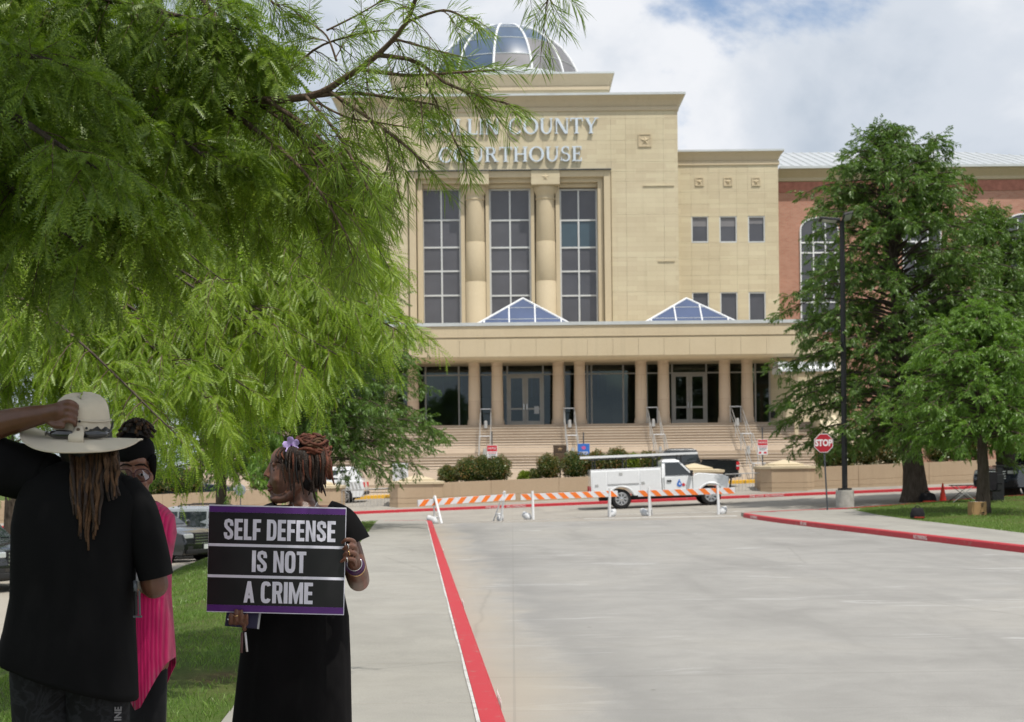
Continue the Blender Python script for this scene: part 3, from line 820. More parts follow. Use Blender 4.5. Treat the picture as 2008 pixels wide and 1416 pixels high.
def sign_line(s, cx, z0, hgt, width, y, parent):
    gap = 0.10; tot = sum(glyph(c)[1] for c in s) + gap * (len(s) - 1); k = width / tot; x = cx - width / 2
    for c in s:
        q, adv = glyph(c)
        if q:
            m = MB()
            for i, poly in enumerate(q):
                m.prism([(x + a * k, z0 + b * hgt) for a, b in poly], 0.115 + 0.0013 * i, 'y', y - 0.0013 * i)
            m.build('letter', M_LETTER, parent)
        x += (adv + gap) * k
c1 = P(1003, 266, YM); sign_line('COLLIN COUNTY', c1.x, P(1003, 265, YM).z, 30.5 / 31.4, (1173 - 833) / 31.4, YM - 0.26, court)
sign_line('COURTHOUSE', P(1001, 300, YM).x, P(1001, 319, YM).z, 29 / 31.4, (1142 - 861) / 31.4, YM - 0.26, court)

# ---- attic storey and dome
YA = YM + 7
aR = P(1193, 165, YA).x; aL = 2 * P(983, 165, YA).x - aR
zA0, zA1 = P(1100, 195, YA).z - 1.5, P(1190, 147, YA).z
bxm('attic_wall', M_LIME, (aL, aR, YA, YA + 16, zA0, P(1190, 170, YA).z))
cornice('cornice', aL, aR, YA - 0.02, P(1190, 168, YA).z, zA1, 0.34, 14, M_CORN, court, 0.12)
YD = YM + 18
rb = 151 / (FPX / YD); dc = P(990, 139, YD - rb); dc = Vector((P(990, 120, YD).x, YD, dc.z)); hd = P(990, 44, YD - 1.4).z - dc.z; RS = (rb * rb + hd * hd) / (2 * hd)
zs0 = dc.z + hd - RS; a_max = math.acos((RS - hd) / RS)
dome = MB(); dome.lathe((dc.x, YD, 0), [(rb * 1.05, dc.z - 3), (rb * 1.05, dc.z - 0.25), (rb * 1.10, dc.z - 0.2), (rb * 1.10, dc.z + 0.05), (rb * 1.03, dc.z + 0.1), (rb * 1.0, dc.z + 0.30), (rb * 0.9, dc.z + 0.3)], 48)
dome = dome.build('dome', M_COPING, court, smooth_=True)
NR = 13
def dpt(th, ph, rr=RS): return Vector((dc.x + rr * math.sin(ph) * math.sin(th), YD - rr * math.sin(ph) * math.cos(th), zs0 + rr * math.cos(ph)))
lat = [0.06, 0.20, 0.42, 0.66, 0.88, 1.07]
lat = [a_max * v / 1.07 for v in lat]
prng = random.Random(11)
for k in range(NR):
    t0, t1 = 2 * math.pi * k / NR - .14, 2 * math.pi * (k + 1) / NR - .14
    m = MB(); m.tube([dpt(t0, a_max * i / 14, RS + 0.03) for i in range(15)], 0.085, 6); m.build('rib', M_WHITEFR, dome, smooth_=True)
    for j in range(len(lat) - 1):
        m = MB(); vs = []; nn = 5
        for b in range(3):
            for a in range(nn): vs.append(dpt(t0 + (t1 - t0) * (0.02 + 0.96 * a / (nn - 1)), lat[j] + (lat[j + 1] - lat[j]) * (0.02 + 0.96 * b / 2)))
        m.add(vs, [(b * nn + a, b * nn + a + 1, (b + 1) * nn + a + 1, (b + 1) * nn + a) for b in range(2) for a in range(nn - 1)])
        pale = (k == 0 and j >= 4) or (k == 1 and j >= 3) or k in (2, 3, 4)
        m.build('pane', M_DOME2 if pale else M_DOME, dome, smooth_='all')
for a in lat[1:-1]:
    m = MB(); pts = [dpt(2 * math.pi * i / 56, a, RS + 0.015) for i in range(57)]; m.tube(pts, 0.035, 5, cap=False); m.build('hoop', M_COPING, dome, smooth_=True)

# ---- stone wings either side of the main block
def wing(side):
    def X(px, py=450):
        x = P(px, py, YW).x
        return x if side > 0 else 2 * XC - x
    def Z(py, px=1430): return P(px, py, YW).z
    def bb(a, b, *r): return (min(a, b), max(a, b), *r)
    xa = XR - .05 if side > 0 else XL + .05
    xb = X(1527); x0, x1 = min(xa, xb), max(xa, xb)
    win = [(1356, 1389), (1411, 1445), (1467, 1500)]
    rowz = [(476, 424), (640, 573), ]
    w = bxm('wing_wall', M_LIME, (x0, x1, YW + 0.25, YW + 14, -1, Z(318)))
    cols = [xa] + [X(1399)] + [X(1456)] + [xb]
    cols = sorted([xa, X(1348), X(1397), X(1403), X(1453), X(1459), X(1509), xb])
    cols = sorted([xa, X(1356), X(1389), X(1411), X(1445), X(1467), X(1500), xb])
    zz = [-0.5, Z(640), Z(573), Z(562) if False else Z(540), Z(507), Z(476), Z(424), Z(413) if False else Z(400), Z(376), Z(339), Z(318)]
    skip = [(min(X(a), X(b)), max(X(a), X(b)), Z(c), Z(d)) for a, b in win for c, d in rowz]
    panels(w, cols, zz, YW + 0.1, M_LIME, th=0.10, gap=0.007, skip=skip)
    bxm('wing_wall', M_LIME, *[bb(X(a), X(b), YW + .1, YW + .25, Z(z0), Z(z1)) for (a, b) in ((1389, 1411), (1445, 1467)) for (z0, z1) in rowz])
    for a, b in win:
        for c, d in rowz:
            xl, xr = min(X(a), X(b)), max(X(a), X(b)); z0, z1 = Z(c, (a + b) / 2), Z(d, (a + b) / 2)
            o = bxm('window', M_ALU, (xl, xl + .07, YW + .03, YW + .24, z0, z1), (xr - .07, xr, YW + .03, YW + .24, z0, z1),
                    (xl + .07, xr - .07, YW + .03, YW + .24, z1 - .07, z1), (xl + .07, xr - .07, YW + .0, YW + .24, z0, z0 + .09))
            B('pane', M_GLASS, o, (xl + .07, xr - .07, YW + .13, YW + .15, z0 + .09, z1 - .07))
            if c < 500:
                zb = z0 + (z1 - z0) * (0.62 if a < 1450 else 0.72); B('blind', M_DOME2, o, (xl + .08, xr - .08, YW + .115, YW + .125, zb, z1 - .07))
    for px in (1371, 1427, 1482):
        plaque(px, 357, YW + .1, 0.56, court, side < 0)
    cornice('cornice', x0, x1, YW, Z(315), Z(299), 0.30, 12, M_CORN, court, 0.12)
wing(1); wing(-1)

# ---- entrance canopy
cXL, cXR = P(398, 660, YC).x, P(1604, 660, YC).x
def cz(py): return P(1180, py, YC).z
bxm('canopy_fascia', M_CAST, (cXL, cXR, YC, YC + 0.5, cz(659.5), cz(637)), bevel=0.02)
bxm('canopy_fascia', M_CAST, (cXL + .07, cXR - .07, YC + .08, YC + .5, cz(662), cz(659.5)))
bxm('canopy_fascia', M_CAST, (cXL + .04, cXR - .04, YC + .04, YC + .5, cz(664.5), cz(662)))
# lower fascia in lengths with open joints
n = 24
for i in range(n):
    a = cXL + .02 + (cXR - cXL - .04) * i / n; b = cXL + .02 + (cXR - cXL - .04) * (i + 1) / n
    B('fascia_panel', M_CAST, court, (a + .006, b - .006, YC + 0.02, YC + 0.5, cz(697), cz(664.5)))
m = MB(); m.prism([(YC + .02, cz(697)), (YC + .5, cz(697)), (YC + .5, cz(703)), (YC + 0.22, cz(703)), (YC + .10, cz(700.5))], cXR - cXL - .04, 'x', cXL + .02)
m.build('fascia_moulding', M_CAST, court)
bxm('canopy_roof', M_CAST, (cXL + .02, cXR - .02, YC + .5, YM - .11, cz(702.5), cz(648)))
bxm('coping', M_COPING, (cXL - .06, cXR + .06, YC - .07, YC + .6, cz(637), cz(630.5)))
# pyramid skylights
def skylight(px):
    ap = P(px, 585, YC + 4.0); hw = 107 / (FPX / (YC + 1.9)); yb0 = YC + 1.9; yb1 = yb0 + 2 * (ap.y - yb0)
    zb = cz(634.5) - 0.02
    ap = Vector((ap.x, (yb0 + yb1) / 2, ap.z))
    o = bxm('skylight', M_WHITEFR, (ap.x - hw, ap.x + hw, yb0, yb1, cz(648), zb))
    cs = [Vector((ap.x - hw, yb0, zb)), Vector((ap.x + hw, yb0, zb)), Vector((ap.x + hw, yb1, zb)), Vector((ap.x - hw, yb1, zb))]
    for f in range(4):
        A, Bc = cs[f], cs[(f + 1) % 4]
        nm = (Bc - A).cross(ap - A).normalized() * -0.0
        ts = [0, 0.14, 0.37, 0.61, 0.85, 1.0]
        def hip(t): return A.lerp(ap, t * 2) if t <= 0.5 else Bc.lerp(ap, (1 - t) * 2)
        for k in range(5):
            t0, t1 = ts[k] + .004, ts[k + 1] - .004
            if f == 2: continue
            for r in range(3):
                z0, z1 = (ap.z - zb) * (0, .30, .68)[r] + zb, (ap.z - zb) * (.30, .68, 1.0)[r] + zb
                def inside(t, z):
                    # point on the face at base parameter t and height z
                    q = (z - zb) / (ap.z - zb); mid = A.lerp(Bc, t); ctr = A.lerp(Bc, 0.5).lerp(ap, 1.0)
                    base = A.lerp(Bc, t); up = ap - A.lerp(Bc, 0.5)
                    return base + up * q
                poly = []
                lim = lambda t: 2 * min(t, 1 - t)
                smp = [t0] + ([0.5] if t0 < .5 < t1 else []) + [t1]
                lowq, hiq = (0, .30, .68)[r], (.30, .68, 1.0)[r]
                bot = [(t, lowq) for t in smp if lim(t) >= lowq]
                top = [(t, min(hiq, lim(t))) for t in smp if lim(t) >= lowq]
                extra = []
                for q in (lowq, hiq):
                    for t in (q / 2, 1 - q / 2):
                        if t0 < t < t1: extra.append((t, q))
                pts = bot + top + extra
                if len(pts) < 3: continue
                cxm = sum(p[0] for p in pts) / len(pts); cqm = sum(p[1] for p in pts) / len(pts)
                uniq = []
                for p in pts:
                    if not any(abs(p[0] - u[0]) < 1e-4 and abs(p[1] - u[1]) < 1e-4 for u in uniq): uniq.append(p)
                if len(uniq) < 3: continue
                uniq.sort(key=lambda p: math.atan2(p[1] - cqm, p[0] - cxm))
                m = MB(); m.add([inside(t, zb + (ap.z - zb) * q) for t, q in uniq], [tuple(range(len(uniq)))]); m.build('pane', M_SKY, o)
        m = MB(); m.tube([A, ap], 0.06, 6); m.build('frame_bar', M_WHITEFR, o)
        m = MB(); m.tube([A, Bc], 0.05, 6); m.build('frame_bar', M_WHITEFR, o)
        if f != 2:
            for t in ts[1:-1]:
                up = ap - A.lerp(Bc, 0.5); m = MB(); m.tube([A.lerp(Bc, t), A.lerp(Bc, t) + up * 2 * min(t, 1 - t)], 0.045, 6); m.build('frame_bar', M_WHITEFR, o)
            for q in (.30, .68):
                up = (ap - A.lerp(Bc, 0.5)) * q; m = MB(); m.tube([A.lerp(Bc, q / 2) + up, A.lerp(Bc, 1 - q / 2) + up], 0.022, 5); m.build('frame_bar', M_COPING, o)
for px in (702, 1025, 1346): skylight(px)

# ---- portico columns and glass wall
ztop = P(1180, 704, YCOL).z
cs_px = [602, 647, 766, 810, 930, 975, 1095, 1137, 1257, 1301, 1421, 1465]
for px in cs_px:
    x = P(px, 770, YCOL).x; h = ztop - LAND
    m = MB(); r = 0.335
    prof = [(r * 1.22, LAND - 0.02), (r * 1.22, LAND + .16), (r * 1.16, LAND + .20), (r * 1.16, LAND + .28), (r * 1.06, LAND + .34)]
    for k in range(9):
        t = k / 8; prof.append((r * (1.05 - 0.13 * t ** 1.4), LAND + .36 + (h - .85) * t))
    prof += [(r * 0.98, ztop - .46), (r * 0.98, ztop - .42), (r * .93, ztop - .40), (r * .94, ztop - .26), (r * 1.08, ztop - .16), (r * 1.12, ztop - .05), (r * 1.12, ztop + .2)]
    m.lathe((x, YCOL, 0), prof, 24); m.build('column', M_COLUMN, court, smooth_=True)
bxm('landing', M_STEP, (cXL + 3, cXR + 1.4, 78.9, YM, LAND - 0.5, LAND))
gx0, gx1 = P(560, 770, YG).x, P(1509, 770, YG).x
gzt = P(1180, 709, YG).z
# lobby behind the glass
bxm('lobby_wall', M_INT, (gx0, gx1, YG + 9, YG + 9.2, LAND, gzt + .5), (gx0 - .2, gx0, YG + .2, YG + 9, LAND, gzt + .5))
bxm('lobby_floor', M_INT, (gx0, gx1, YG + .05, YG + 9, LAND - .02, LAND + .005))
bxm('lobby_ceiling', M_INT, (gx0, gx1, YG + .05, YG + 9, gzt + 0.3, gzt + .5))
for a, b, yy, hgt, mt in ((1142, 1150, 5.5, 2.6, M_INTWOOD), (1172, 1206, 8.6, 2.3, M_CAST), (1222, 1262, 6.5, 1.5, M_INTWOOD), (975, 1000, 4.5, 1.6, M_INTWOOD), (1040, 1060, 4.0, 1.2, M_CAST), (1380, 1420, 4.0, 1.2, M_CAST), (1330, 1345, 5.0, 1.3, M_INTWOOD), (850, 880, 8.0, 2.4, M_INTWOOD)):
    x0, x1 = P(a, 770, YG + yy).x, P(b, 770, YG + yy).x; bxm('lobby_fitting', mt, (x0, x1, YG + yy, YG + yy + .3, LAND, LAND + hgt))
m_px = [566, 640, 702, 760, 819, 835, 900, 941, 985, 995, 1065, 1107, 1152, 1160, 1222, 1268, 1311, 1318, 1385, 1430, 1474, 1481, 1509]
zt2 = P(1180, 733, YG).z
wallg = bxm('glazing_frame', M_DOORFR, (gx0, gx1, YG - .07, YG + .07, gzt - .02, gzt + .3), (gx0, gx1, YG - .07, YG + .07, LAND, LAND + .10))
xsg = [P(p, 770, YG).x for p in m_px]
doors = {9: 'd', 17: 'd'}
for i, x in enumerate(xsg):
    B('mullion', M_DOORFR, wallg, (x - .045, x + .045, YG - .075, YG + .075, LAND + .1, gzt - .02))
for i in range(len(xsg) - 1):
    x0, x1 = xsg[i] + .045, xsg[i + 1] - .045
    if x1 - x0 < 0.08: continue
    B('pane', M_LOBBY, wallg, (x0, x1, YG - .005, YG + .005, zt2 + .04, gzt - .02))
    B('transom', M_DOORFR, wallg, (x0, x1, YG - .06, YG + .06, zt2 - .04, zt2 + .04))
    if i in doors:
        xm = (x0 + x1) / 2
        for a, b in ((x0, xm - .01), (xm + .01, x1)):
            d = B('door', M_DOORFR, wallg, (a, a + .16, YG - .06, YG + .0, LAND + .1, zt2 - .05), (b - .16, b, YG - .06, YG + .0, LAND + .1, zt2 - .05),
                  (a + .16, b - .16, YG - .06, YG + .0, LAND + .1, LAND + .32), (a + .16, b - .16, YG - .06, YG + .0, zt2 - .22, zt2 - .05),
                  (a + .16, b - .16, YG - .055, YG - .01, LAND + 1.0, LAND + 1.1))
            B('pane', M_LOBBY, d, (a + .16, b - .16, YG - .035, YG - .025, LAND + .32, LAND + 1.0), (a + .16, b - .16, YG - .035, YG - .025, LAND + 1.1, zt2 - .22))
            hx = b - .08 if a == x0 else a + .08
            m = MB(); m.tube([(hx, YG - .06, LAND + .95), (hx, YG - .12, LAND + 1.0), (hx, YG - .12, LAND + 1.35), (hx, YG - .06, LAND + 1.4)], .018, 6); m.build('handle', M_CHROME, d)
    else:
        B('pane', M_LOBBY, wallg, (x0, x1, YG - .005, YG + .005, LAND + .1, zt2 - .04))
nx = P(1053, 805, YG).x; B('notice', M_PAPER, wallg, (nx - .17, nx + .12, YG - .075, YG - .068, LAND + .75, LAND + 1.2))
bxm('back_wall', M_LIME, (gx1 + .05, P(1660, 770, YG).x, YG - 0.1, YG + 5, -1, gzt + 1.0))
bx_ = P(1515, 808, YG); bxm('post_box', M_BLACKM, (bx_.x - .12, bx_.x + .18, YG - .4, YG - .1, LAND + .35, LAND + .75))

# ---- the flight of steps, tread by tread
stairs = thing('stairs', 'wide tan concrete entrance stairs in three flights below the columned canopy', 'stairs', (0, 70, 0))
sx0, sx1 = -17.5, P(1598, 840, 78).x
RISE, RUN = 0.165, 0.30
y, z, lines = 78.9, LAND, []
flights = []
for nst in (10, 10, 4):
    flights.append((y, z))
    for k in range(nst):
        m = MB(); m.mat(M_STEP); m.box(sx0, sx1, y - RUN - 0.0, y, z - RISE - 0.30, z - RISE - .045)
        m.mat(M_NOSE); m.box(sx0, sx1, y - RUN - 0.035, y, z - RISE - .045, z - RISE)
        m.build('step', None, stairs, bevel=0.015)
        y -= RUN; z -= RISE
    if nst == 10:
        B('landing', M_STEP, stairs, (sx0, sx1, y - .62, y - 0.036, z - .45, z - 0.001), bevel=0.012); y -= .59
SB = (y, z)
m = MB(); m.prism([(78.8, LAND - .35), (69.6, SB[1] - .4), (69.6, -1.5), (78.8, -1.5)], sx1 - sx0 - .1, 'x', sx0 + .05); m.build('stair_base', M_STEP, stairs)
# sloping cheek wall at the right end
m = MB(); m.prism([(79.5, LAND + .35), (77.4, LAND + .30), (70.2, 0.6), (70.2, -1), (79.5, -1)], 1.0, 'x', sx1 + .02)
tag(m.build('cheek_wall', M_LIME, None, bevel=0.02), 'sloping stone wall closing the right end of the courthouse steps', 'wall')
m = MB(); m.prism([(79.5, LAND - .4), (76.4, LAND - .8), (69.2, 0.2), (69.2, -1), (79.5, -1)], 3.2, 'x', sx1 + 1.05)
tag(m.build('cheek_wall', M_CAST, None, bevel=0.02), 'lower tan retaining slope beside the stair end wall, under the tree', 'wall')

# ---- handrails, one pair of rails per line of columns
names = ['first', 'second', 'third', 'fourth']
for k, px in enumerate((952.5, 1116, 1279, 1443)):
    xc = P(px, 800, 79).x
    hr = thing('handrail', 'steel stair handrail in line with the %s pair of columns, counted from the left trees' % names[k], 'handrail', (xc, 74, 0.9), group='steel handrails on the courthouse steps')
    for fi, (fy, fz) in enumerate(flights):
        nst = (10, 10, 4)[fi]
        y1, z1 = fy - RUN * nst, fz - RISE * nst
        for s in (-.30, .30):
            m = MB()
            m.tube([(xc + s, fy + .25, fz), (xc + s, fy + .25, fz + .92), (xc + s, fy, fz + .92), (xc + s, y1, z1 + .92), (xc + s, y1 - .25, z1 + .92), (xc + s, y1 - .25, z1)], .022, 6); m.build('rail', M_STEEL, hr, smooth_=True)
            m = MB(); m.tube([(xc + s, fy, fz + .5), (xc + s, y1, z1 + .5)], .016, 6); m.build('lower_rail', M_STEEL, hr, smooth_=True)
            m = MB(); ym, zm = (fy + y1) / 2, (fz + z1) / 2; m.tube([(xc + s, ym, zm - .1), (xc + s, ym, zm + .92)], .02, 6); m.build('post', M_STEEL, hr)
        m = MB(); m.box(xc - .33, xc + .33, fy + .2, fy + .30, fz + .90, fz + .945); m.build('cross_bar', M_WHITEFR, hr)
        if fi < 2:
            m = MB(); m.tube([(xc, fy - .4, fz - .2), (xc, fy - .4, fz + .2), (xc, fy - .4, fz + .24)], [.11, .09, .03], 8); m.build('rail_lamp', M_STEEL, hr, smooth_=True)

# ---- barrel-vault awning beside the entrance
aw = P(1563, 718, 77.5); awn = thing('awning', 'curved pale metal awning on posts right of the courthouse entrance', 'awning', (aw.x, 77.5, LAND))
ax0, ax1 = P(1528, 718, 76.5).x, P(1640, 718, 76.5).x
zr = P(1563, 728, 76.5).z; rs = []
m = MB()
for sgn in (0, 1):
    ring = []
    for k in range(13):
        a = math.pi * k / 12; ring.append(Vector((ax0 + (ax1 - ax0) * sgn, 77.6 - 1.1 * math.cos(a), zr + .62 * math.sin(a))))
    for k in range(12, -1, -1):
        a = math.pi * k / 12; ring.append(Vector((ax0 + (ax1 - ax0) * sgn, 77.6 - 1.02 * math.cos(a), zr + .55 * math.sin(a) - .03)))
    rs.append(ring)
m.rings(rs); m.build('vault', M_ROOF, awn, smooth_=True)
m = MB()
for k in range(13):
    a = math.pi * k / 12; m.v.append((ax0 + .5, 77.6 - 1.0 * math.cos(a), zr + .54 * math.sin(a) - .035))
m.f.append(tuple(range(13))); m.fm.append(0); m.build('end_panel', M_CAST, awn)
for x in (ax0 + 1.0, ax1 - .6): B('post', M_CAST, awn, (x - .1, x + .1, 76.8, 77.0, LAND - .8, zr - .03)); 
B('beam', M_CAST, awn, (ax0 + .4, ax1 - .2, 76.75, 77.05, zr - .28, zr - .031))

# ------------------------------------------------------------------ brick wing
bw = thing('brick_building', 'red brick wing with arched windows and pale metal roof behind the right-hand trees', 'building', (40, YB, 0))
bX0, bX1 = P(1526, 450, YB).x, P(2250, 450, YB).x
def bz(py, px=1700): return P(px, py, YB).z
B('wall', M_BRICK, bw, (bX0, bX1, YB, YB + 18, -1, bz(354)))
B('soldier_course', M_BRICKDK, bw, (bX0, bX1, YB - .05, YB - .001, bz(376), bz(356)))
m = MB(); m.prism([(YB - .02, bz(355)), (YB - .12, bz(354)), (YB - .14, bz(348)), (YB - .5, bz(338)), (YB - .62, bz(333)), (YB - .62, bz(331)), (YB + 1, bz(331)), (YB + 1, bz(355))], bX1 - bX0, 'x', bX0)
m.build('cornice', M_CORN, bw)
rz0, rz1 = bz(331), P(1700, 298, YB + 9).z
hipx = P(1850, 300, YB + 9).x
m = MB(); m.add([(bX0, YB - .75, rz0 + .02), (bX1 + .7, YB - .75, rz0 + .02), (bX1 + .7, YB + 9, rz0 + .02), (hipx, YB + 9, rz1), (bX0, YB + 9, rz1)], [(0, 1, 3, 4), (1, 2, 3)])
rf = m.build('roof', M_ROOF, bw)
B('gutter', M_COPING, bw, (bX0, bX1 + .75, YB - .82, YB - .68, rz0 - .10, rz0 + .06))
k = 0; x = bX0 + .4
def roofz(y): return rz0 + .02 + (rz1 - rz0 - .02) * (y - YB + .75) / 9.75
while x < bX1:
    ye = YB + 9 if x < hipx else YB - .75 + 9.75 * (bX1 + .7 - x) / (bX1 + .7 - hipx)
    m = MB(); m.tube([(x, YB - .74, roofz(YB - .74) + .02), (x, ye, roofz(ye) + .02)], .035, 4); m.build('roof_seam', M_COPING, rf); x += 0.62
def arched(pxl, pxr, top):
    xl, xr = P(pxl, 500, YB).x, P(pxr, 500, YB).x; zt = bz(top, (pxl + pxr) / 2); hw = (xr - xl) / 2; xm = (xl + xr) / 2
    rise = hw * .62; z0 = bz(650); y = YB - .04
    arc_ = [(xm + hw * math.cos(math.pi * i / 12), zt - rise + rise * math.sin(math.pi * i / 12)) for i in range(13)]
    m = MB(); poly = [(xl, z0), (xr, z0)] + arc_[0:]
    w_ = .09
    outer = [(xl - w_, z0), (xr + w_, z0)] + [(xm + (hw + w_) * math.cos(math.pi * i / 12), zt - rise + (rise + w_) * math.sin(math.pi * i / 12)) for i in range(13)]
    n = len(poly); vs = [(a, y - .06, b) for a, b in outer] + [(a, y - .06, b) for a, b in poly] + [(a, y + .03, b) for a, b in outer] + [(a, y + .03, b) for a, b in poly]
    fs = []
    for i in range(n):
        j = (i + 1) % n; fs += [(i, j, n + j, n + i), (n + i, n + j, 3 * n + j, 3 * n + i), (i, 2 * n + i, 2 * n + j, j)]
    m.add(vs, fs); o = m.build('window', M_WHITEFR, bw)
    m = MB(); m.prism(poly, .02, 'y', y + .0); m.build('pane', M_GLASS, o)
    for i in range(1, 3): B('mullion', M_WHITEFR, o, (xl + (xr - xl) * i / 3 - .045, xl + (xr - xl) * i / 3 + .045, y - .05, y - .002, z0, zt - rise * .45))
    for zz in (bz(475), bz(495), bz(572), bz(592)): B('transom', M_WHITEFR, o, (xl, xr, y - .045, y - .003, zz - .05, zz + .05))
for a, b, t in ((1571, 1642, 428), (1772, 1843, 426), (1972, 2043, 421), (2150, 2220, 420)): arched(a, b, t)
# ------------------------------------------------------------------ foliage
def unit(a): return a / np.maximum(np.linalg.norm(a, axis=-1, keepdims=True), 1e-9)
def spray_mesh(Pt, D, L, nb, bl, bw, droop, rg, ang=(0.75, 1.15), curve=0.25, fine=True, hang=0.25):
    """feathery shoots: Pt (n,3) start, D (n,3) direction, L (n) length; nb blades each. Returns blade verts, faces, stem polylines"""
    n = len(Pt); up = np.array([0, 0, 1.0])
    D = unit(D)
    S = np.cross(D, up); bad = np.linalg.norm(S, axis=1) < 0.15; S[bad] = [1, 0, 0]; S = unit(S)
    N = unit(np.cross(S, D)); roll = rg.normal(0, 0.6, n)[:, None]
    S, N = S * np.cos(roll) + N * np.sin(roll), N * np.cos(roll) - S * np.sin(roll)
    t = (np.arange(nb)[None, :] + rg.random((n, nb))) / nb                        # (n,nb)
    def axis(t):
        return Pt[:, None, :] + D[:, None, :] * (L[:, None] * t)[..., None] - up * (droop * L[:, None] * t * t)[..., None]
    T = unit(D[:, None, :] - up * (2 * droop * t)[..., None])
    side = np.where((np.arange(nb)[None, :] % 2) == 0, 1.0, -1.0) * np.ones((n, 1))
    a = rg.uniform(ang[0], ang[1], (n, nb)) * (1 - 0.35 * t)
    out = S[:, None, :] * side[..., None] * 0.9 + N[:, None, :] * rg.normal(0, 0.38, (n, nb))[..., None]
    bd = unit(T * np.cos(a)[..., None] + unit(out) * np.sin(a)[..., None] - up * (hang * rg.uniform(0.2, 1.6, (n, nb)))[..., None])
    ln = bl * rg.uniform(0.65, 1.15, (n, nb)) * (0.55 + 0.75 * np.sin(np.pi * np.clip(0.12 + 0.78 * t, 0, 1)))
    b0 = axis(t)
    wv = np.cross(bd, unit(rg.normal(0, 1, (n, nb, 3)) + N[:, None, :] * 0.8)); wv = unit(wv) * (bw * rg.uniform(0.7, 1.25, (n, nb)))[..., None]
    bend = -up * (curve * ln * rg.uniform(0.2, 1.5, (n, nb)))[..., None] + T * (0.35 * curve * ln)[..., None]
    tip = b0 + bd * ln[..., None] + bend
    m = n * nb
    if fine == 'feather':
        K = 9; nl = 0.0128
        tt = (np.arange(K) + 0.6) / K
        B0 = b0.reshape(m, 1, 3); BD = (bd * ln[..., None]).reshape(m, 1, 3); BE = bend.reshape(m, 1, 3); W = unit(wv).reshape(m, 1, 3)
        q = B0 + BD * tt[None, :, None] + BE * (tt ** 2)[None, :, None]
        fw = unit(BD + 2 * BE * tt[None, :, None]); taper = (0.55 + 0.6 * np.sin(np.pi * (0.15 + 0.75 * tt)))[None, :, None] * rg.uniform(.7, 1.3, (m, K, 1))
        lift = unit(rg.normal(0, 1, (m, 1, 3)))
        vv = []
        for sg in (1.0, -1.0):
            nd = unit(W * sg + fw * 0.75 + lift * 0.35); e = q + nd * nl * taper
            hw = fw * bw * 1.35
            vv.append(np.stack([q - hw, q + hw, e], 2))
        # the rachis itself: one slim triangle
        ra = np.stack([B0[:, 0] - W[:, 0] * .0012, B0[:, 0] + W[:, 0] * .0012, (B0 + BD + BE)[:, 0]], 1)
        v = np.concatenate([np.concatenate(vv, 1).reshape(-1, 3), ra.reshape(-1, 3)])
        f = np.arange(len(v)).reshape(-1, 3)
        # weld each branchlet into one island through its rachis is not needed: tone varies per needle only slightly
    elif fine:
        m1 = b0 + bd * (0.35 * ln)[..., None] + bend * 0.10; m2 = b0 + bd * (0.70 * ln)[..., None] + bend * 0.45
        v = np.stack([b0, m1 - wv * .5, m1 + wv * .5, m2 - wv * .42, m2 + wv * .42, tip], 2).reshape(-1, 3)
        base = (np.arange(m) * 6)[:, None, None]
        f = base + np.array([[0, 2, 1], [1, 2, 3], [2, 4, 3], [3, 4, 5]])[None]
        f = f.reshape(-1, 3)
    else:
        m1 = b0 + bd * (0.5 * ln)[..., None] + bend * 0.2
        v = np.stack([b0, m1 - wv * .5, tip, m1 + wv * .5], 2).reshape(-1, 3)
        f = np.arange(m * 4).reshape(m, 4)
    ts = np.array([0, .34, .67, 1.0]); 
    st = axis(np.tile(ts, (n, 1)))
    return v, f, st
def stem_mesh(lines, r0, r1):
    """thin three-sided stems, lines (n,k,3)"""
    n, k, _ = lines.shape
    t = unit(np.gradient(lines, axis=1)); a = unit(np.cross(t, np.array([0.3, 0.2, 1.0]))); b = np.cross(t, a)
    r = np.linspace(r0, r1, k)[None, :, None]
    rings = np.stack([lines + (a * math.cos(q) + b * math.sin(q)) * r for q in (0, 2.094, 4.189)], 2)   # n,k,3,3
    v = rings.reshape(-1, 3); f = []
    idx = np.arange(n * k * 3).reshape(n, k, 3)
    for j in range(3):
        A, Bq = idx[:, :-1, j], idx[:, :-1, (j + 1) % 3]; Cq, Dq = idx[:, 1:, (j + 1) % 3], idx[:, 1:, j]
        f.append(np.stack([A, Bq, Cq, Dq], -1).reshape(-1, 4))
    return v, np.concatenate(f)
def catmull(pts, n):
    pts = [Vector(p) for p in pts]; q = [pts[0]] + pts + [pts[-1]]; out = []
    segs = len(pts) - 1
    for i in range(n + 1):
        u = i / n * segs; k = min(int(u), segs - 1); t = u - k; a, b, c, d = q[k], q[k + 1], q[k + 2], q[k + 3]
        out.append(0.5 * ((2 * b) + (c - a) * t + (2 * a - 5 * b + 4 * c - d) * t * t + (3 * b - a - 3 * c + d) * t ** 3))
    return out
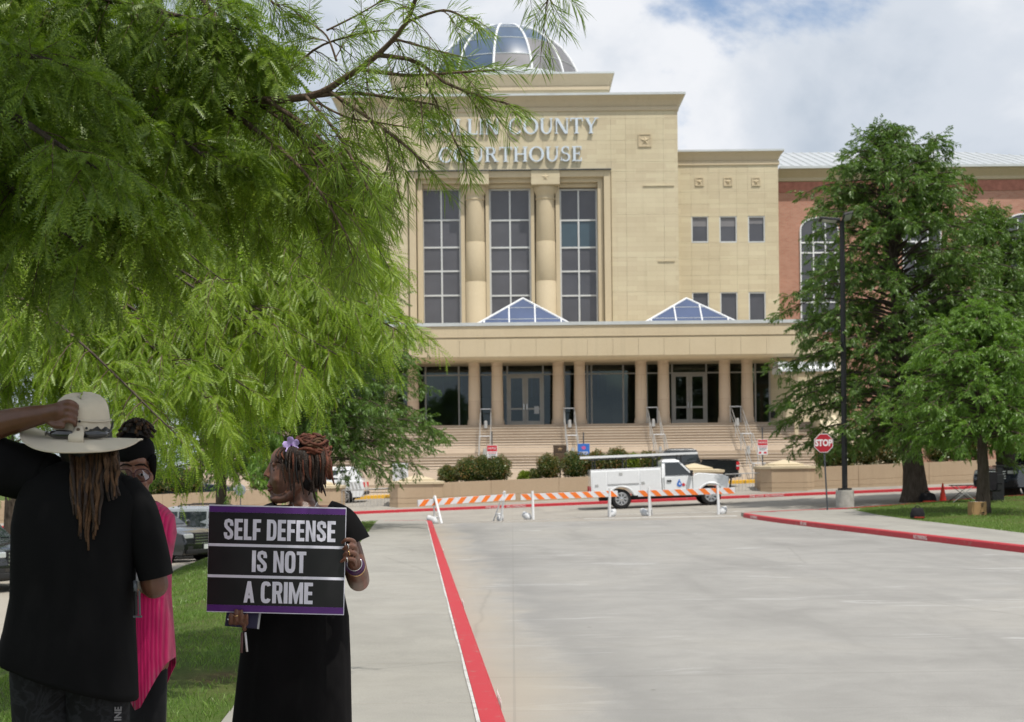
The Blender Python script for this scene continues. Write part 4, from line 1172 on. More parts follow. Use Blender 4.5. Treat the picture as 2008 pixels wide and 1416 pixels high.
class Foliage:
    def __init__(s, seed): s.rg = np.random.default_rng(seed); s.P, s.D, s.L = [], [], []; s.limbs = MB(); s.twigs = []
    def limb(s, pts, r0, r1, n=14, sides=7):
        c = catmull(pts, n); s.limbs.tube(c, [r0 + (r1 - r0) * (i / n) ** 0.8 for i in range(n + 1)], sides); return np.array([list(p) for p in c])
    def twig(s, a, d, L, droop, k=4):
        t = np.linspace(0, 1, k)[:, None]; line = a + d * L * t - np.array([0, 0, 1]) * (droop * L) * t * t
        s.twigs.append(line); return line
    def dress(s, line, t0=0.1, step=0.09, blen=(0.3, 0.7), out=0.9, fwd=0.6, droop=0.35, per=0.085, sl=(0.16, 0.30), lift=0.0, tip=True):
        """side twigs along a limb, each carrying shoots"""
        rg = s.rg; seg = np.linalg.norm(np.diff(line, axis=0), axis=1); tot = seg.sum(); cum = np.concatenate([[0], np.cumsum(seg)])
        u = t0 * tot
        while u < tot:
            i = min(np.searchsorted(cum, u) - 1, len(seg) - 1); i = max(i, 0); f = (u - cum[i]) / max(seg[i], 1e-6)
            p = line[i] + (line[i + 1] - line[i]) * f; T = unit(line[i + 1] - line[i])
            q = unit(rg.normal(0, 1, 3)); q = unit(q - T * q.dot(T)); q[2] = q[2] * 0.55 + lift; q = unit(q)
            d = unit(T * fwd * rg.uniform(.6, 1.3) + q * out)
            L = rg.uniform(*blen) * (1.0 - 0.35 * u / tot)
            ln = s.twig(p, d, L, droop * rg.uniform(.5, 1.5))
            s.shoots(ln, per, sl)
            u += step * rg.uniform(.6, 1.4)
        if tip: s.shoots(line[-4:], per, sl)
    def shoots(s, ln, per, sl):
        rg = s.rg; seg = np.linalg.norm(np.diff(ln, axis=0), axis=1); tot = seg.sum(); k = max(2, int(tot / per))
        cum = np.concatenate([[0], np.cumsum(seg)])
        for j in range(k + 1):
            u = tot * min(1, (j + rg.random() * .6) / k); i = max(0, min(np.searchsorted(cum, u) - 1, len(seg) - 1)); f = (u - cum[i]) / max(seg[i], 1e-6)
            p = ln[i] + (ln[i + 1] - ln[i]) * f; T = unit(ln[i + 1] - ln[i])
            q = unit(rg.normal(0, 1, 3)); q = unit(q - T * q.dot(T))
            d = unit(T * rg.uniform(.7, 1.2) + q * rg.uniform(.3, .9) - np.array([0, 0, .18]))
            if j == k: d = T
            s.P.append(p); s.D.append(d); s.L.append(rg.uniform(*sl))
    def build(s, root, nb, bl, bw, mat, droop=0.3, fine=True, bark=M_BARK, hang=0.25, twr=(0.0045, 0.0018), str_=(0.0018, 0.0007), curve=0.25, stems=True, mats=None, part='crown'):
        o = np.array(woff(root)); Pt, D, L = np.array(s.P), np.array(s.D), np.array(s.L)
        v, f, st = spray_mesh(Pt, D, L, nb, bl, bw, droop, s.rg, fine=fine, hang=hang, curve=curve)
        c = tag(mesh_np(part, v - o, f, mat, root), kind='stuff')
        if s.twigs:
            v, f = stem_mesh(np.array(s.twigs), *twr); tag(mesh_np('twigs', v - o, f, M_TWIG, root, True), kind='stuff')
        if stems:
            v, f = stem_mesh(st, *str_); tag(mesh_np('shoot_stems', v - o, f, M_TWIG, root, True), kind='stuff')
        if s.limbs.v: s.limbs.build('limbs', bark, root, smooth_='all')
        return c

# ---- the near cypress whose limbs hang into the picture (trunk out of view at the left)
near = thing('cypress_tree', 'bald cypress overhanging the top left, feathery needles, limb reaching towards the glass dome', 'tree', (-6.2, 8.6, -0.55))
m = MB(); c = catmull([(-6.2, 8.6, -0.75), (-6.2, 8.6, 0.3), (-6.15, 8.5, 2.5), (-6.1, 8.4, 6.0), (-6.2, 8.5, 11.5)], 24)
m.tube(c, [0.5 - 0.22 * min(1, i / 4) - 0.22 * i / 24 for i in range(25)], 14); m.build('trunk', M_BARK, near, smooth_='all')
fa = Foliage(21)
def PX(*l): return [P(a, b, y) for a, b, y in l]
main = fa.limb([(-6.15, 8.5, 3.4)] + PX((-260, 225, 6.3), (160, 172, 5.7), (430, 195, 5.3), (600, 190, 5.05), (680, 150, 4.95), (740, 108, 4.85), (798, 42, 4.75), (825, -40, 4.65)), 0.024, 0.006, 30)
for pts, r, kw in [
    (((600, 190, 5.05), (690, 183, 4.95), (770, 192, 4.9), (850, 205, 4.8)), .010, {}),
    (((740, 108, 4.85), (815, 120, 4.8), (870, 160, 4.75), (930, 185, 4.7), (1000, 205, 4.65)), .009, {}),
    (((700, 135, 4.9), (800, 148, 4.85), (900, 142, 4.8), (970, 138, 4.75)), .008, {}),
    (((520, 195, 5.15), (590, 240, 5.05), (645, 290, 5.0), (690, 350, 4.95)), .011, {}),
    (((430, 205, 5.3), (510, 260, 5.1), (590, 330, 4.9), (650, 410, 4.8), (690, 480, 4.75)), .012, {}),
    (((640, 175, 5.0), (720, 230, 4.9), (800, 290, 4.85), (840, 330, 4.8)), .008, {}),
    (((600, 190, 5.0), (660, 260, 4.8), (700, 330, 4.7), (735, 400, 4.7)), .008, {}),
    (((815, 120, 4.8), (850, 190, 4.85), (880, 250, 4.9), (905, 305, 4.9)), .005, {}),
    (((690, 185, 5.0), (740, 260, 5.05), (770, 330, 5.1), (785, 390, 5.1)), .005, {}),
    (((560, 230, 5.2), (620, 320, 5.1), (650, 400, 5.0), (665, 480, 5.0)), .006, {}),
    (((470, 230, 5.3), (560, 330, 5.2), (610, 420, 5.1), (640, 500, 5.0)), .007, {}),
    (((770, 75, 4.8), (840, 95, 4.9), (900, 110, 5.0)), .005, {}),
    (((560, 240, 5.2), (640, 330, 5.0), (690, 410, 4.9), (715, 480, 4.85)), .006, {}),
    (((500, 200, 5.3), (600, 270, 5.1), (680, 340, 5.0), (735, 400, 4.9)), .006, {}),
    (((590, 215, 5.3), (650, 280, 5.25), (700, 330, 5.2), (750, 360, 5.2)), .005, {}),
    (((540, 290, 5.4), (600, 390, 5.3), (640, 460, 5.2), (670, 530, 5.2)), .006, {}),
    (((620, 200, 5.3), (680, 230, 5.3), (740, 240, 5.3), (800, 250, 5.3)), .005, {}),
    (((640, 60, 5.1), (700, 30, 5.1), (760, -5, 5.1)), .004, {}),
    (((560, 150, 5.3), (620, 95, 5.2), (690, 70, 5.1), (745, 60, 5.0)), .006, {}),
    (((660, 120, 5.0), (640, 70, 5.0), (600, 40, 5.0)), .005, {}),
    (((800, 42, 4.75), (870, 20, 4.7), (920, 40, 4.65)), .006, {}),
    (((1020, -120, 4.5), (1060, -35, 4.5), (1085, 10, 4.5)), .004, {}),
    (((500, -60, 5.0), (520, -10, 5.0), (545, 12, 5.0)), .004, {}),
]:
    ln = fa.limb(PX(*pts), r, .003, 10, 6)
    fa.dress(ln, 0.06, 0.086, (0.07, 0.20), 0.85, 0.9, 0.30, 0.075, (0.06, 0.12))
fa.dress(main[18:], 0.0, 0.08, (0.10, 0.24), 0.9, 0.7, 0.25, 0.07, (0.07, 0.14))
# shaded inner boughs filling the upper left
fc = Foliage(22)
rr = random.Random(4)
inner = [((-150, 60, 6.4), (60, 40, 5.8), (260, 60, 5.4), (420, 120, 5.2)), ((-150, 150, 6.2), (40, 215, 5.6), (200, 300, 5.2), (330, 400, 4.9)),
         ((-150, 250, 6.0), (0, 280, 5.4), (110, 335, 5.0), (250, 405, 4.8)), ((-150, 330, 5.8), (0, 360, 5.0), (90, 430, 4.8), (170, 490, 4.7)),
         ((160, 180, 5.7), (260, 220, 5.3), (350, 270, 5.0), (430, 330, 4.9)), ((290, 185, 5.5), (380, 240, 5.2), (450, 300, 5.1), (530, 360, 5.0)),
         ((-120, -60, 6.4), (100, -20, 5.8), (300, 20, 5.3), (480, 60, 5.1)),
         ((-120, 100, 5.4), (0, 105, 4.8), (70, 112, 4.5), (140, 130, 4.4)), ((-100, 190, 5.0), (20, 225, 4.6), (110, 280, 4.4), (190, 330, 4.3)),
         ((60, 60, 6.2), (220, 130, 5.9), (420, 150, 5.7), (560, 130, 5.5)),
         ((200, 60, 6.6), (330, 180, 6.4), (470, 260, 6.3), (600, 330, 6.2)), ((100, 200, 6.8), (260, 280, 6.5), (360, 330, 6.3), (430, 370, 6.2)),
         ((-160, 20, 6.9), (80, 110, 6.8), (260, 170, 6.7), (380, 300, 6.6)), ((350, -60, 5.6), (430, 40, 5.4), (500, 110, 5.2))]
for pts in inner:
    ln = fc.limb(PX(*pts), .020, .004, 12, 6)
    fc.dress(ln, 0.04, 0.058, (0.16, 0.36), 0.9, 0.75, 0.34, 0.062, (0.09, 0.18))
fa.build(near, 24, 0.064, 0.0030, M_CYP, 0.12, True, bark=M_TWIG, hang=0.04, twr=(0.0030, 0.0012), curve=0.22)  # limbs wear the paler twig bark so that they look sunlit
fc.build(near, 22, 0.080, 0.0028, M_CYP, 0.20, 'feather', hang=0.26, twr=(0.0032, 0.0014), curve=0.26, part='inner_crown')
# cones
conem = None
for px, py, Y in ((912, 200, 4.7), (1030, 140, 4.7), (1030, 170, 4.7), (1003, 232, 4.68), (776, 262, 4.8), (773, 316, 4.8), (768, 328, 4.8), (830, 330, 4.75), (822, 362, 4.75), (622, 412, 4.8), (588, 455, 4.75), (788, 18, 4.75), (952, 175, 4.7), (930, 50, 4.7), (898, 326, 4.8), (1013, 190, 4.68), (1062, 14, 4.5), (610, 90, 5.2), (728, 325, 4.8), (540, 430, 5.0)):
    q = P(px, py, Y)
    m = MB(); m.ball((0, 0, 0), .0105, .0105, .0125, 10, 7); m.tube([(0, 0, .010), (0.004, 0, .03)], .0015, 5)
    if conem is None:
        o_ = m.build('cone', M_CONE, near, smooth_='all'); conem = o_.data; me = conem
    else:
        o_ = link('cone', conem, near)
    o_.location = q - woff(near)

# ---- lower, sunlit boughs of the same kind of tree, a few metres further back
low = thing('cypress_tree', 'bright yellow-green bald cypress boughs drooping behind the hat and the sign holder', 'tree', (-6.9, 12.5, -0.7))
m = MB(); c = catmull([(-6.9, 12.5, -0.9), (-6.9, 12.5, 0.4), (-6.8, 12.5, 3.0), (-6.9, 12.4, 10)], 20)
m.tube(c, [0.46 - 0.2 * min(1, i / 4) - 0.2 * i / 20 for i in range(21)], 14); m.build('trunk', M_BARK, low, smooth_='all')
fb = Foliage(33)
ends = [((780, 722, 9.4), 470), ((762, 590, 10.2), 420), ((715, 500, 10.8), 330), ((745, 650, 9.6), 440), ((660, 770, 9.3), 500), ((600, 800, 9.0), 520), ((500, 850, 8.9), 540), ((425, 880, 8.7), 560),
        ((345, 935, 8.3), 590), ((270, 790, 9.2), 560), ((170, 740, 9.5), 520), ((80, 770, 9.4), 560), ((30, 700, 9.2), 560), ((600, 560, 10.6), 350), ((520, 470, 11.0), 320), ((400, 520, 10.4), 380),
        ((640, 660, 9.9), 450), ((540, 720, 9.3), 490), ((430, 760, 9.2), 500), ((330, 690, 9.6), 480), ((220, 640, 9.8), 470), ((640, 460, 11.2), 330), ((460, 640, 9.6), 440), ((720, 570, 10.0), 400),
        ((120, 640, 9.9), 490), ((560, 640, 9.7), 420), ((690, 720, 9.5), 470), ((360, 820, 8.9), 540), ((40, 830, 9.8), 600), ((720, 440, 11.3), 320), ((560, 390, 11.6), 280), ((380, 400, 11.4), 300), ((250, 470, 11.0), 360), ((100, 480, 11.2), 380),
        ((500, 300, 12.2), 200), ((420, 130, 12.8), 60), ((480, 60, 13.0), 0), ((735, 430, 10.8), 300), ((750, 510, 10.6), 340), ((690, 380, 11.4), 260), ((330, 200, 12.6), 120), ((480, 200, 12.8), 100), ((200, 900, 9.6), 650), ((440, 900, 9.8), 600)]
for (ex, ey, eY), sy in ends:
    a = Vector((-6.85, 12.5, P(-300, sy - 40, 12.0).z)); e = P(ex, ey, eY)
    e.z += 0.26; k1 = a.lerp(e, 0.35) + Vector((0, 0, 0.35 + rr.random() * .3)); k2 = a.lerp(e, 0.72) + Vector((0, 0.2 * rr.random(), 0.42 + rr.random() * .25))
    ln = fb.limb([a, k1, k2, e], .034, .004, 16, 6)
    fb.dress(ln[6:], 0.02, 0.085, (0.22, 0.52), 0.95, 0.65, 0.50, 0.072, (0.12, 0.24))
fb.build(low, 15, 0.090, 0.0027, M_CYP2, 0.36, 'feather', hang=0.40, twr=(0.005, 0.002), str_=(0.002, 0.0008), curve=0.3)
m0 = None
for i in range(26):
    e, sy = ends[i % len(ends)]; q = P(e[0] - rr.random() * 160, e[1] - 20 - rr.random() * 110, e[2] - .45)
    if q.x < -3.4: continue
    if m0 is None:
        m = MB(); m.ball((0, 0, 0), .014, .014, .016, 10, 7); m.ball((.018, .004, -.012), .012, .012, .013, 8, 6); m.tube([(0, 0, .012), (0.0, 0, .06)], .0018, 5)
        o_ = m.build('cone', M_CONE, low, smooth_='all'); m0 = o_.data
    else: o_ = link('cone', m0, low)
    o_.location = q - woff(low)
# crown of the near tree above the frame: it shades the two people under it
ov = Foliage(55)
for i in range(15):
    a = Vector((-6.1, 8.4, 4.4 + 3.2 * rr.random())); e = Vector((-4.6 + 4.3 * rr.random(), 1.6 + 4.6 * rr.random(), 4.05 + 1.7 * rr.random()))
    if e.x > -1.3 and e.y > 3.5: e.x -= 1.3
    ln = ov.limb([a, a.lerp(e, .5) + Vector((0, 0, .5)), e], .04, .005, 12, 5)
    ov.dress(ln[4:], 0.0, 0.17, (0.3, 0.7), 0.95, 0.6, 0.4, 0.12, (0.2, 0.34))
for i in range(15):  # extra limbs out of view, added across the sun to shade the hat wearer
    a = Vector((-6.1, 8.4, 4.6 + 2.6 * rr.random())); e = Vector((-1.55 + 1.5 * rr.random(), 2.5 + 1.45 * rr.random(), 4.0 + 1.1 * rr.random()))
    ln = ov.limb([a, a.lerp(e, .5) + Vector((0, -.4, .5)), e], .03, .005, 12, 5)
    ov.dress(ln[7:], 0.0, 0.14, (0.25, 0.5), 0.95, 0.6, 0.4, 0.10, (0.18, 0.32))
ov.build(near, 14, 0.12, 0.018, M_CYP, 0.35, False, hang=0.35, stems=False, twr=(0.005, 0.002), part='upper_crown')

# ---- free-standing trees further off
def far_tree(label, base, top_z, prof, seed, mat, crown_z0, nbr=70, trunk_r=0.3, leaders=(), bl=0.17, bw=0.036, nb=14, step=0.42, sl=(0.35, 0.65), lean=(0, 0), group=None, flare=1.7, tufts=0.30):
    root = thing('cypress_tree', label, 'tree', base, group=group)
    hgt = top_z - base[2]; F = Foliage(seed); rg = F.rg; r_ = random.Random(seed)
    def tp(z): 
        f = (z - base[2]) / hgt; return np.array([base[0] + lean[0] * f, base[1] + lean[1] * f, z])
    m = MB(); zs = [base[2] - .15, base[2] + .15, base[2] + .5, base[2] + 1.2] + list(np.linspace(base[2] + 2, top_z, 10))
    rs = [trunk_r * flare, trunk_r * (1 + (flare - 1) * .6), trunk_r * (1 + (flare - 1) * .25), trunk_r] + [max(.02, trunk_r * (1 - (z - base[2] - 1.2) / (hgt - 1.2)) ** .9) for z in zs[4:]]
    pts = [tuple(tp(z) + np.array([.05 * math.sin(z * 1.3), .04 * math.cos(z), 0])) for z in zs]
    m.tube(pts, rs, 12); m.build('trunk', M_BARK, root, smooth_='all')
    def reach(f):
        xs = [p[0] for p in prof]; ys = [p[1] for p in prof]; return float(np.interp(f, xs, ys))
    ga = 2.399
    for i in range(nbr):
        f = (i + .5) / nbr; z = crown_z0 + (top_z - crown_z0) * f ** 1.05
        a = i * ga + r_.uniform(-.4, .4); L = reach(f) * r_.uniform(.62, 1.08)
        p0 = tp(z); d = np.array([math.cos(a), math.sin(a), 0])
        ris = r_.uniform(.02, .42) * L * (0.15 + 1.2 * f); dr = r_.uniform(.02, .24) * L * (1.1 - f)
        pts = [Vector(p0), Vector(p0 + d * L * .4 + np.array([0, 0, ris])), Vector(p0 + d * L * .75 + np.array([0, 0, ris * 1.2 - dr * .3])), Vector(p0 + d * L + np.array([0, 0, ris - dr]))]
        ln = F.limb(pts, max(.018, trunk_r * .20 * (1 - .6 * f)), .008, 8, 5)
        F.dress(ln, .30 if L > 1.5 else .1, step, (.35 * tufts / .3, 1.15 * tufts / .3 * min(1, .35 + L / 4)), .95, .75, .16, tufts, sl, lift=.12)
    for (dx, dy, z0, z1, rad) in leaders:
        p0 = tp(z0); ln = F.limb([Vector(p0), Vector(p0 + np.array([dx * .7, dy * .7, (z1 - z0) * .35])), Vector(p0 + np.array([dx, dy, z1 - z0]))], .07, .012, 10, 5)
        for k in range(3, 11):
            q = ln[k]; ff = (k - 3) / 7
            for w in range(4):
                a = r_.uniform(0, 6.28); L = rad * (1.05 - .8 * ff) * r_.uniform(.6, 1.1); d = np.array([math.cos(a), math.sin(a), .28])
                l2 = np.array([q, q + d * L * .5, q + d * L + np.array([0, 0, -.1 * L])]); F.twigs.append(np.concatenate([l2, l2[-1:] + .01]))
                F.dress(l2, .1, step, (.25, .6), .9, .8, .25, tufts, sl)

    F.build(root, nb, bl, bw, mat, .16, False, hang=.16, twr=(.012, .004), stems=False)
    return root
b1 = P(1795, 984, 51.0); b1 = (b1.x, 51.0, lawn_z(b1.x, 50.5) - .05 if False else b1.z)
far_tree('tall dark green cypress with flared trunk standing right of the lamp post', b1, P(1745, 256, 51).z, [(0, 4.2), (.12, 4.9), (.42, 4.6), (.60, 3.7), (.75, 3.0), (.9, 1.7), (1, .3)], 71, M_FAR, P(1795, 865, 51).z,
         nbr=270, trunk_r=.40, leaders=((1.55, -.4, P(1795, 470, 51).z, P(1830, 278, 51).z, 1.2),), lean=(-1.1, 0), step=.25, bl=.125, bw=.040, nb=18, sl=(.22, .44), tufts=.21)
b2 = P(1926, 1000, 41.5)
far_tree('small bright green young cypress beside the cardboard box', tuple(b2), P(1915, 600, 41.5).z, [(0, 2.7), (.25, 2.8), (.55, 2.2), (.8, 1.25), (1, .2)], 72, M_FAR2, P(1926, 862, 41.5).z,
         nbr=170, trunk_r=.17, step=.20, bl=.095, bw=.030, nb=18, sl=(.2, .38), tufts=.18)
b3 = P(1976, 978, 53)
far_tree('broad dark cypress at the right edge behind the young tree', tuple(b3), P(1935, 412, 53).z, [(0, 3.6), (.2, 4.3), (.6, 3.2), (.85, 1.7), (1, .3)], 73, M_FAR, P(1976, 850, 53).z,
         nbr=190, trunk_r=.36, lean=(-.7, 0), leaders=((1.6, 0, P(1976, 620, 53).z, P(2010, 430, 53).z, 1.2),), step=.25, bl=.125, bw=.040, nb=18, sl=(.22, .44), tufts=.21)
b4 = P(607, 1035, 37.0); b4.z = H(b4.x, 37.0) + KH
far_tree('dark cypress behind the sign holder, its low boughs reaching over the courthouse steps', tuple(b4), 9.0, [(0, 3.4), (.15, 4.0), (.4, 3.1), (.7, 2.2), (1, .4)], 74, M_FAR, P(607, 905, 37).z,
         nbr=230, trunk_r=.17, step=.22, bl=.10, bw=.026, nb=22, sl=(.24, .45), tufts=.19)
b5 = P(431, 1060, 34.5); b5.z = H(b5.x, 34.5) + KH
far_tree('cypress with a slim dark trunk standing behind the silver SUV roof', tuple(b5), 8.5, [(0, 2.6), (.2, 3.3), (.5, 3.0), (1, .4)], 75, M_FAR2, P(431, 925, 34.5).z,
         nbr=80, trunk_r=.145, step=.24, bl=.12, bw=.026, nb=24, sl=(.3, .55), tufts=.23)
b6 = Vector((-13.5, 37.0, 0)); b6.z = H(-13.5, 37) + .05
far_tree('leafy cypress in the car park behind the man in the hat', tuple(b6), 9.0, [(0, 3.2), (.2, 3.8), (.6, 3.0), (1, .4)], 76, M_FAR2, 1.6,
         nbr=52, trunk_r=.2, step=.30, bl=.16, bw=.036, nb=14, sl=(.3, .55), tufts=.27)
# ------------------------------------------------------------------ planters
YP = 62.6
def sloped_box(m, x0, x1, y0, y1, zb, zt):
    """box whose bottom/top follow functions of x"""
    vs = []
    for f in (zb, zt):
        for y in (y0, y1):
            for x in (x0, x1): vs.append((x, y, f(x)))
    m.add(vs, [(0, 2, 3, 1), (4, 5, 7, 6), (0, 1, 5, 4), (2, 6, 7, 3), (0, 4, 6, 2), (1, 3, 7, 5)])
def pg(x): return 0.031 * x + 0.075
def planter(label, x0, x1, pillars, height=1.16):
    root = thing('planter_wall', label, 'planter', ((x0 + x1) / 2, YP, pg((x0 + x1) / 2)))
    zb = lambda x: pg(x) - .4
    n = max(1, round((x1 - x0) / 3.3)); g = .008
    for i in range(n):
        a, b = x0 + (x1 - x0) * i / n + g, x0 + (x1 - x0) * (i + 1) / n - g
        for (h0, h1, dy) in ((-.4, .26, 0.0), (.272, .50, 0.015), (.512, height, 0.03)):
            m = MB(); sloped_box(m, a, b, YP + dy, YP + .28, lambda x: pg(x) + h0, lambda x: pg(x) + h1); m.build('wall_panel', M_PLANT, root, bevel=.008, seg=1)
    m = MB(); sloped_box(m, x0, x1, YP + .05, YP + .27, zb, lambda x: pg(x) + height - .02); m.build('wall_core', M_PLANT, root)
    m = MB(); sloped_box(m, x0, x1, YP + 1.75, YP + 2.0, zb, lambda x: pg(x) + height); m.build('back_wall', M_PLANT, root)
    m = MB(); sloped_box(m, x0, x1, YP + .28, YP + 1.75, zb, lambda x: pg(x) + height - .12); m.build('soil', M_LAWN, root)
    for px in pillars:
        z = pg(px); m = MB(); w, c = 1.22, .42; cy = YP + .85
        def octo(s, zz, w=w, c=c): return [Vector((px + u * s, cy + v * s, zz)) for u, v in ((-w + c, -w), (w - c, -w), (w, -w + c), (w, w - c), (w - c, w), (-w + c, w), (-w, w - c), (-w, -w + c))]
        o = m.rings([octo(1, z - .4), octo(1, z + .26), octo(.985, z + .265), octo(.985, z + .275), octo(1, z + .28), octo(1, z + .50), octo(.985, z + .505), octo(.985, z + .515), octo(1, z + .52), octo(1, z + height - .02)]).build('pillar', M_PLANT, root)
        m = MB(); m.rings([octo(1.05, z + height - .019), octo(1.05, z + height + .09), octo(.80, z + height + .13)]); m.build('cap', M_CAST, o)
        m = MB(); m.rings([octo(.66, z + height + .131), octo(.66, z + height + .19), octo(.04, z + height + .40)]); m.build('cap', M_CAST, o)
    return root
def px_x(px, Y=YP): return P(px, 950, Y).x
planter('long tan planter wall of round shrubs behind the striped barricades', px_x(830), px_x(1362), (px_x(816), px_x(1366)))
planter('tan planter wall with hedge running right behind the stop sign', px_x(1545), px_x(2100), (px_x(1545),))
planter('tan planter wall behind the parked cars, left of the white patrol SUV', px_x(-120), px_x(610), (px_x(615),))

# ---- shrubs: leaves scattered through lumpy ellipsoids
def shrub(label, px, py, wpx, hpx, Y, mat, seed, n=1500, group='shrubs on the planters', name='shrub', leaf=.085):
    s = FPX / Y; c = P(px, py, Y); rx, rz = wpx / s / 2, hpx / s / 2; ry = max(.35, rx * .8)
    root = thing(name, label, 'shrub', (c.x, Y, c.z - rz), group=group); rg = np.random.default_rng(seed)
    d = unit(rg.normal(0, 1, (n, 3))); rad = rg.random(n) ** .16
    lump = 1 + .13 * np.sin(d[:, 0] * 5 + seed) * np.sin(d[:, 2] * 6 + seed * 2) + .10 * np.sin(d[:, 1] * 9 + d[:, 0] * 7)
    p = d * (rad * lump)[:, None] * np.array([rx, ry, rz]) + np.array([0, 0, rz])
    p[:, 2] = np.maximum(p[:, 2], .02)
    a = unit(d * .8 + rg.normal(0, .7, (n, 3)) + np.array([0, 0, .35])); b = unit(np.cross(a, rg.normal(0, 1, (n, 3)))); L = leaf * rg.uniform(.6, 1.3, n)[:, None]
    v = np.stack([p, p + a * L * .5 + b * L * .28, p + a * L, p + a * L * .5 - b * L * .28], 1).reshape(-1, 3)
    m = MB(); m.ball(Vector(root.location) + Vector((0, 0, rz)), rx * .80, ry * .80, rz * .82, 14, 9); m.build('dark_core', M_SHRUBIN, root, smooth_='all')  # solid dark core for the shade inside, stops light showing through
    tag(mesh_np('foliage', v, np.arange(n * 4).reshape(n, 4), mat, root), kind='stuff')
    m = MB(); o = Vector(root.location); rr_ = random.Random(seed)
    for k in range(6):
        e = Vector((rr_.uniform(-.6, .6) * rx, rr_.uniform(-.6, .6) * ry, rz * rr_.uniform(.9, 1.6))); m.tube([o + Vector((0, 0, -.05)), o + e * .5 + Vector((.03, 0, 0)), o + e], [.02, .014, .006], 5)
    m.build('stem', M_BARK, root, smooth_='all')
    return root
M_SHRUBIN = simple('dark shrub core', (.022, .040, .010), .9, .1, var=.5, scale=9)
SH = [('small rounded red-tipped shrub, first on the planter beside its pillar', 880, 934, 40, 30, M_SHRUB),
      ('large rounded shrub second from the planter pillar', 921, 925, 54, 46, M_SHRUB),
      ('dense middle shrub between two others on the planter', 946, 923, 46, 46, M_SHRUB),
      ('wide red-tipped shrub directly below the red and white sign', 977, 922, 48, 46, M_SHRUB),
      ('tiny yellow-green shrub low on the planter wall', 1030, 937, 26, 18, M_SHRUB2),
      ('tiny dark shrub touching the yellow-green one', 1048, 935, 22, 22, M_SHRUB),
      ('round shrub just left of the bronze plaque post', 1076, 919, 44, 44, M_SHRUB),
      ('big round shrub between the bronze plaque and the utility truck', 1128, 916, 54, 50, M_SHRUB),
      ('shrub half hidden by the rear of the utility truck', 1170, 912, 48, 44, M_SHRUB),
      ('orange-tipped shrub under the ladder on the truck', 1210, 908, 50, 50, M_SHRUB),
      ('yellowish shrub behind the truck bed near the cab', 1240, 914, 40, 38, M_SHRUB2),
      ('dark shrub close behind the truck cab', 1275, 912, 48, 44, M_SHRUB),
      ('dark green hedge shrub just right of the stop sign', 1622, 896, 46, 46, M_SHRUB),
      ('hedge shrub touching the black lamp post', 1657, 895, 50, 46, M_SHRUB),
      ('hedge shrub between lamp post and big cypress trunk', 1700, 890, 54, 50, M_SHRUB),
      ('hedge shrub just left of the flared cypress trunk', 1745, 888, 52, 50, M_SHRUB),
      ('red-leaved shrub glowing behind the hedge by the cypress trunk', 1755, 868, 34, 36, M_SHRUBRED),
      ('hedge shrub just right of the flared cypress trunk', 1840, 884, 54, 50, M_SHRUB),
      ('hedge shrub behind the folding table', 1880, 882, 52, 48, M_SHRUB),
      ('last hedge shrub of the row, left of the young cypress trunk', 1912, 880, 44, 42, M_SHRUB)]
for i, (lb, px, py, w, h, mt) in enumerate(SH):
    shrub(lb, px, py - 2, w * 1.04, h * 1.12, 63.6 if mt is not M_SHRUBRED else 65.5, mt, 100 + i, 3600 if w > 35 else 1500)
for i, (px, py, w, h) in enumerate(((60, 955, 90, 60), (130, 950, 90, 66), (300, 945, 90, 60), (360, 945, 80, 60), (520, 946, 60, 36))):
    shrub(('low hedge shrub above the dark SUV at the left edge', 'hedge shrub behind the man in the hat', 'hedge shrub beside the woman in glasses', 'hedge shrub above the silver SUV roof', 'hedge shrub at face height left of the sign holder')[i], px, py, w, h, 63.6, M_SHRUB, 140 + i, 2600, 'shrubs behind the parked cars')

# ------------------------------------------------------------------ signs on posts
def board_sign(name, label, cat, px0, px1, py0, py1, Y, post_top, ground_z, face, bands=(), post=M_GREYM, post_r=.03):
    a, b = P(px0, py1, Y), P(px1, py0, Y); cx = (a.x + b.x) / 2
    root = thing(name, label, cat, (cx, Y, ground_z))
    m = MB(); m.tube([(cx, Y + .04, ground_z - .1), (cx, Y + .04, P(px0, post_top, Y).z)], post_r, 8); m.build('post', post, root, smooth_=True)
    brd = B('board', face, root, (a.x, b.x, Y - .015, Y + .008, a.z, b.z), bevel=.004)
    h = b.z - a.z; w = b.x - a.x
    for (u0, u1, v0, v1, mt) in bands:
        B('print', mt, brd, (a.x + w * u0, a.x + w * u1, Y - .019, Y - .0152, a.z + h * v0, a.z + h * v1))
    return root, brd, (a.x, b.x, a.z, b.z)
lines = [(.18, .82, .50 - .09 * k, .535 - .09 * k, M_REDP) for k in range(5)]
for lab, x0, x1, y0, y1, pt in (('red and white notice sign on a post, nearer the left trees', 955, 975, 873, 905, 846), ('red and white notice sign on a post near the stop sign', 1486, 1505, 862, 892, 838)):
    Y = 68.2; c = P((x0 + x1) / 2, 900, Y)
    r_, b_, (xa, xb, za, zb) = board_sign('notice_sign', lab, 'sign', x0, x1, y0, y1, Y, pt, H(c.x, Y) + .12, M_WHITEP, [(.03, .97, .62, .98, M_REDP), (.1, .9, .50, .54, M_REDP), (.15, .85, .40, .43, M_INK), (.15, .75, .31, .34, M_INK), (.1, .35, .08, .2, M_REDP), (.62, .9, .08, .2, M_REDP)])
    text_mesh('lettering', 'NOTICE', .13, M_WHITEP, face_M(((xa + xb) / 2, Y - .021, za + .8 * (zb - za)), (1, 0, 0), (0, 0, 1)), b_, .002, .002, .8)
Y = 68.2; c = P(1144, 900, Y)
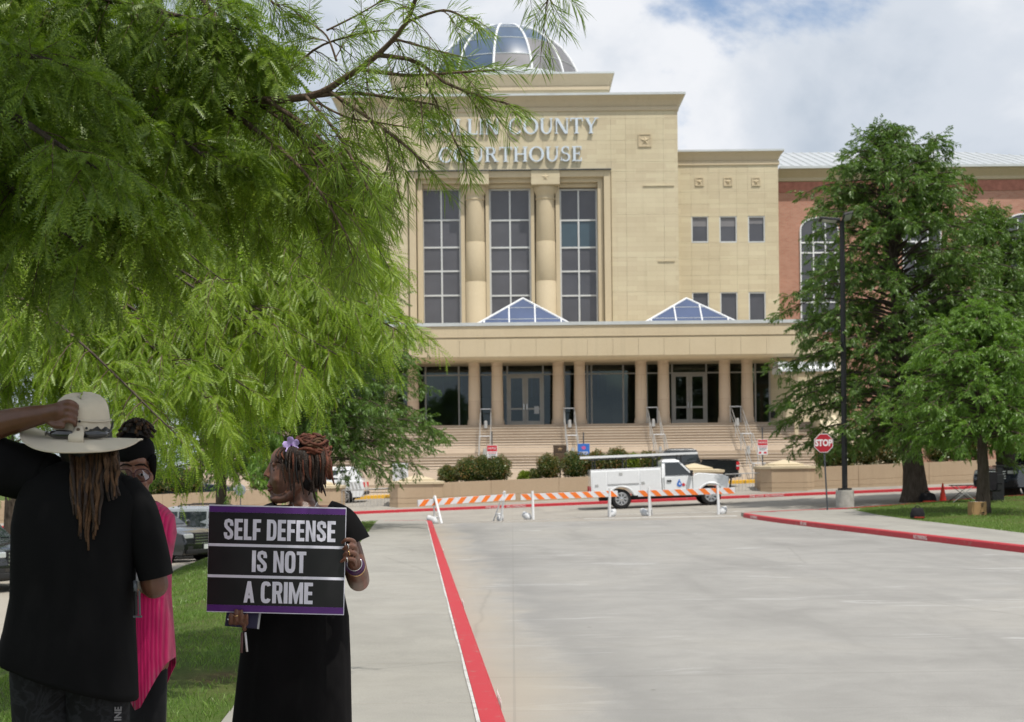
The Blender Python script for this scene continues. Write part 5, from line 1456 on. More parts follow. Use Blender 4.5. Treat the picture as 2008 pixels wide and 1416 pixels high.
r_, b_, (xa, xb, za, zb) = board_sign('information_sign', 'small blue sign with pink emblem on a post behind the truck', 'sign', 1133, 1156, 870, 897, Y, 848, H(c.x, Y) + .12, M_BLUE,
           [(.12, .88, .36, .41, M_WHITEP), (.15, .85, .26, .31, M_WHITEP), (.2, .8, .15, .2, M_WHITEP)])
m = MB(); m.prism([((xa + xb) / 2 + .11 * math.cos(R(a)) , za + .70 * (zb - za) + .09 * math.sin(R(a))) for a in range(0, 360, 45)], .004, 'y', Y - .0192); m.build('emblem', simple('pink print', (.62, .12, .30), .5), b_)
Y = 63.9; c = P(1098, 900, Y)
r_, b_, (xa, xb, za, zb) = board_sign('plaque', 'dark bronze historical plaque on a post among the planter shrubs', 'plaque', 1085, 1111, 873, 909, Y, 880, pg(c.x) + 1.0, M_BRONZE, [(.12, .88, .50 - .11 * k, .53 - .11 * k, simple('bronze lettering', (.30, .20, .11), .4, .5, .5) if k == 0 else MATS['bronze lettering']) for k in range(5)], M_BLACKM, .04)
m = MB(); star_prism(m, (xa + xb) / 2, za + .78 * (zb - za), .13, Y - .0155, .02); m.build('emblem', MATS['bronze lettering'], b_)
Y = 68.6; a, b = P(770, 944, Y), P(800, 908, Y)
root = thing('notice_board', 'white freestanding notice board behind the planter pillar', 'sign', ((a.x + b.x) / 2, Y, H(a.x, Y) + .12))
brd = B('board', M_WHITEP, root, (a.x, b.x, Y, Y + .04, a.z - .1, b.z), bevel=.006)
B('heading', M_GREYM, brd, (a.x + .06, b.x - .06, Y - .004, Y - .0005, b.z - .13, b.z - .09))
for k in range(6): B('text_line', M_DOME2, brd, (a.x + .08, b.x - .1 - .05 * (k % 3), Y - .004, Y - .0005, b.z - .24 - .09 * k, b.z - .22 - .09 * k))
for x in (a.x + .06, b.x - .06): B('leg', M_STEEL, root, (x - .02, x + .02, Y + .041, Y + .08, H(a.x, Y) + .1, b.z))

# ---- railings in the gaps between planters
def railing(label, x0, x1, Y, z0, h):
    root = thing('railing', label, 'railing', ((x0 + x1) / 2, Y, z0((x0 + x1) / 2)), group='steel railings between the planters')
    for hh in (.12, h):
        m = MB(); m.tube([(x0, Y, z0(x0) + hh), (x1, Y, z0(x1) + hh)], .02, 6); m.build('rail', M_STEEL, root)
    n = max(4, int((x1 - x0) / .16))
    for i in range(n + 1):
        x = x0 + (x1 - x0) * i / n; m = MB(); r = .022 if i in (0, n) else .009
        m.tube([(x, Y, z0(x) - (.1 if r > .01 else -.12)), (x, Y, z0(x) + h)], r, 6); m.build('bar', M_STEEL, root)
railing('steel bar railing in front of the white patrol SUV', px_x(668), px_x(766), YP + .4, pg, 1.0)
railing('steel bar railing in front of the black pickup tailgate', px_x(1424), px_x(1500), YP + .4, pg, 1.0)

# ------------------------------------------------------------------ stop sign and lamp post
Y = 46.0; s = FPX / Y; b0 = P(1623, 998, Y); c = P(1615, 869, Y)
st = thing('stop_sign', 'red octagonal stop sign on a thin leaning post', 'sign', tuple(b0))
m = MB(); m.tube([(b0.x, Y + .03, b0.z - .1), (c.x, Y + .03, c.z + .36)], .028, 6); m.build('post', M_GREYM, st, smooth_=True)
def octa(r): return [(c.x + r * math.cos(R(22.5 + 45 * k)), c.z + r * math.sin(R(22.5 + 45 * k))) for k in range(8)]
rr0 = 18.3 / s / math.cos(R(22.5))
m = MB(); m.prism(octa(rr0), .008, 'y', Y - .004); pl = m.build('plate', M_WHITEP, st)
m = MB(); m.prism(octa(rr0 * .94), .003, 'y', Y - .0075); m.build('red_field', M_STOP, pl)
text_mesh('lettering', 'STOP', .30, M_WHITEP, face_M((c.x, Y - .009, c.z), (1, 0, 0), (0, 0, 1)), pl, .002, .012, .78, 1.0)
Y = 47.8; s = FPX / Y; pb = P(1657, 998, Y); pt = P(1651, 433, Y)
lp = thing('lamp_post', 'tall black lamp post with two heads on a round concrete base', 'lamp post', tuple(pb))
zc = P(1657, 961, Y).z
m = MB(); m.lathe((pb.x, Y, 0), [(17.5 / s, pb.z - .3), (17.5 / s, zc - .03), (16.8 / s, zc), (.05, zc)], 28); m.build('base', M_POLEBASE, lp, smooth_=True)
B('base_plate', M_BLACKM, lp, (pb.x - .2, pb.x + .2, Y - .2, Y + .2, zc + .001, zc + .07), bevel=.01)
m = MB(); m.tube([(pb.x, Y, zc + .07), (pb.x, Y, pt.z)], [.085, .075], 4, sq=(1.15, 1.15)); m.build('pole', M_BLACKM, lp)
for sgn in (1, -1):
    hx = pb.x + sgn * .12; m = MB()
    T = Matrix.Translation((hx, Y, pt.z - .05)) @ Matrix.Rotation(sgn * -.12, 4, 'Y')
    h_ = MB()
    if sgn > 0: h_.box(.02, .36, -.35, .20, -.02, .06, Matrix.Translation((pb.x, Y, pt.z + .05)) @ Matrix.Rotation(-.25, 4, 'Y') @ Matrix.Rotation(-.3, 4, 'X'))
    else: h_.box(-.80, -.08, -.18, .18, -.03, .05, Matrix.Translation((pb.x, Y, pt.z - .02)) @ Matrix.Rotation(.10, 4, 'Y') @ Matrix.Rotation(-.15, 4, 'X'))
    ho = h_.build('lamp_head', M_BLACKM, lp, bevel=.012)
    l_ = MB()
    if sgn > 0: l_.box(.06, .32, -.31, .16, -.024, -.0205, Matrix.Translation((pb.x, Y, pt.z + .05)) @ Matrix.Rotation(-.25, 4, 'Y') @ Matrix.Rotation(-.3, 4, 'X'))
    else: l_.box(-.70, -.2, -.14, .14, -.034, -.0305, Matrix.Translation((pb.x, Y, pt.z - .02)) @ Matrix.Rotation(.10, 4, 'Y') @ Matrix.Rotation(-.15, 4, 'X'))
    l_.build('lens', M_LAMP, ho)

# ------------------------------------------------------------------ barricades with sandbags
def barricade(label, pA, pB, bx0, bx1, by0, by1, lean):
    """pA, pB: base pixels of the two frames; board from (bx0,by0) to (bx1,by1) (middle of its height)"""
    a, b = gp(*pA), gp(*pB)
    root = thing('barricade', label, 'barricade', tuple((a + b) / 2), group='striped barricades across the drive')
    l, r = P(bx0, by0, a.y), P(bx1, by1, b.y)
    d = (r - l).normalized(); L = (r - l).length; nrm = Vector((d.y, -d.x, 0)).normalized(); up = Vector((0, 0, 1))
    M = face_M((l + r) / 2, d, up)
    hh = .105
    m = MB(); m.box(-L / 2, L / 2, -hh, hh, -.02, .02, M); brd = m.build('board', M_BAND, root, bevel=.008)
    n = 8; w = .21
    for k in range(n):
        x = -L / 2 + L * (k + .5) / n; sh = .10 * lean
        q = [(x - w / 2 - sh, -hh + .004), (x + w / 2 - sh, -hh + .004), (x + w / 2 + sh, hh - .004), (x - w / 2 + sh, hh - .004)]
        q = [(max(-L / 2 + .004, min(L / 2 - .004, u)), v) for u, v in q]
        for zf in (.0205, -.0245):
            m = MB(); vs = [M @ Vector((u, v, zf + e)) for e in (0, .004) for u, v in q]
            m.add(vs, [(0, 1, 2, 3), (7, 6, 5, 4), (0, 4, 5, 1), (1, 5, 6, 2), (2, 6, 7, 3), (3, 7, 4, 0)]); m.build('stripe', M_ORANGE, brd)
    for base in (a, b):
        f = MB(); t = l + d * (base - l).dot(d); top = Vector((t.x, t.y, t.z + .20))
        ft, bk = base + nrm * .0, base - nrm * .62 + d * .1
        ft.z = H(ft.x, ft.y); bk.z = H(bk.x, bk.y)
        f.tube([ft + Vector((0, 0, .0)), top + nrm * .035], .042, 8); 
        fr = f.build('post', M_PVC, root, smooth_=True)
        f = MB(); f.tube([bk, top - nrm * .03 + Vector((0, 0, -.05))], .028, 8); f.build('rear_leg', M_PVC, fr, smooth_=True)
        f = MB(); f.tube([ft.lerp(top, .22), bk.lerp(top, .22)], .022, 6); f.build('brace', M_PVC, fr, smooth_=True)
    return a, b, nrm, d
def sandbag(label, p, d, seed, s=1.0):
    root = MB(); rg_ = random.Random(seed); rs = []
    n = 14
    for i in range(9):
        t = i / 8 - .5; q = math.sqrt(max(.02, 1 - (2.02 * t) ** 4)) 
        ring = []
        for j in range(n):
            a = 2 * math.pi * j / n; k = 1 + .12 * math.sin(3 * a + i * 1.3 + seed) + rg_.uniform(-.05, .05)
            ring.append(Vector(p) + d * (t * .46 * s) + Vector((-d.y, d.x, 0)) * math.cos(a) * .13 * q * k * s + Vector((0, 0, .17 * s + .10 * math.sin(a) * q * k * s * (1.5 if math.sin(a) > 0 else 1.65) + .16 * t * s)))
        rs.append(ring)
    root.rings(rs); o = root.build('sandbag', M_BAG, None, smooth_='all')
    return tag(o, label, 'sandbag', 'sandbags weighting the barricade frames')
bars = [('striped barricade at the red kerb end, stripes leaning right', (866, 1027), (982, 1022), 819, 1010, 987, 974, 1),
        ('middle striped barricade, stripes leaning left', (1046, 1019), (1196, 1014), 1021, 1211, 975, 968, -1),
        ('striped barricade in front of the truck cab', (1274, 1012), (1409, 1009), 1251, 1441, 968, 962, -1)]
bag_l = [('white sandbag beside the red kerb end', 'white sandbag on the right frame of the kerb-side barricade'), ('white sandbag on the left frame of the middle barricade', 'white sandbag below the truck rear wheel'), ('white sandbag on the frame under the truck door', 'white sandbag below the truck front wheel')]
for (lb, pa, pb_, x0, x1, y0, y1, ln_), bl_ in zip(bars, bag_l):
    a, b, nr, d = barricade(lb, pa, pb_, x0, x1, y0, y1, ln_)
    for q, sg, lab, sd in ((a, -1, bl_[0], 1), (b, 1, bl_[1], 2)):
        p = q - nr * .30 + d * .17 * sg; p.z = H(p.x, p.y) - .03
        sandbag(lab, p, (-nr * .8 + d * .55 * sg).normalized(), sd + len(lab), .85)

# ------------------------------------------------------------------ things under the trees on the right
def on_lawn(px, py, Y):
    q = P(px, py, Y); q.z = lawn_z(q.x, q.y) if q.y < lawn_far(q.x) else H(q.x, q.y); return q
def lawn_hit(px, py):
    lo, hi = 20.0, 56.0
    for _ in range(50):
        mid = (lo + hi) / 2; q = P(px, py, mid)
        if q.z > (lawn_z(q.x, q.y) if q.y < lawn_far(q.x) else H(q.x, q.y)): lo = mid
        else: hi = mid
    return P(px, py, lo)
q = P(1916, 1003, 40.3); q.z = lawn_z(q.x, q.y) - .004; s = FPX / q.y
w, h = 29 / s, 27 / s
bx = thing('cardboard_box', 'brown cardboard box printed with black marks standing on the lawn by the young tree', 'box', tuple(q))
m = MB()
m.box(-w / 2, w / 2, -.18, .18, 0, h, Matrix.Translation(q)); bo = m.build('carton', M_CARD, bx, bevel=.006)
for (u, v, a_, b_) in ((.62, .70, .16, .05), (.62, .82, .20, .06), (.66, .18, .2, .07), (.68, .06, .14, .05), (.65, .62, .12, .03)):
    m = MB(); m.box(-w / 2 + u * w, -w / 2 + (u + a_) * w, -.184, -.1805, v * h, (v + b_) * h, Matrix.Translation(q)); m.build('print', M_INK, bo)
m = MB(); m.box(-w / 2, w / 2, -.03, .03, h + .001, h + .004, Matrix.Translation(q)); m.build('tape', M_PLATE, bo)
def bag(name, label, q, w, h, dp, mat, acc, seed):
    root = thing(name, label, 'bag', tuple(q)); rs = []; rg_ = random.Random(seed)
    for i, (t, k) in enumerate(((0, .86), (.12, 1.0), (.45, 1.02), (.8, .86), (.95, .72), (1.0, .5))):
        ring = []
        for j in range(16):
            a = 2 * math.pi * j / 16; cx, sy = math.cos(a), math.sin(a); e = .55
            ring.append(Vector(q) + Vector((w / 2 * k * math.copysign(abs(cx) ** e, cx) * (1 + rg_.uniform(-.04, .04)), dp / 2 * k * math.copysign(abs(sy) ** e, sy), h * t + (.03 * h * math.sin(j) if i > 2 else 0))))
        rs.append(ring)
    m = MB(); m.rings(rs); m.build('body', mat, root, smooth_='all')
    B('trim', acc, root, (q.x - w * .36, q.x + w * .40, q.y - dp / 2 - .03, q.y - dp / 2 + .01, q.z + .03, q.z + h * .22), bevel=.008)
    m = MB(); m.tube([q + Vector((-w * .22, 0, h * .94)), q + Vector((-w * .12, 0, h * 1.16)), q + Vector((w * .12, 0, h * 1.16)), q + Vector((w * .22, 0, h * .94))], .015, 6); m.build('handle', mat, root, smooth_='all')
    return root
q = lawn_hit(1799, 1018); s = FPX / q.y; bag('duffel_bag', 'small dark bag lying alone on the grass near the kerb', q, 26 / s, 22 / s, .3, M_FABB, M_FABR, 3)
q = lawn_hit(1819, 986); s = FPX / q.y; bag('tool_bag', 'black bag with orange trim leaning on the flared cypress trunk', q, 32 / s, 19 / s, .32, M_FABB, M_CONEO, 5)
q = lawn_hit(1849, 984); s = FPX / q.y
cn = thing('traffic_cone', 'orange traffic cone standing beyond the lawn', 'cone', tuple(q))
B('base', M_CONEO, cn, (q.x - .17, q.x + .17, q.y - .17, q.y + .17, q.z, q.z + .035), bevel=.01)
m = MB(); m.lathe((q.x, q.y, 0), [(.125, q.z + .036), (.030, q.z + .66), (.022, q.z + .68)], 20); m.build('body', M_CONEO, cn, smooth_=True)
# folding table
q = lawn_hit(1885, 985); s = FPX / q.y
tb = thing('folding_table', 'black folding table with crossed thin legs beyond the lawn', 'table', tuple(q))
x0, x1 = P(1866, 950, q.y).x, P(1909, 950, q.y).x; zt = P(1885, 951, q.y).z
B('top', M_BLACKM, tb, (x0, x1, q.y - .3, q.y + .3, zt - .03, zt), bevel=.006)
for dy in (-.27, .27):
    for a_, b_ in ((x0 - .05, x1 - .08), (x1 + .05, x0 + .08)):
        m = MB(); m.tube([(a_, q.y + dy, q.z), (b_, q.y + dy, zt - .031)], .011, 6); m.build('leg', M_STEEL if dy < 0 else M_BLACKM, tb)
# camp chair
q = lawn_hit(1946, 985)
ch = thing('camp_chair', 'black fabric camp chair between the tree trunks', 'chair', tuple(q))
x, y, z = q
m = MB(); m.add([(x - .28, y - .22, z + .42), (x + .26, y - .22, z + .42), (x + .26, y + .2, z + .38), (x - .28, y + .2, z + .38)], [(0, 1, 2, 3)]); 
m.add([(x - .28, y - .22, z + .40), (x + .26, y - .22, z + .40), (x + .26, y + .2, z + .36), (x - .28, y + .2, z + .36)], [(3, 2, 1, 0)]); m.build('seat', M_FABB, ch)
B('backrest', M_FABB, ch, (x - .28, x + .26, y + .2, y + .225, z + .36, z + 1.02), bevel=.01)
B('armrest', M_FABB, ch, (x - .34, x - .27, y - .24, y + .22, z + .62, z + .65), bevel=.01); B('armrest', M_FABB, ch, (x + .25, x + .32, y - .24, y + .22, z + .62, z + .65), bevel=.01)
for (a1, a2) in (((-.3, -.24), (.28, -.24)), ((.28, -.24), (-.3, -.24)), ((-.3, .22), (.28, .22)), ((.28, .22), (-.3, .22))):
    m = MB(); m.tube([(x + a1[0], y + a1[1], z), (x + a2[0], y + a2[1], z + .62)], .012, 6); m.build('leg', M_BLACKM, ch)
# tripod light / equipment stand beside it
q2 = lawn_hit(1936, 985); eq = thing('equipment_case', 'tall black equipment case standing beside the camp chair', 'case', tuple(q2 + Vector((.55, .6, 0))))
x, y, z = eq.location
B('case', M_BLACKM, eq, (x - .22, x + .2, y - .15, y + .15, z, z + .95), bevel=.02); B('column', M_BLACKM, eq, (x - .02, x + .18, y - .08, y + .08, z + .951, z + 1.22), bevel=.01); B('top', M_BLACKM, eq, (x - .12, x + .26, y - .1, y + .1, z + 1.221, z + 1.26), bevel=.01)
# ------------------------------------------------------------------ vehicles (local frame: x forward, y left, z up, origin on the ground)
def slices(m, prof, hw, top_in=0.10, zmid=0.9, ztop=1.9, edge=0.07):
    """side outline pushed across the car's width, drawn in towards the flanks"""
    cx = sum(p[0] for p in prof) / len(prof); rs = []
    for y, k in ((-hw, 1.0), (-hw + edge * .45, .35), (-hw + edge * 1.6, 0.0), (hw - edge * 1.6, 0.0), (hw - edge * .45, .35), (hw, 1.0)):
        ring = []
        for x, z in prof:
            t = max(0, min(1, (z - zmid) / (ztop - zmid))); yy = y * (1 - top_in * t)
            xx = cx + (x - cx) * (1 - .012 * k); zz = z - .03 * k * (1 if z > zmid else 0)
            ring.append(Vector((xx, yy, zz)))
        rs.append(ring)
    m.rings(rs)
def wheel(root, x, y, r, w=.24, rim=M_RIM, spokes=8):
    s = 1 if y > 0 else -1; Mx = Matrix.Rotation(R(-90 * s), 3, 'X')     # local z points outwards
    t = MB(); t.lathe((x, y, r), [(r * .60, -w / 2), (r * .9, -w / 2), (r, -w / 2 + .04), (r, w / 2 - .04), (r * .92, w / 2), (r * .66, w / 2 + .005), (r * .62, w / 2 - .05)], 28, Mx)
    wh = t.build('wheel', M_TYRE, root, smooth_=True); yo = y + s * w / 2
    m = MB(); m.lathe((x, yo, r), [(r * .62, -.06), (r * .655, .004), (r * .61, .012), (r * .57, -.03), (.02, -.035)], 28, Mx)
    m.build('rim', rim, wh, smooth_=True)
    for k in range(spokes):
        a = 2 * math.pi * k / spokes; m = MB()
        m.cbox((x + math.cos(a) * r * .33, yo - s * .012, r + math.sin(a) * r * .33), r * .5, .03, r * .13, Matrix.Rotation(-a, 3, 'Y')); m.build('spoke', rim, wh)
        a += math.pi / spokes; m = MB(); m.cbox((x + math.cos(a) * r * .40, yo - s * .028, r + math.sin(a) * r * .40), r * .22, .012, r * .12, Matrix.Rotation(-a, 3, 'Y')); m.build('rim_slot', M_TYRE, wh)
    m = MB(); m.lathe((x, yo, r), [(r * .18, -.04), (r * .18, .0), (r * .1, .012), (.005, .012)], 14, Mx); m.build('hub', M_CHROME, wh, smooth_=True)
def arch(cx, r, z0, n=9):
    """outline points of a wheel opening walked from rear to front"""
    a0 = math.asin(max(-1, min(1, (z0 - .36) / r)))
    return [(cx - r * math.cos(a), .36 + r * math.sin(a)) for a in [a0 + (math.pi - 2 * a0) * i / n for i in range(n + 1)]]
def place(root, loc, heading, tilt=0.0):
    root.location = loc; root.rotation_euler = (0, tilt, heading)

def suv(label, paint, L=4.95, hw=.98, hgt=1.78, glass=M_CARGLASS, rim=M_RIM, rack=True, stripes=None, name='suv', hood=1.10, belt=1.12, grille='bars', roof_mat=None):
    root = thing(name, label, 'car'); f, b = L / 2, -L / 2
    xa, xr, ra = f - .92, b + .98, .43
    prof = [(b + .02, .48), (b + .0, .80), (b + .06, belt - .02), (f - 1.55, belt), (f - 1.35, hood + .03), (f - .5, hood - .05), (f - .12, hood - .18), (f - .02, .72), (f, .50), (f - .10, .30)]
    prof += [(xa + ra + .02, .30)] + arch(xa, ra, .30)[::-1] + [(xr + ra + .02, .28)] + arch(xr, ra, .30)[::-1] + [(b + .16, .32)]
    m = MB(); slices(m, prof, hw, .06, .95, 1.4); body = m.build('body', paint, root, smooth_=True)
    # greenhouse
    g0 = [(b + .10, belt - .04), (f - 1.50, belt - .04)]; zt = hgt
    bx = [(b + .08, f - 1.42, hw * .955, belt - .05), (b + .20, f - 1.75, hw * .93, belt + .16), (b + .40, f - 2.25, hw * .80, zt - .09), (b + .62, f - 2.55, hw * .70, zt - .01), (b + .9, f - 2.8, hw * .5, zt)]
    rs = []
    for x0, x1, w, z in bx: rs.append([Vector((x0, -w, z)), Vector((x1, -w * .93, z)), Vector((x1 + .06, 0, z)), Vector((x1, w * .93, z)), Vector((x0, w, z)), Vector((x0 - .03, 0, z))])
    m = MB(); m.rings(rs); cab = m.build('cabin', roof_mat or paint, root, smooth_=True)
    # side windows
    for s in (-1, 1):
        def sp(x, z):
            t = (z - (belt - .05)) / (zt - .09 - belt + .05); w = hw * (.955 + (.80 - .955) * t); return Vector((x, s * (w * (.985 if True else 1) + .012), z))
        edges = [b + .42, b + 1.22, b + 2.20, f - 1.98]
        for k in range(3):
            x0, x1 = edges[k] + .03, edges[k + 1] - .03; z0, z1 = belt + .03, zt - .17
            xt0 = x0 + (.16 if k == 0 else 0); xt1 = x1 - (.36 if k == 2 else 0)
            q = [sp(x0, z0), sp(x1 + (.22 if k == 2 else 0), z0), sp(xt1, z1), sp(xt0, z1)]
            m = MB(); o = Vector((0, s * .012, 0)); m.add(q + [p - o * 3 for p in q], [(0, 1, 2, 3), (7, 6, 5, 4), (0, 4, 5, 1), (1, 5, 6, 2), (2, 6, 7, 3), (3, 7, 4, 0)]); m.build('window', glass, cab)
        for xx in (b + 1.22, b + 2.20):
            m = MB(); m.box(xx - .008, xx + .008, s * hw * .995 - .006, s * hw * .995 + .006, .42, belt - .02); m.build('door_seam', M_TRIM, body)
        for xx in (b + 1.42, b + 2.4):
            m = MB(); m.box(xx - .1, xx + .1, s * (hw + .004) - .018, s * (hw + .004) + .018, belt - .16, belt - .12); m.build('handle', M_CHROME, body)
        m = MB(); m.ball((f - 1.72, s * (hw + .12), belt + .10), .08, .12, .09, 10, 6); m.tube([(f - 1.72, s * (hw - .04), belt + .04), (f - 1.72, s * (hw + .08), belt + .08)], .03, 6); m.build('wing_mirror', paint if paint is not M_WHITECAR else M_TRIM, body, smooth_='all')
        m = MB(); m.box(xr + ra + .06, xa - ra - .06, s * (hw - .01) - .03, s * (hw - .01) + .03, .27, .40); m.build('sill', M_TRIM, body)
        if rack:
            m = MB(); m.tube([(b + .75, s * hw * .66, zt + .0), (b + .9, s * hw * .66, zt + .06), (f - 2.9, s * hw * .66, zt + .06), (f - 2.75, s * hw * .66, zt + .0)], .02, 6); m.build('roof_rail', M_TRIM, cab)
        # lamps
        m = MB(); m.box(f - .30, f - .035, s * (hw * .58) - .02, s * (hw * .93), .80, .93) if s > 0 else m.box(f - .30, f - .035, s * (hw * .93), s * (hw * .58) + .02, .80, .93); m.build('headlight', M_LAMP, body, bevel=.02)
        m = MB(); y0, y1 = sorted((s * hw * .70, s * (hw * .985))); m.box(b - .015, b + .22, y0, y1, belt - .34, belt - .10); m.build('tail_light', M_TAIL, body, bevel=.02)
        m = MB(); m.box(f - .16, f + .005, min(s * hw * .62, s * hw * .86), max(s * hw * .62, s * hw * .86), .45, .56); m.build('fog_lamp', M_TRIM, body, bevel=.02)
        m = MB(); m.box(f - .33, f - .14, min(s * hw * .90, s * hw * .965), max(s * hw * .90, s * hw * .965), .84, .90); m.build('indicator', M_AMBER, body, bevel=.01)
        wheel(root, xa, s * (hw - .14), .36, rim=rim); wheel(root, xr, s * (hw - .14), .36, rim=rim)
        if stripes:
            for k in range(6):
                x0 = b + .12 + k * .17; m = MB(); q = [(x0, .62), (x0 + .085, .62), (x0 + .20, 1.02), (x0 + .115, 1.02)]
                vs = [(x, s * (hw + .006), z) for x, z in q] + [(x, s * (hw - .01), z) for x, z in q]; m.add(vs, [(0, 1, 2, 3), (7, 6, 5, 4), (0, 4, 5, 1), (1, 5, 6, 2), (2, 6, 7, 3), (3, 7, 4, 0)]); m.build('decal_stripe', stripes, body)
    # windscreen and rear glass
    def scr(x0, z0, w0, x1, z1, w1, nm):
        m = MB(); d = Vector((.02 if x0 > 0 else -.02, 0, .012)); q = [Vector((x0, -w0, z0)), Vector((x0 + (.055 if x0 > 0 else -.03), 0, z0)), Vector((x0, w0, z0)), Vector((x1, w1, z1)), Vector((x1 + (.055 if x0 > 0 else -.03), 0, z1)), Vector((x1, -w1, z1))]
        m.add([p + d for p in q] + [p - d * 1.5 for p in q], [(0, 1, 4, 5), (1, 2, 3, 4), (11, 10, 7, 6), (10, 9, 8, 7)] + [(i, i + 6, (i + 1) % 6 + 6, (i + 1) % 6) for i in range(6)]); m.build(nm, glass, cab)
    scr(f - 1.60, belt + .06, hw * .82, f - 2.22, zt - .12, hw * .70, 'windscreen')
    scr(b + .15, belt + .10, hw * .80, b + .40, zt - .14, hw * .68, 'rear_window')
    for k in range(4): m = MB(); m.box(f - .09, f + .002 - .01 * k * 0, -hw * .52, hw * .52, .62 + .085 * k, .655 + .085 * k); m.build('grille_bar', M_CHROME, body, bevel=.006)
    m = MB(); m.box(f - .12, f - .012, -hw * .54, hw * .54, .58, .96); m.build('grille', M_TRIM, body)
    m = MB(); m.box(f - .2, f + .03, -hw * .9, hw * .9, .32, .46); m.build('bumper', M_TRIM, body, bevel=.03)
    m = MB(); m.box(b - .04, b + .2, -hw * .92, hw * .92, .42, .58); m.build('bumper', M_TRIM, body, bevel=.03)
    m = MB(); m.box(f + .031, f + .04, -.16, .16, .46, .60); m.build('number_plate', M_PLATE, body)
    m = MB(); m.box(xr - .6, xa + .6, -hw + .28, hw - .28, .24, .40); m.build('underbody', M_TRIM, root)
    return root

def ground_at(x, y): return H(x, y)
# silver SUV broadside behind the pink shawl
Y = 46.2; x = P(345, 1000, Y).x
o = suv('silver SUV seen broadside behind the woman in pink', M_SILVER, L=5.0, hgt=1.80); place(o, (x, Y, H(x, Y) + .0), R(178))
# black SUV nose between pink shawl and sign
Y = 42.3; fp = P(404, 1060, Y); hd = R(-28); x = fp.x - 2.45 * math.cos(hd); y = Y - 2.45 * math.sin(hd)
o = suv('black SUV showing its headlight and grille beside the sign', M_BLACKCAR, hgt=1.72); place(o, (x, y, H(x, y)), hd)
# dark SUV at the left edge
Y = 32.0; fp = P(52, 1090, Y); hd = R(-32); x = fp.x - 2.45 * math.cos(hd); y = Y - 2.45 * math.sin(hd)
o = suv('dark SUV cut off by the left edge behind the man', M_BLACKCAR, hgt=1.80); place(o, (x, y, H(x, y)), hd)
# white patrol SUV in the loop road
Y = 66.2; x = P(719, 960, Y).x - 2.5
o = suv('white patrol SUV with striped tail behind the railing', M_WHITECAR, L=5.0, hgt=1.76, stripes=M_STEEL); place(o, (x, Y, H(x, Y) + .125), R(180))
# dark SUV roof above the planter, left of the sign holder
Y = 66.4; x = P(500, 960, Y).x - 1.0
o = suv('dark blue SUV whose roof shows above the planter left of the sign holder', M_NAVYCAR, L=4.9, hgt=1.80); place(o, (x - 2.2, Y, H(x, Y) + .125), R(0))
# blue-grey SUV at the right edge
Y = 51.6; fp = P(1938, 970, Y); hd = R(180 + 34); x = fp.x + .35 - 2.45 * math.cos(hd); y = Y + .3 - 2.45 * math.sin(hd)
o = suv('dark blue-grey SUV nosing in at the right edge', M_NAVYCAR, hgt=1.70, hood=1.12); place(o, (x, y, H(x, y)), hd)

# black pickup behind the utility truck
root = thing('pickup_truck', 'black pickup with red tail light behind the white utility truck', 'truck')
L = 5.7; f, b = L / 2, -L / 2; hw = 1.0; xa, xr, ra = f - .95, b + 1.25, .46
prof = [(b, .55), (b, 1.34), (b + 1.75, 1.36), (b + 1.8, 1.20), (f - 1.5, 1.20), (f - 1.2, 1.22), (f - .2, 1.14), (f, 1.0), (f, .5), (f - .1, .42), (xa + ra + .02, .40)] + arch(xa, ra, .40)[::-1] + [(xr + ra + .02, .40)] + arch(xr, ra, .40)[::-1] + [(b + .2, .5)]
m = MB(); slices(m, prof, hw, .04, 1.0, 1.5); body = m.build('body', M_BLACKCAR, root, smooth_=True)
rs = [[Vector((x0, -w, z)), Vector((x1, -w, z)), Vector((x1, w, z)), Vector((x0, w, z))] for x0, x1, w, z in ((b + 1.78, f - 1.45, .95, 1.18), (b + 1.85, f - 1.75, .92, 1.36), (b + 1.98, f - 2.25, .78, 1.84), (b + 2.2, f - 2.5, .66, 1.93))]
m = MB(); m.rings(rs); cab = m.build('cabin', M_BLACKCAR, root, smooth_=True)
for s in (-1, 1):
    for x0, x1, t0, t1 in ((b + 1.98, b + 2.78, .06, 0), (b + 2.84, f - 1.95, 0, .35)):
        q = [Vector((x0, s * .945, 1.26)), Vector((x1, s * .945, 1.26)), Vector((x1 - t1, s * .815, 1.78)), Vector((x0 + t0, s * .815, 1.78))]
        m = MB(); m.add(q + [p - Vector((0, s * .04, 0)) for p in q], [(0, 1, 2, 3), (7, 6, 5, 4), (0, 4, 5, 1), (1, 5, 6, 2), (2, 6, 7, 3), (3, 7, 4, 0)]); m.build('window', M_CARGLASS, cab)
    m = MB(); y0, y1 = sorted((s * .80, s * 1.012)); m.box(b - .02, b + .13, y0, y1, .88, 1.26); tl_ = m.build('tail_light', M_TAIL, body, bevel=.015)
    m = MB(); m.box(b - .024, b + .134, min(s * .86, s * 1.016), max(s * .86, s * 1.016), 1.03, 1.10); m.build('reverse_lamp', M_LAMP, tl_)
    wheel(root, xa, s * .86, .40); wheel(root, xr, s * .86, .40)
m = MB(); m.box(b - .12, b + .05, -.95, .95, .52, .72); m.build('bumper', M_CHROME, body, bevel=.03)
m = MB(); m.box(b + .02, b + 1.74, -.97, .97, 1.365, 1.40); m.build('bed_cover', M_TRIM, body, bevel=.01)
Y = 66.3; x = P(1443, 950, Y).x - L / 2
place(root, (x, Y, H(x, Y) + .125), R(180))

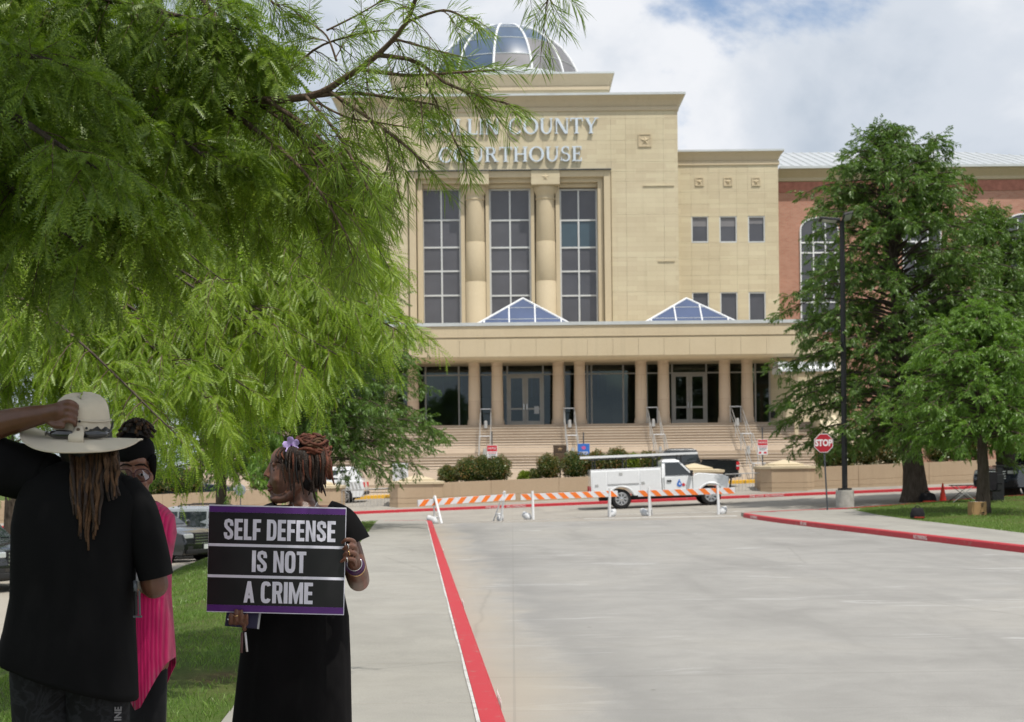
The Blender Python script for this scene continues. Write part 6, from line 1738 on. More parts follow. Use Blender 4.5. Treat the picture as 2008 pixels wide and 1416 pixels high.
# ------------------------------------------------------------------ white utility truck
T = thing('utility_truck', 'white utility service truck with ladder on its roof rack, driving behind the barricades', 'truck')
f, b = 2.98, -2.82; hw = 1.0; xa, xr, ra = 2.20, -1.45, .50
prof = [(.22, .52), (.22, 1.22), (1.50, 1.26), (1.72, 1.34), (2.70, 1.24), (2.90, 1.14), (2.94, .75), (2.92, .52), (xa + ra + .02, .50)] + arch(xa, ra, .50)[::-1] + [(1.55, .50)]
m = MB(); slices(m, prof, hw, .05, 1.05, 1.5); body = m.build('cab_body', M_WHITECAR, T, smooth_=True)
rs = [[Vector((x0, -w, z)), Vector((x1, -w * .97, z)), Vector((x1 + .05, 0, z)), Vector((x1, w * .97, z)), Vector((x0, w, z)), Vector((x0, 0, z))] for x0, x1, w, z in ((.22, 1.60, .965, 1.18), (.22, 1.45, .95, 1.34), (.26, .98, .80, 1.84), (.34, .84, .68, 1.93), (.4, .78, .5, 1.95))]
m = MB(); m.rings(rs); cab = m.build('cabin', M_WHITECAR, T, smooth_=True)
for s in (-1, 1):
    q = [Vector((.36, s * .975, 1.28)), Vector((1.42, s * .975, 1.28)), Vector((1.36, s * .965, 1.34)), Vector((.94, s * .83, 1.79)), Vector((.38, s * .83, 1.79))]
    m = MB(); m.add(q + [p - Vector((0, s * .06, 0)) for p in q], [(0, 1, 2, 3, 4), (9, 8, 7, 6, 5)] + [(i, i + 5, (i + 1) % 5 + 5, (i + 1) % 5) for i in range(5)]); m.build('window', M_CARGLASS, cab)
    for xx in (.30, 1.46):
        m = MB(); m.box(xx - .008, xx + .008, s * hw * 1.0 - .006, s * hw * 1.0 + .008, .56, 1.22); m.build('door_seam', M_GREYM, body)
    m = MB(); m.box(.42, .60, s * (hw + .006) - .02, s * (hw + .006) + .02, 1.02, 1.09); m.build('handle', M_TRIM, body)
    m = MB(); m.box(1.36, 1.46, min(s * 1.03, s * 1.26), max(s * 1.03, s * 1.26), 1.22, 1.46); mir = m.build('wing_mirror', M_TRIM, body, bevel=.02)
    m = MB(); m.box(1.461, 1.475, min(s * 1.06, s * 1.22), max(s * 1.06, s * 1.22), 1.25, 1.33); m.build('indicator', M_AMBER, mir)
    m = MB(); m.box(2.72, 2.945, min(s * .72, s * .97), max(s * .72, s * .97), .92, 1.14); m.build('headlight', M_LAMP, body, bevel=.03)
    m = MB(); m.box(2.60, 2.80, min(s * .95, s * .985), max(s * .95, s * .985), .94, 1.04); m.build('indicator', M_AMBER, body, bevel=.01)
    # flare over the front wheel
    m = MB(); m.tube([(xa - (ra + .05) * math.cos(a), s * (hw - .01), .36 + (ra + .05) * math.sin(a)) for a in np.linspace(.3, math.pi - .3, 12)], .045, 6); m.build('wheel_flare', M_WHITECAR, body, smooth_=True)
    wheel(T, xa, s * .84, .40); wheel(T, xr, s * .84, .40)
m = MB(); d = Vector((.03, 0, .02)); q = [Vector((1.44, -.86, 1.36)), Vector((1.50, 0, 1.36)), Vector((1.44, .86, 1.36)), Vector((1.0, .74, 1.80)), Vector((1.05, 0, 1.80)), Vector((1.0, -.74, 1.80))]
m.add([p + d for p in q] + [p - d for p in q], [(0, 1, 4, 5), (1, 2, 3, 4), (11, 10, 7, 6), (10, 9, 8, 7)] + [(i, i + 6, (i + 1) % 6 + 6, (i + 1) % 6) for i in range(6)]); m.build('windscreen', M_CARGLASS, cab)
m = MB(); m.box(2.88, 3.02, -.95, .95, .50, .74); m.build('bumper', M_TRIM, body, bevel=.03)
m = MB(); m.box(2.86, 2.965, -.68, .68, .78, 1.16); m.build('grille', M_TRIM, body, bevel=.02)
m = MB(); m.tube([(2.99, -.85, .72), (3.06, -.85, 1.15), (3.06, .85, 1.15), (2.99, .85, .72)], .035, 6); m.build('bull_bar', M_TRIM, body, smooth_=True)
# emblem on the doors: blue drop and red corner
for s in (-1, 1):
    y = s * (hw + .006)
    def flat(poly, mt, e=0.0, nm='emblem'):
        m = MB(); m.add([(x, y + s * e, z) for x, z in poly] + [(x, y - s * .008, z) for x, z in poly], [tuple(range(len(poly))), tuple(range(2 * len(poly) - 1, len(poly) - 1, -1))] + [(i, i + len(poly), (i + 1) % len(poly) + len(poly), (i + 1) % len(poly)) for i in range(len(poly))]); return m.build(nm, mt, body)
    flat([(.82, .86), (.90, .80), (1.00, .82), (1.02, .90), (.96, 1.02), (.92, 1.12), (.86, 1.02), (.82, .94)], M_BLUE, .004)
    flat([(.89, .90), (.95, .88), (.97, .92), (.93, .99)], M_WHITEP, .006)
    flat([(1.03, .84), (1.12, .82), (1.16, .88), (1.10, .95), (1.03, .93)], M_REDP, .004)
# service body
sb = MB()
prof = [(b + .15, .50), (b + .15, 1.60), (.20, 1.60), (.20, .52), (xr + ra + .06, .52)] + arch(xr, ra + .02, .52)[::-1] + [(b + .3, .50)]
slices(sb, prof, hw + .02, .0, 1.0, 2.0, .03); svc = sb.build('service_body', M_WHITECAR, T, smooth_=True)
for s in (-1, 1):
    y = s * (hw + .021)
    def dr(x0, x1, z0, z1):
        m = MB(); m.box(x0, x1, min(y, y + s * .016), max(y, y + s * .016), z0, z1); d_ = m.build('locker_door', M_WHITECAR, svc, bevel=.006)
        return d_
    d1 = dr(b + .20, b + .78, .62, 1.54); d2 = dr(b + .82, -.72, 1.02, 1.54); d3 = dr(-.68, .15, .60, 1.54)
    d2b = None
    for d_, hx, hz in ((d1, b + .38, .98), (d2, -1.45, 1.42), (d3, -.56, 1.02)):
        m = MB(); m.box(hx - .07, hx + .07, min(y + s * .0165, y + s * .03), max(y + s * .0165, y + s * .03), hz - .055, hz + .055); m.build('latch', M_STEEL, d_, bevel=.008)
    m = MB(); m.box(b + .82, -.72, min(y, y + s * .02), max(y, y + s * .02), .985, 1.005); m.build('drip_rail', M_STEEL, svc)
    m = MB(); m.tube([(xr - (ra + .06) * math.cos(a), s * (hw + .02), .36 + (ra + .06) * math.sin(a)) for a in np.linspace(.32, math.pi - .32, 12)], .03, 6); m.build('wheel_flare', M_WHITECAR, svc, smooth_=True)
    m = MB(); m.box(b + .10, b + .16, min(s * .8, s * .97), max(s * .8, s * .97), .72, .95); m.build('tail_light', M_TAIL, svc)
m = MB(); m.box(b - .02, b + .16, -1.0, 1.0, .48, .62); m.build('step_bumper', M_STEEL, T, bevel=.02)
m = MB(); m.box(b + .16, .2, -1.0, 1.0, 1.601, 1.635); m.build('lid', M_WHITECAR, svc, bevel=.01)
m = MB(); m.box(-2.3, 2.0, -.5, .5, .34, .49); m.build('chassis', M_TRIM, T)
# rack and ladder
for x in (b + .35, -1.2, .06):
    m = MB(); m.tube([(x, -.92, 1.636), (x, -.92, 2.02), (x, .92, 2.02), (x, .92, 1.636)], .028, 6); m.build('rack_hoop', M_TRIM, T, smooth_=True)
m = MB(); m.tube([(1.05, -.75, 1.80), (1.05, -.75, 2.06), (1.05, .75, 2.06), (1.05, .75, 1.80)], .028, 6); m.build('rack_hoop', M_TRIM, T, smooth_=True)
for yy in (-.92, .92):
    m = MB(); m.tube([(b + .2, yy, 2.045), (1.3, yy, 2.075)], .025, 6); m.build('rack_rail', M_TRIM, T)
lad = thing('ladder', 'long aluminium ladder lying on the roof rack of the utility truck', 'ladder')
for yy in (-.70, -.28):
    m = MB(); m.box(b - .22, 1.75, yy - .02, yy + .02, 2.10, 2.19); m.build('ladder_rail', M_WHITEFR, lad)
for k in range(15):
    xx = b - .05 + k * .30; m = MB(); m.tube([(xx, -.68, 2.145), (xx, -.30, 2.145)], .016, 6); m.build('rung', M_WHITEFR, lad)
Y = 56.9; xf = P(1385, 990, Y); xrr = P(1216, 996, Y); x = xrr.x + 1.45
tl2 = -math.atan2(.031, 1)
for o in (T, lad): place(o, (x, Y, H(x, Y) + .004), 0.0, tl2)
# round pale disc beside the silver SUV
q = P(471, 961, 49.0); dz = H(q.x, 49.0)
rd = thing('round_mirror', 'round pale mirror on a thin post just above the silver SUV roof', 'mirror', (q.x, 49.0, dz))
m = MB(); m.lathe(tuple(q), [(.20, -.02), (.205, .0), (.19, .03), (.01, .05)], 24, Matrix.Rotation(R(90), 3, 'X')); m.build('disc', M_SILVER, rd, smooth_=True)
m = MB(); m.tube([(q.x, 49.03, dz), (q.x, 49.03, q.z)], .02, 6); m.build('post', M_GREYM, rd)
# ------------------------------------------------------------------ people
def skin_mat(name, a, b):
    m, t = newmat(name); v = t.coord(geo=True)
    n = t.noise(v, 14.0, 6, 0.6)
    p = finish(t, t.ramp(n, (0.3, a), (0.7, b)), 0.40, 0.5, 0, t.bump(t.noise(v, 320.0, 3), .12, .002)); p.inputs['Subsurface Weight'].default_value = .06; p.inputs['Subsurface Radius'].default_value = (.02, .008, .004); return m
M_SKIN1 = skin_mat('deep brown skin', (.090, .038, .022), (.135, .060, .036))
M_SKIN2 = skin_mat('warm brown skin', (.19, .085, .052), (.26, .120, .075))
M_SKIN3 = skin_mat('dark brown skin', (.120, .052, .032), (.180, .082, .050))
def cloth_mat(name, col, rough=.85, rib=0.0, sheen=.2, var=.15, rscale=60, weave=900.0):
    m, t = newmat(name); v = t.coord(geo=True)
    n = t.noise(v, 5.0, 5); w = t.noise(v, weave, 2)
    c = t.ramp(n, (.3, tuple(x * (1 - var) for x in col)), (.7, tuple(min(1, x * (1 + var)) for x in col)))
    h = w
    if rib:
        wv = t.node('TexWave', {'wave_type': 'BANDS', 'bands_direction': 'X'}, Scale=rscale, Distortion=1.2, Detail=1.0)
        t.l.new(t.coord(geo=True, scale=(1, .6, .12)), wv.inputs['Vector']); h = wv.outputs[0]
        c = t.mix(t.ramp(h, (.0, .55), (.6, .0)), c, tuple(x * .55 for x in col))
    p = finish(t, c, rough, .12, 0, t.bump(h, .5 if rib else .15, .006 if rib else .001)); p.inputs['Sheen Weight'].default_value = sheen; p.inputs['Sheen Roughness'].default_value = .5; return m
M_TEE = cloth_mat('black cotton', (.0052, .0052, .0056), .9, sheen=.0)
M_DRESS = cloth_mat('black jersey', (.0050, .0047, .0050), .9, sheen=.0)
M_PINK = cloth_mat('pink rib knit', (.50, .011, .105), .9, rib=1.0, rscale=26.0)
M_HAT = cloth_mat('cream canvas', (.57, .50, .395), .9, var=.10)
M_LEGG = cloth_mat('black leggings', (.012, .012, .013), .8, sheen=.1)
def camo():
    m, t = newmat('dark patterned shorts'); v = t.coord(geo=True)
    n = t.noise(v, 11.0, 5, .6, 1.5)
    finish(t, t.ramp(n, (.45, (.008, .008, .009)), (.52, (.020, .021, .024)), (.6, (.010, .010, .011))), .85, .2); return m
M_CAMO = camo()
M_HAIRB = simple('black hair', (.012, .010, .009), .55, .4, var=.4, scale=40, geo=True)
M_LOCS = simple('brown dreadlocks', (.085, .045, .022), .75, .25, var=.55, scale=25, bump=.6, bscale=160, geo=True)
M_LOCSR = simple('auburn locs', (.105, .032, .016), .65, .3, var=.55, scale=25, bump=.6, bscale=160, geo=True)
M_LOCSD = simple('dark brown locs', (.030, .017, .011), .6, .35, var=.5, scale=30, bump=.6, bscale=160, geo=True)
M_SHADES = simple('dark sunglasses', (.010, .010, .013), .18, .6, 0, .6, var=.1)
M_SPEC = simple('dark red spectacle frame', (.055, .010, .014), .3, .5, var=.1)
M_LENS = clear_glass('spectacle lens', (.80, .80, .84), .16)
M_GOLD = simple('gold ring', (.75, .50, .22), .25, .6, .9, var=.08)
M_SILV = simple('silver jewellery', (.70, .70, .70), .25, .6, .9, var=.08)
M_BEADS = simple('purple beads', (.060, .010, .070), .35, .5, var=.3, scale=60)
M_PURPLE = simple('purple print', (.100, .024, .190), .35, .45, var=.05)
M_SIGNK = simple('black print', (.0105, .0105, .0115), .38, .45, var=.08, scale=3)
M_SIGNW = simple('white print', (.74, .74, .83), .4, .4, var=.03)
M_PHONE = simple('navy phone case', (.018, .014, .045), .4, .45, var=.1)
M_EYE = simple('eye white', (.55, .53, .50), .3, .5, var=.03)
M_BROW = simple('dark brows', (.018, .010, .007), .8, .2, var=.2, scale=60)
M_LIP = simple('lips', (.16, .050, .040), .4, .45, var=.1, scale=40)
M_PETAL = simple('violet petal', (.52, .40, .80), .5, .4, var=.4, scale=45, geo=True)

def fuse(name, mb, mat, parent, voxel=.006, it=4, fac=.5):
    """melt overlapping shapes into one continuous skin"""
    me = bpy.data.meshes.new('tmp'); me.from_pydata(mb.v, [], mb.f)
    bm = bmesh.new(); bm.from_mesh(me); bmesh.ops.recalc_face_normals(bm, faces=bm.faces); bm.to_mesh(me); bm.free()
    o = bpy.data.objects.new('tmp', me); COL.objects.link(o)
    r = o.modifiers.new('r', 'REMESH'); r.mode = 'VOXEL'; r.voxel_size = voxel; r.use_smooth_shade = True
    s = o.modifiers.new('s', 'SMOOTH'); s.factor = fac; s.iterations = it
    bpy.context.view_layer.update()
    out = bpy.data.meshes.new_from_object(o.evaluated_get(bpy.context.evaluated_depsgraph_get()))
    bpy.data.objects.remove(o); bpy.data.meshes.remove(me)
    out.name = name; out.materials.clear(); out.materials.append(mat)
    out.transform(Matrix.Translation(-woff(parent)))
    out.polygons.foreach_set('use_smooth', [True] * len(out.polygons))
    return link(name, out, parent)
def limb(m, pts, rs, n=12): 
    c = catmull(pts, max(8, 4 * len(pts))); k = np.interp(np.linspace(0, 1, len(c)), np.linspace(0, 1, len(rs)), rs)
    m.tube(c, list(k), n)
    m.ball(pts[0], rs[0], rs[0], rs[0]); m.ball(pts[-1], rs[-1], rs[-1], rs[-1])
def shell(name, rows, mat, parent, n=40, fold=.006, seed=0, thick=.004, hem=None, nfold=7, cap_top=False, e=.82):
    """cloth tube from image-space rows: (pyL, pyR, pxL, pxR, Y, depth_half)"""
    rg_ = random.Random(seed); ph = [rg_.uniform(0, 6.28) for _ in range(6)]; rs = []; full = []
    sub = 4
    rows_i = []
    for i in range(len(rows) - 1):
        for k in range(sub): 
            t = k / sub; rows_i.append([rows[i][j] + (rows[i + 1][j] - rows[i][j]) * t for j in range(6)])
    rows_i.append(list(rows[-1]))
    for i, (yl, yr, xl, xr, Y, dh) in enumerate(rows_i):
        ring = []; g = i / (len(rows_i) - 1)
        for j in range(n):
            a = 2 * math.pi * j / n; ca, sa = math.cos(a), math.sin(a)
            u = math.copysign(abs(ca) ** e, ca); v = math.copysign(abs(sa) ** e, sa)
            px = (xl + xr) / 2 + u * (xr - xl) / 2; py = (yl + yr) / 2 + u * (yr - yl) / 2
            if hem and i == len(rows_i) - 1: py = hem(px, py, v)
            p = P(px, py, Y + v * dh * 0 ); p = Vector((p.x, Y + v * dh, p.z))
            w = fold * (.25 + g) * (math.sin(nfold * a + ph[0] + 2.2 * g) + .6 * math.sin((nfold * 2 + 1) * a + ph[1] - 3 * g) + .8 * math.sin(9 * g + 2 * a + ph[2]))
            p += Vector((ca * .35, sa, 0)) * w
            ring.append(p)
        rs.append(ring)
    m = MB(); m.rings(rs, cap=False)
    inner = [[p + (sum(r, Vector()) / n - p).normalized() * thick for p in r] for r in rs]
    m.rings(inner, cap=False)
    b = len(rs) * n
    for j in range(n):
        k = (j + 1) % n; l = (len(rs) - 1) * n
        m.f.append((l + j, l + k, b + l + k, b + l + j)); m.fm.append(0); m.f.append((j, k, b + k, b + j)); m.fm.append(0)
    if cap_top: m.f.append(tuple(range(n))); m.fm.append(0)
    return m.build(name, mat, parent, smooth_='all')
def finger(m, p, segs, r0, r1): limb(m, [p] + segs, [r0, r0 * .98, (r0 + r1) / 2, r1][:1 + len(segs)] if len(segs) == 3 else [r0, r1], 8)

# ------------------------------------------------ man in the hat, seen from behind
MY = 4.5
def A(px, py, d=0.0): return P(px, py, MY + d)
foot = Vector((A(140, 1400).x, MY, .128))
man = thing('person', 'person in a black T-shirt and cream sun hat, seen from behind with one arm raised', 'person', tuple(foot))
m = MB()
hc = A(163, 862)
m.ball(hc, .078, .098, .118, 18, 12); limb(m, [A(165, 890), A(165, 930)], [.058, .062])
limb(m, [A(165, 940), A(155, 1010), A(150, 1120), A(148, 1220), A(146, 1300)], [.06, .10, .115, .11, .105], 16)
limb(m, [A(95, 962), A(225, 972)], [.05, .05])
# raised arm (image left): shoulder, elbow out of frame, forearm back to the hat
sh, el, wr = A(72, 938), A(-78, 872, -.03), A(88, 812, -.10)
limb(m, [sh, A(0, 915, -.02), el], [.05, .052, .046]); limb(m, [el, A(-10, 836, -.06), A(50, 820, -.09), wr], [.047, .047, .038, .030])
# hand closing on the hat crown
m.ball(A(113, 808, -.115), .036, .022, .030, 14, 8); limb(m, [wr, A(118, 806, -.115)], [.029, .027])
for k, (y0, y1) in enumerate(((789, 798), (801, 811), (813, 823), (824, 832))):
    r = .0105 - .0006 * k
    limb(m, [A(118, y0 + 4, -.118), A(134, y0, -.128), A(148 - k, (y0 + y1) / 2 + 1, -.118), A(150 - k, y1 + 3, -.098)], [r * 1.05, r * 1.05, r * .95, r * .85], 8)
limb(m, [A(98, 826, -.105), A(108, 834, -.118), A(122, 836, -.128)], [.014, .0115, .0095], 8)
# lowered arm (image right), forearm reaching forward
limb(m, [A(240, 978), A(283, 1055), A(303, 1146, .02)], [.045, .045, .046]); limb(m, [A(303, 1146, .02), A(290, 1140, .15), A(268, 1120, .30)], [.046, .042, .032])
m.ball(A(262, 1115, .34), .035, .045, .02)
for k in range(4): limb(m, [A(250 + 6 * k, 1112, .37), A(246 + 6 * k, 1108, .42), A(248 + 6 * k, 1116, .45)], [.009, .009, .008], 8)
limb(m, [A(276, 1116, .34), A(282, 1110, .38), A(280, 1104, .41)], [.011, .010, .008], 8)
for cx in (88, 188):
    q = A(cx, 1290); limb(m, [q, Vector((q.x, MY + .02, .55)), Vector((q.x, MY, .22)), Vector((q.x, MY, .17))], [.07, .062, .05, .045])
fuse('body', m, M_SKIN1, man, .0042, 3)
tee = shell('t_shirt', [(900, 908, 138, 212, MY, .070), (915, 930, 92, 240, MY, .10), (945, 955, 50, 268, MY, .125), (985, 985, 36, 280, MY, .145), (1030, 1030, 28, 272, MY, .155), (1100, 1100, 27, 264, MY, .16), (1170, 1170, 26, 261, MY, .16), (1235, 1240, 14, 263, MY, .165), (1282, 1310, 2, 266, MY, .17), (1292, 1372, 4, 268, MY, .172)],
      M_TEE, man, 44, .005, 1, nfold=5)
m = MB(); limb(m, [A(90, 938), A(40, 925), A(0, 914, -.02), A(-45, 893, -.03)], [.085, .092, .092, .088], 16); m.build('sleeve', M_TEE, man, smooth_='all')
m = MB()
c = catmull([A(238, 962), A(268, 1000), A(290, 1065), A(306, 1131, .01)], 12); k = np.interp(np.linspace(0, 1, 13), [0, .3, 1], [.066, .066, .056]); rs_ = []
m.tube(c, list(k), 18, cap=False); m.tube(c, [x - .004 for x in k], 18, cap=False); m.build('sleeve', M_TEE, man, smooth_='all')
m = MB(); m.ball(A(240, 972), .068, .08, .070); m.build('shoulder_seam', M_TEE, man, smooth_='all')
m = MB()
for cx, r0 in ((88, .112), (188, .108)):
    q = A(cx, 1285); m.tube([q, Vector((q.x, MY, .95)), Vector((q.x, MY + .01, .62)), Vector((q.x, MY, .48))], [r0, r0 * 1.0, r0 * .9, r0 * .86], 18)
pn = m.build('shorts', M_CAMO, man, smooth_='all')
q = A(243, 1393); text_mesh('lettering', 'INE', .030, M_DOME2, face_M((q.x, MY - .065, q.z), (0.05, 0, 1), (-1, -.5, 0)), pn, .002, .001)
for cx in (88, 188):
    q = A(cx, 1285); m = MB(); m.ball((q.x, MY + .05, .165), .048, .135, .05, 12, 8); m.box(q.x - .045, q.x + .045, MY - .08, MY + .18, .13, .152); m.build('shoe', M_TRIM, man, smooth_=True)
# dreadlocks
rg_ = random.Random(9)
for k in range(40):
    x0 = 138 + 92 * (k % 20) / 19 + rg_.uniform(-4, 4); ln = 1010 + rg_.uniform(0, 85) * (1 - abs(x0 - 178) / 75); x1 = 178 + (x0 - 178) * .62 - 4 + rg_.uniform(-5, 5)
    if x0 > 205: ln = rg_.uniform(930, 985); x1 = x0 + 4
    d0 = -.088 - .012 * (k // 20); pts = [A(x0, 880, -.06)]
    for t in (.25, .45, .62, .8, 1.0):
        y = 880 + (ln - 880) * t; dd = d0 - .055 * min(1, t * 1.6)
        pts.append(A(x0 + (x1 - x0) * t + rg_.uniform(-3.5, 3.5), y, dd + rg_.uniform(-.008, .008)))
    m = MB(); c = catmull(pts, 18); m.tube(c, [.0062 * (1 - .45 * (i / 18) ** 3) * rg_.uniform(.88, 1.12) for i in range(19)], 7); m.build('dreadlock', M_LOCS if k % 3 else M_LOCSD, man, smooth_='all')
m = MB(); m.ball(A(168, 868, .0), .085, .103, .118, 18, 12); m.build('hair', M_HAIRB, man, smooth_='all')
# hat
hat = thing('sun_hat', 'cream canvas sun hat with wide brim, gripped by the raised hand', 'hat', tuple(A(160, 860)))
O = A(161, 860); rs_ = []
for t, r in ((0, .090), (.25, .090), (.5, .089), (.70, .087), (.84, .080), (.94, .062), (.99, .036), (1.0, .010)):
    ring = []
    for j in range(36):
        a = 2 * math.pi * j / 36; k = 1 + .035 * math.sin(5 * a + 3 * t) * t + .018 * math.sin(11 * a + 2 * t)
        z = .140 * t * (1 + .07 * math.sin(2 * a + 1) * t + .03 * math.sin(7 * a)); dent = -.018 * math.exp(-((a - 3.6) / .5) ** 2) * t
        ring.append(O + Vector(((r + dent) * k * math.cos(a) * 1.0 - .006 * t, (r + dent) * k * 1.12 * math.sin(a), z)))
    rs_.append(ring)
m = MB(); m.rings(rs_); m.build('crown', M_HAT, hat, smooth_='all')
def brim_z(a, f):
    back = max(0, -math.sin(a)); lft = max(0, -math.cos(a)); rgt = max(0, math.cos(a)); frt = max(0, math.sin(a))
    return f ** 1.3 * (-.052 * back + .040 * lft ** 2 - .004 * rgt - .01 * frt) + .004 * math.sin(3 * a) * f
rs_, ri_ = [], []
for f in np.linspace(0, 1, 9):
    ring = []; rin = []
    for j in range(64):
        a = 2 * math.pi * j / 64; r = .086 + (.190 - .086) * f * (1 + .02 * math.sin(4 * a)); 
        p = O + Vector((r * math.cos(a), r * 1.03 * math.sin(a), brim_z(a, f) + .002)); ring.append(p); rin.append(p - Vector((0, 0, .0035)))
    rs_.append(ring); ri_.append(rin)
m = MB(); m.rings(rs_, cap=False); m.rings(ri_, cap=False)
b = 9 * 64
for j in range(64):
    k = (j + 1) % 64; l = 8 * 64; m.f.append((l + j, l + k, b + l + k, b + l + j)); m.fm.append(0)
m.build('brim', M_HAT, hat, smooth_='all')
m = MB(); m.tube([O + Vector((.189 * math.cos(a), .195 * math.sin(a), brim_z(a, 1.0))) for a in np.linspace(0, 2 * math.pi, 65)], .0028, 6, cap=False); m.build('brim_piping', M_HAT, hat, smooth_='all')
m = MB(); m.tube([O + Vector((.0915 * math.cos(a), .1025 * math.sin(a), .058 + .006 * math.sin(2 * a))) for a in np.linspace(0, 2 * math.pi, 49)], .003, 6, cap=False); m.build('crown_seam', M_HAT, hat, smooth_='all')
# cloth tab over the glasses, with its button
rs_ = []
for (y, z, w) in ((-.103, .036, .012), (-.107, .022, .018), (-.124, .014, .022), (-.136, .004, .024), (-.138, -.010, .024), (-.130, -.020, .023)):
    rs_.append([O + Vector((.022 + u * w, y - .003 * (1 - u * u), z)) for u in (-1, -.5, 0, .5, 1)] + [O + Vector((.022 + u * w, y + .004, z - .002)) for u in (1, .5, 0, -.5, -1)])
m = MB(); m.rings(rs_); m.build('tab', M_HAT, hat, smooth_='all')
m = MB(); m.lathe(O + Vector((.022, -.108, .026)), [(.0055, 0), (.0055, .003), (.001, .004)], 12, Matrix.Rotation(R(90), 3, 'X')); m.build('button', M_BRONZE, hat)
for dx, dz in ((.024, .052), (.046, .030)): m = MB(); m.lathe(O + Vector((dx, -.100, dz)), [(.004, 0), (.004, .003), (.001, .003)], 10, Matrix.Rotation(R(90), 3, 'X')); m.build('eyelet', M_TRIM, hat)
sg = thing('sunglasses', 'black sunglasses resting on the brim around the cream hat crown', 'sunglasses', tuple(O + Vector((0, -.11, 0))))
def arcp(d, r, h):
    a = R(d); f = (r - .086) / .104; return O + Vector((r * math.cos(a), r * 1.04 * math.sin(a), brim_z(a, f) + .002 + h))
m = MB(); m.tube([arcp(d, .118, .018) for d in (226, 236, 246, 256, 266, 274)], [.006, .010, .0125, .013, .012, .009], 8, sq=(1.1, .45)); m.build('lens', M_SHADES, sg, smooth_='all')
m = MB(); m.tube([arcp(d, .118, .018) for d in (292, 300, 308, 316, 324, 332)], [.009, .012, .013, .012, .010, .006], 8, sq=(1.1, .45)); m.build('lens', M_SHADES, sg, smooth_='all')
m = MB(); m.tube([arcp(d, r, h) for d, r, h in ((228, .116, .016), (216, .114, .020), (204, .112, .020), (194, .112, .014), (188, .114, .006))], .0042, 6); m.build('temple', M_SHADES, sg, smooth_='all')
m = MB(); m.tube([arcp(d, r, h) for d, r, h in ((330, .116, .016), (340, .112, .026), (350, .106, .040), (358, .102, .052))], .0042, 6); m.build('temple', M_SHADES, sg, smooth_='all')
# chin-cord toggle hanging under the brim
m = MB(); m.tube([A(75, 884, .05), A(78, 905, .05)], .010, 6); m.tube([A(95, 884, .06), A(97, 908, .06)], .004, 6); m.build('chin_cord', M_TRIM, hat)
hol = thing('belt_clip', 'grey and black metal clip hanging at the hip below the bent arm', 'clip', tuple(A(266, 1205, -.05)))
a_, b_ = A(257, 1146, -.06), A(276, 1146, -.06)
m = MB(); m.tube([A(265, 1140, -.05), A(266, 1160, -.06)], .013, 8, sq=(1, .5)); m.build('clip_head', M_GREYM, hol, smooth_='all')
m = MB(); m.tube([A(266, 1158, -.05), A(267, 1206, -.05)], .0095, 4, sq=(1, .6)); m.build('clip_body', M_TRIM, hol)
m = MB(); m.tube([A(273, 1158, -.058), A(274, 1206, -.058)], .0035, 5); m.build('clip_edge', M_GREYM, hol)
m = MB(); m.box(0, .026, -.006, .006, 0, .006, Matrix.Translation(A(262, 1211, -.05))); m.build('clip_foot', M_GREYM, hol)

# ------------------------------------------------ woman in the pink shawl
WY = 5.42
def A2(px, py, d=0.0): return P(px, py, WY + d)
pk = thing('person', 'person in a bright pink ribbed shawl and glasses, half hidden behind the hat wearer', 'person', (A2(282, 1400).x, WY, .12))
m = MB()
m.ball(A2(262, 925, .01), .069, .088, .108, 20, 14); m.ball(A2(262, 945, -.035), .050, .050, .075, 16, 12); m.ball(A2(262, 978, -.045), .026, .03, .026)
m.ball(A2(263, 905, -.045), .050, .035, .035)
limb(m, [A2(262, 922, -.082), A2(261, 946, -.100)], [.009, .013]); m.ball(A2(261, 948, -.100), .016, .012, .010); m.ball(A2(252, 950, -.088), .008, .010, .007); m.ball(A2(270, 950, -.088), .008, .010, .007)
m.ball(A2(245, 948, -.062), .02, .02, .02); m.ball(A2(279, 948, -.062), .02, .02, .02)
m.ball(A2(261, 964, -.088), .022, .010, .006); m.ball(A2(261, 970, -.086), .018, .010, .007)
m.ball(A2(296, 935, .01), .010, .016, .028)
limb(m, [A2(268, 970, .02), A2(275, 1010, .03)], [.052, .055])
limb(m, [A2(278, 1015, .03), A2(280, 1080, .03), A2(282, 1180, .02), A2(284, 1290, .02)], [.07, .10, .10, .10], 14)
for s_, px in ((-1, 225), (1, 330)):
    limb(m, [A2(278 + s_ * 30, 1026, .03), A2(280 + s_ * 36, 1080, .02), A2(281 + s_ * 30, 1150, -.0)], [.042, .04, .036]); limb(m, [A2(281 + s_ * 30, 1150, -.0), A2(280 + s_ * 20, 1160, -.10), A2(280 + s_ * 12, 1150, -.20)], [.036, .032, .026])
    hq = A2(280 + s_ * 8, 1147, -.225); m.ball(hq, .03, .03, .02)
    for k in range(4): limb(m, [hq + Vector((s_ * (-.012 + .008 * k), -.02, .006)), hq + Vector((s_ * (-.016 + .01 * k), -.05, .002)), hq + Vector((s_ * (-.016 + .01 * k), -.06, -.018))], [.008, .008, .007], 8)
    limb(m, [hq + Vector((s_ * .02, 0, .01)), hq + Vector((s_ * .03, -.03, .02)), hq + Vector((s_ * .022, -.05, .02))], [.0095, .009, .008], 8)
for px in (262, 306):
    q = A2(px + (15 if px < 280 else -11), 1290, .02); limb(m, [q, Vector((q.x, WY + .01, .55)), Vector((q.x, WY + .02, .20)), Vector((q.x, WY + .02, .165))], [.05, .045, .038, .036])
bd = fuse('body', m, M_SKIN2, pk, .005, 3)
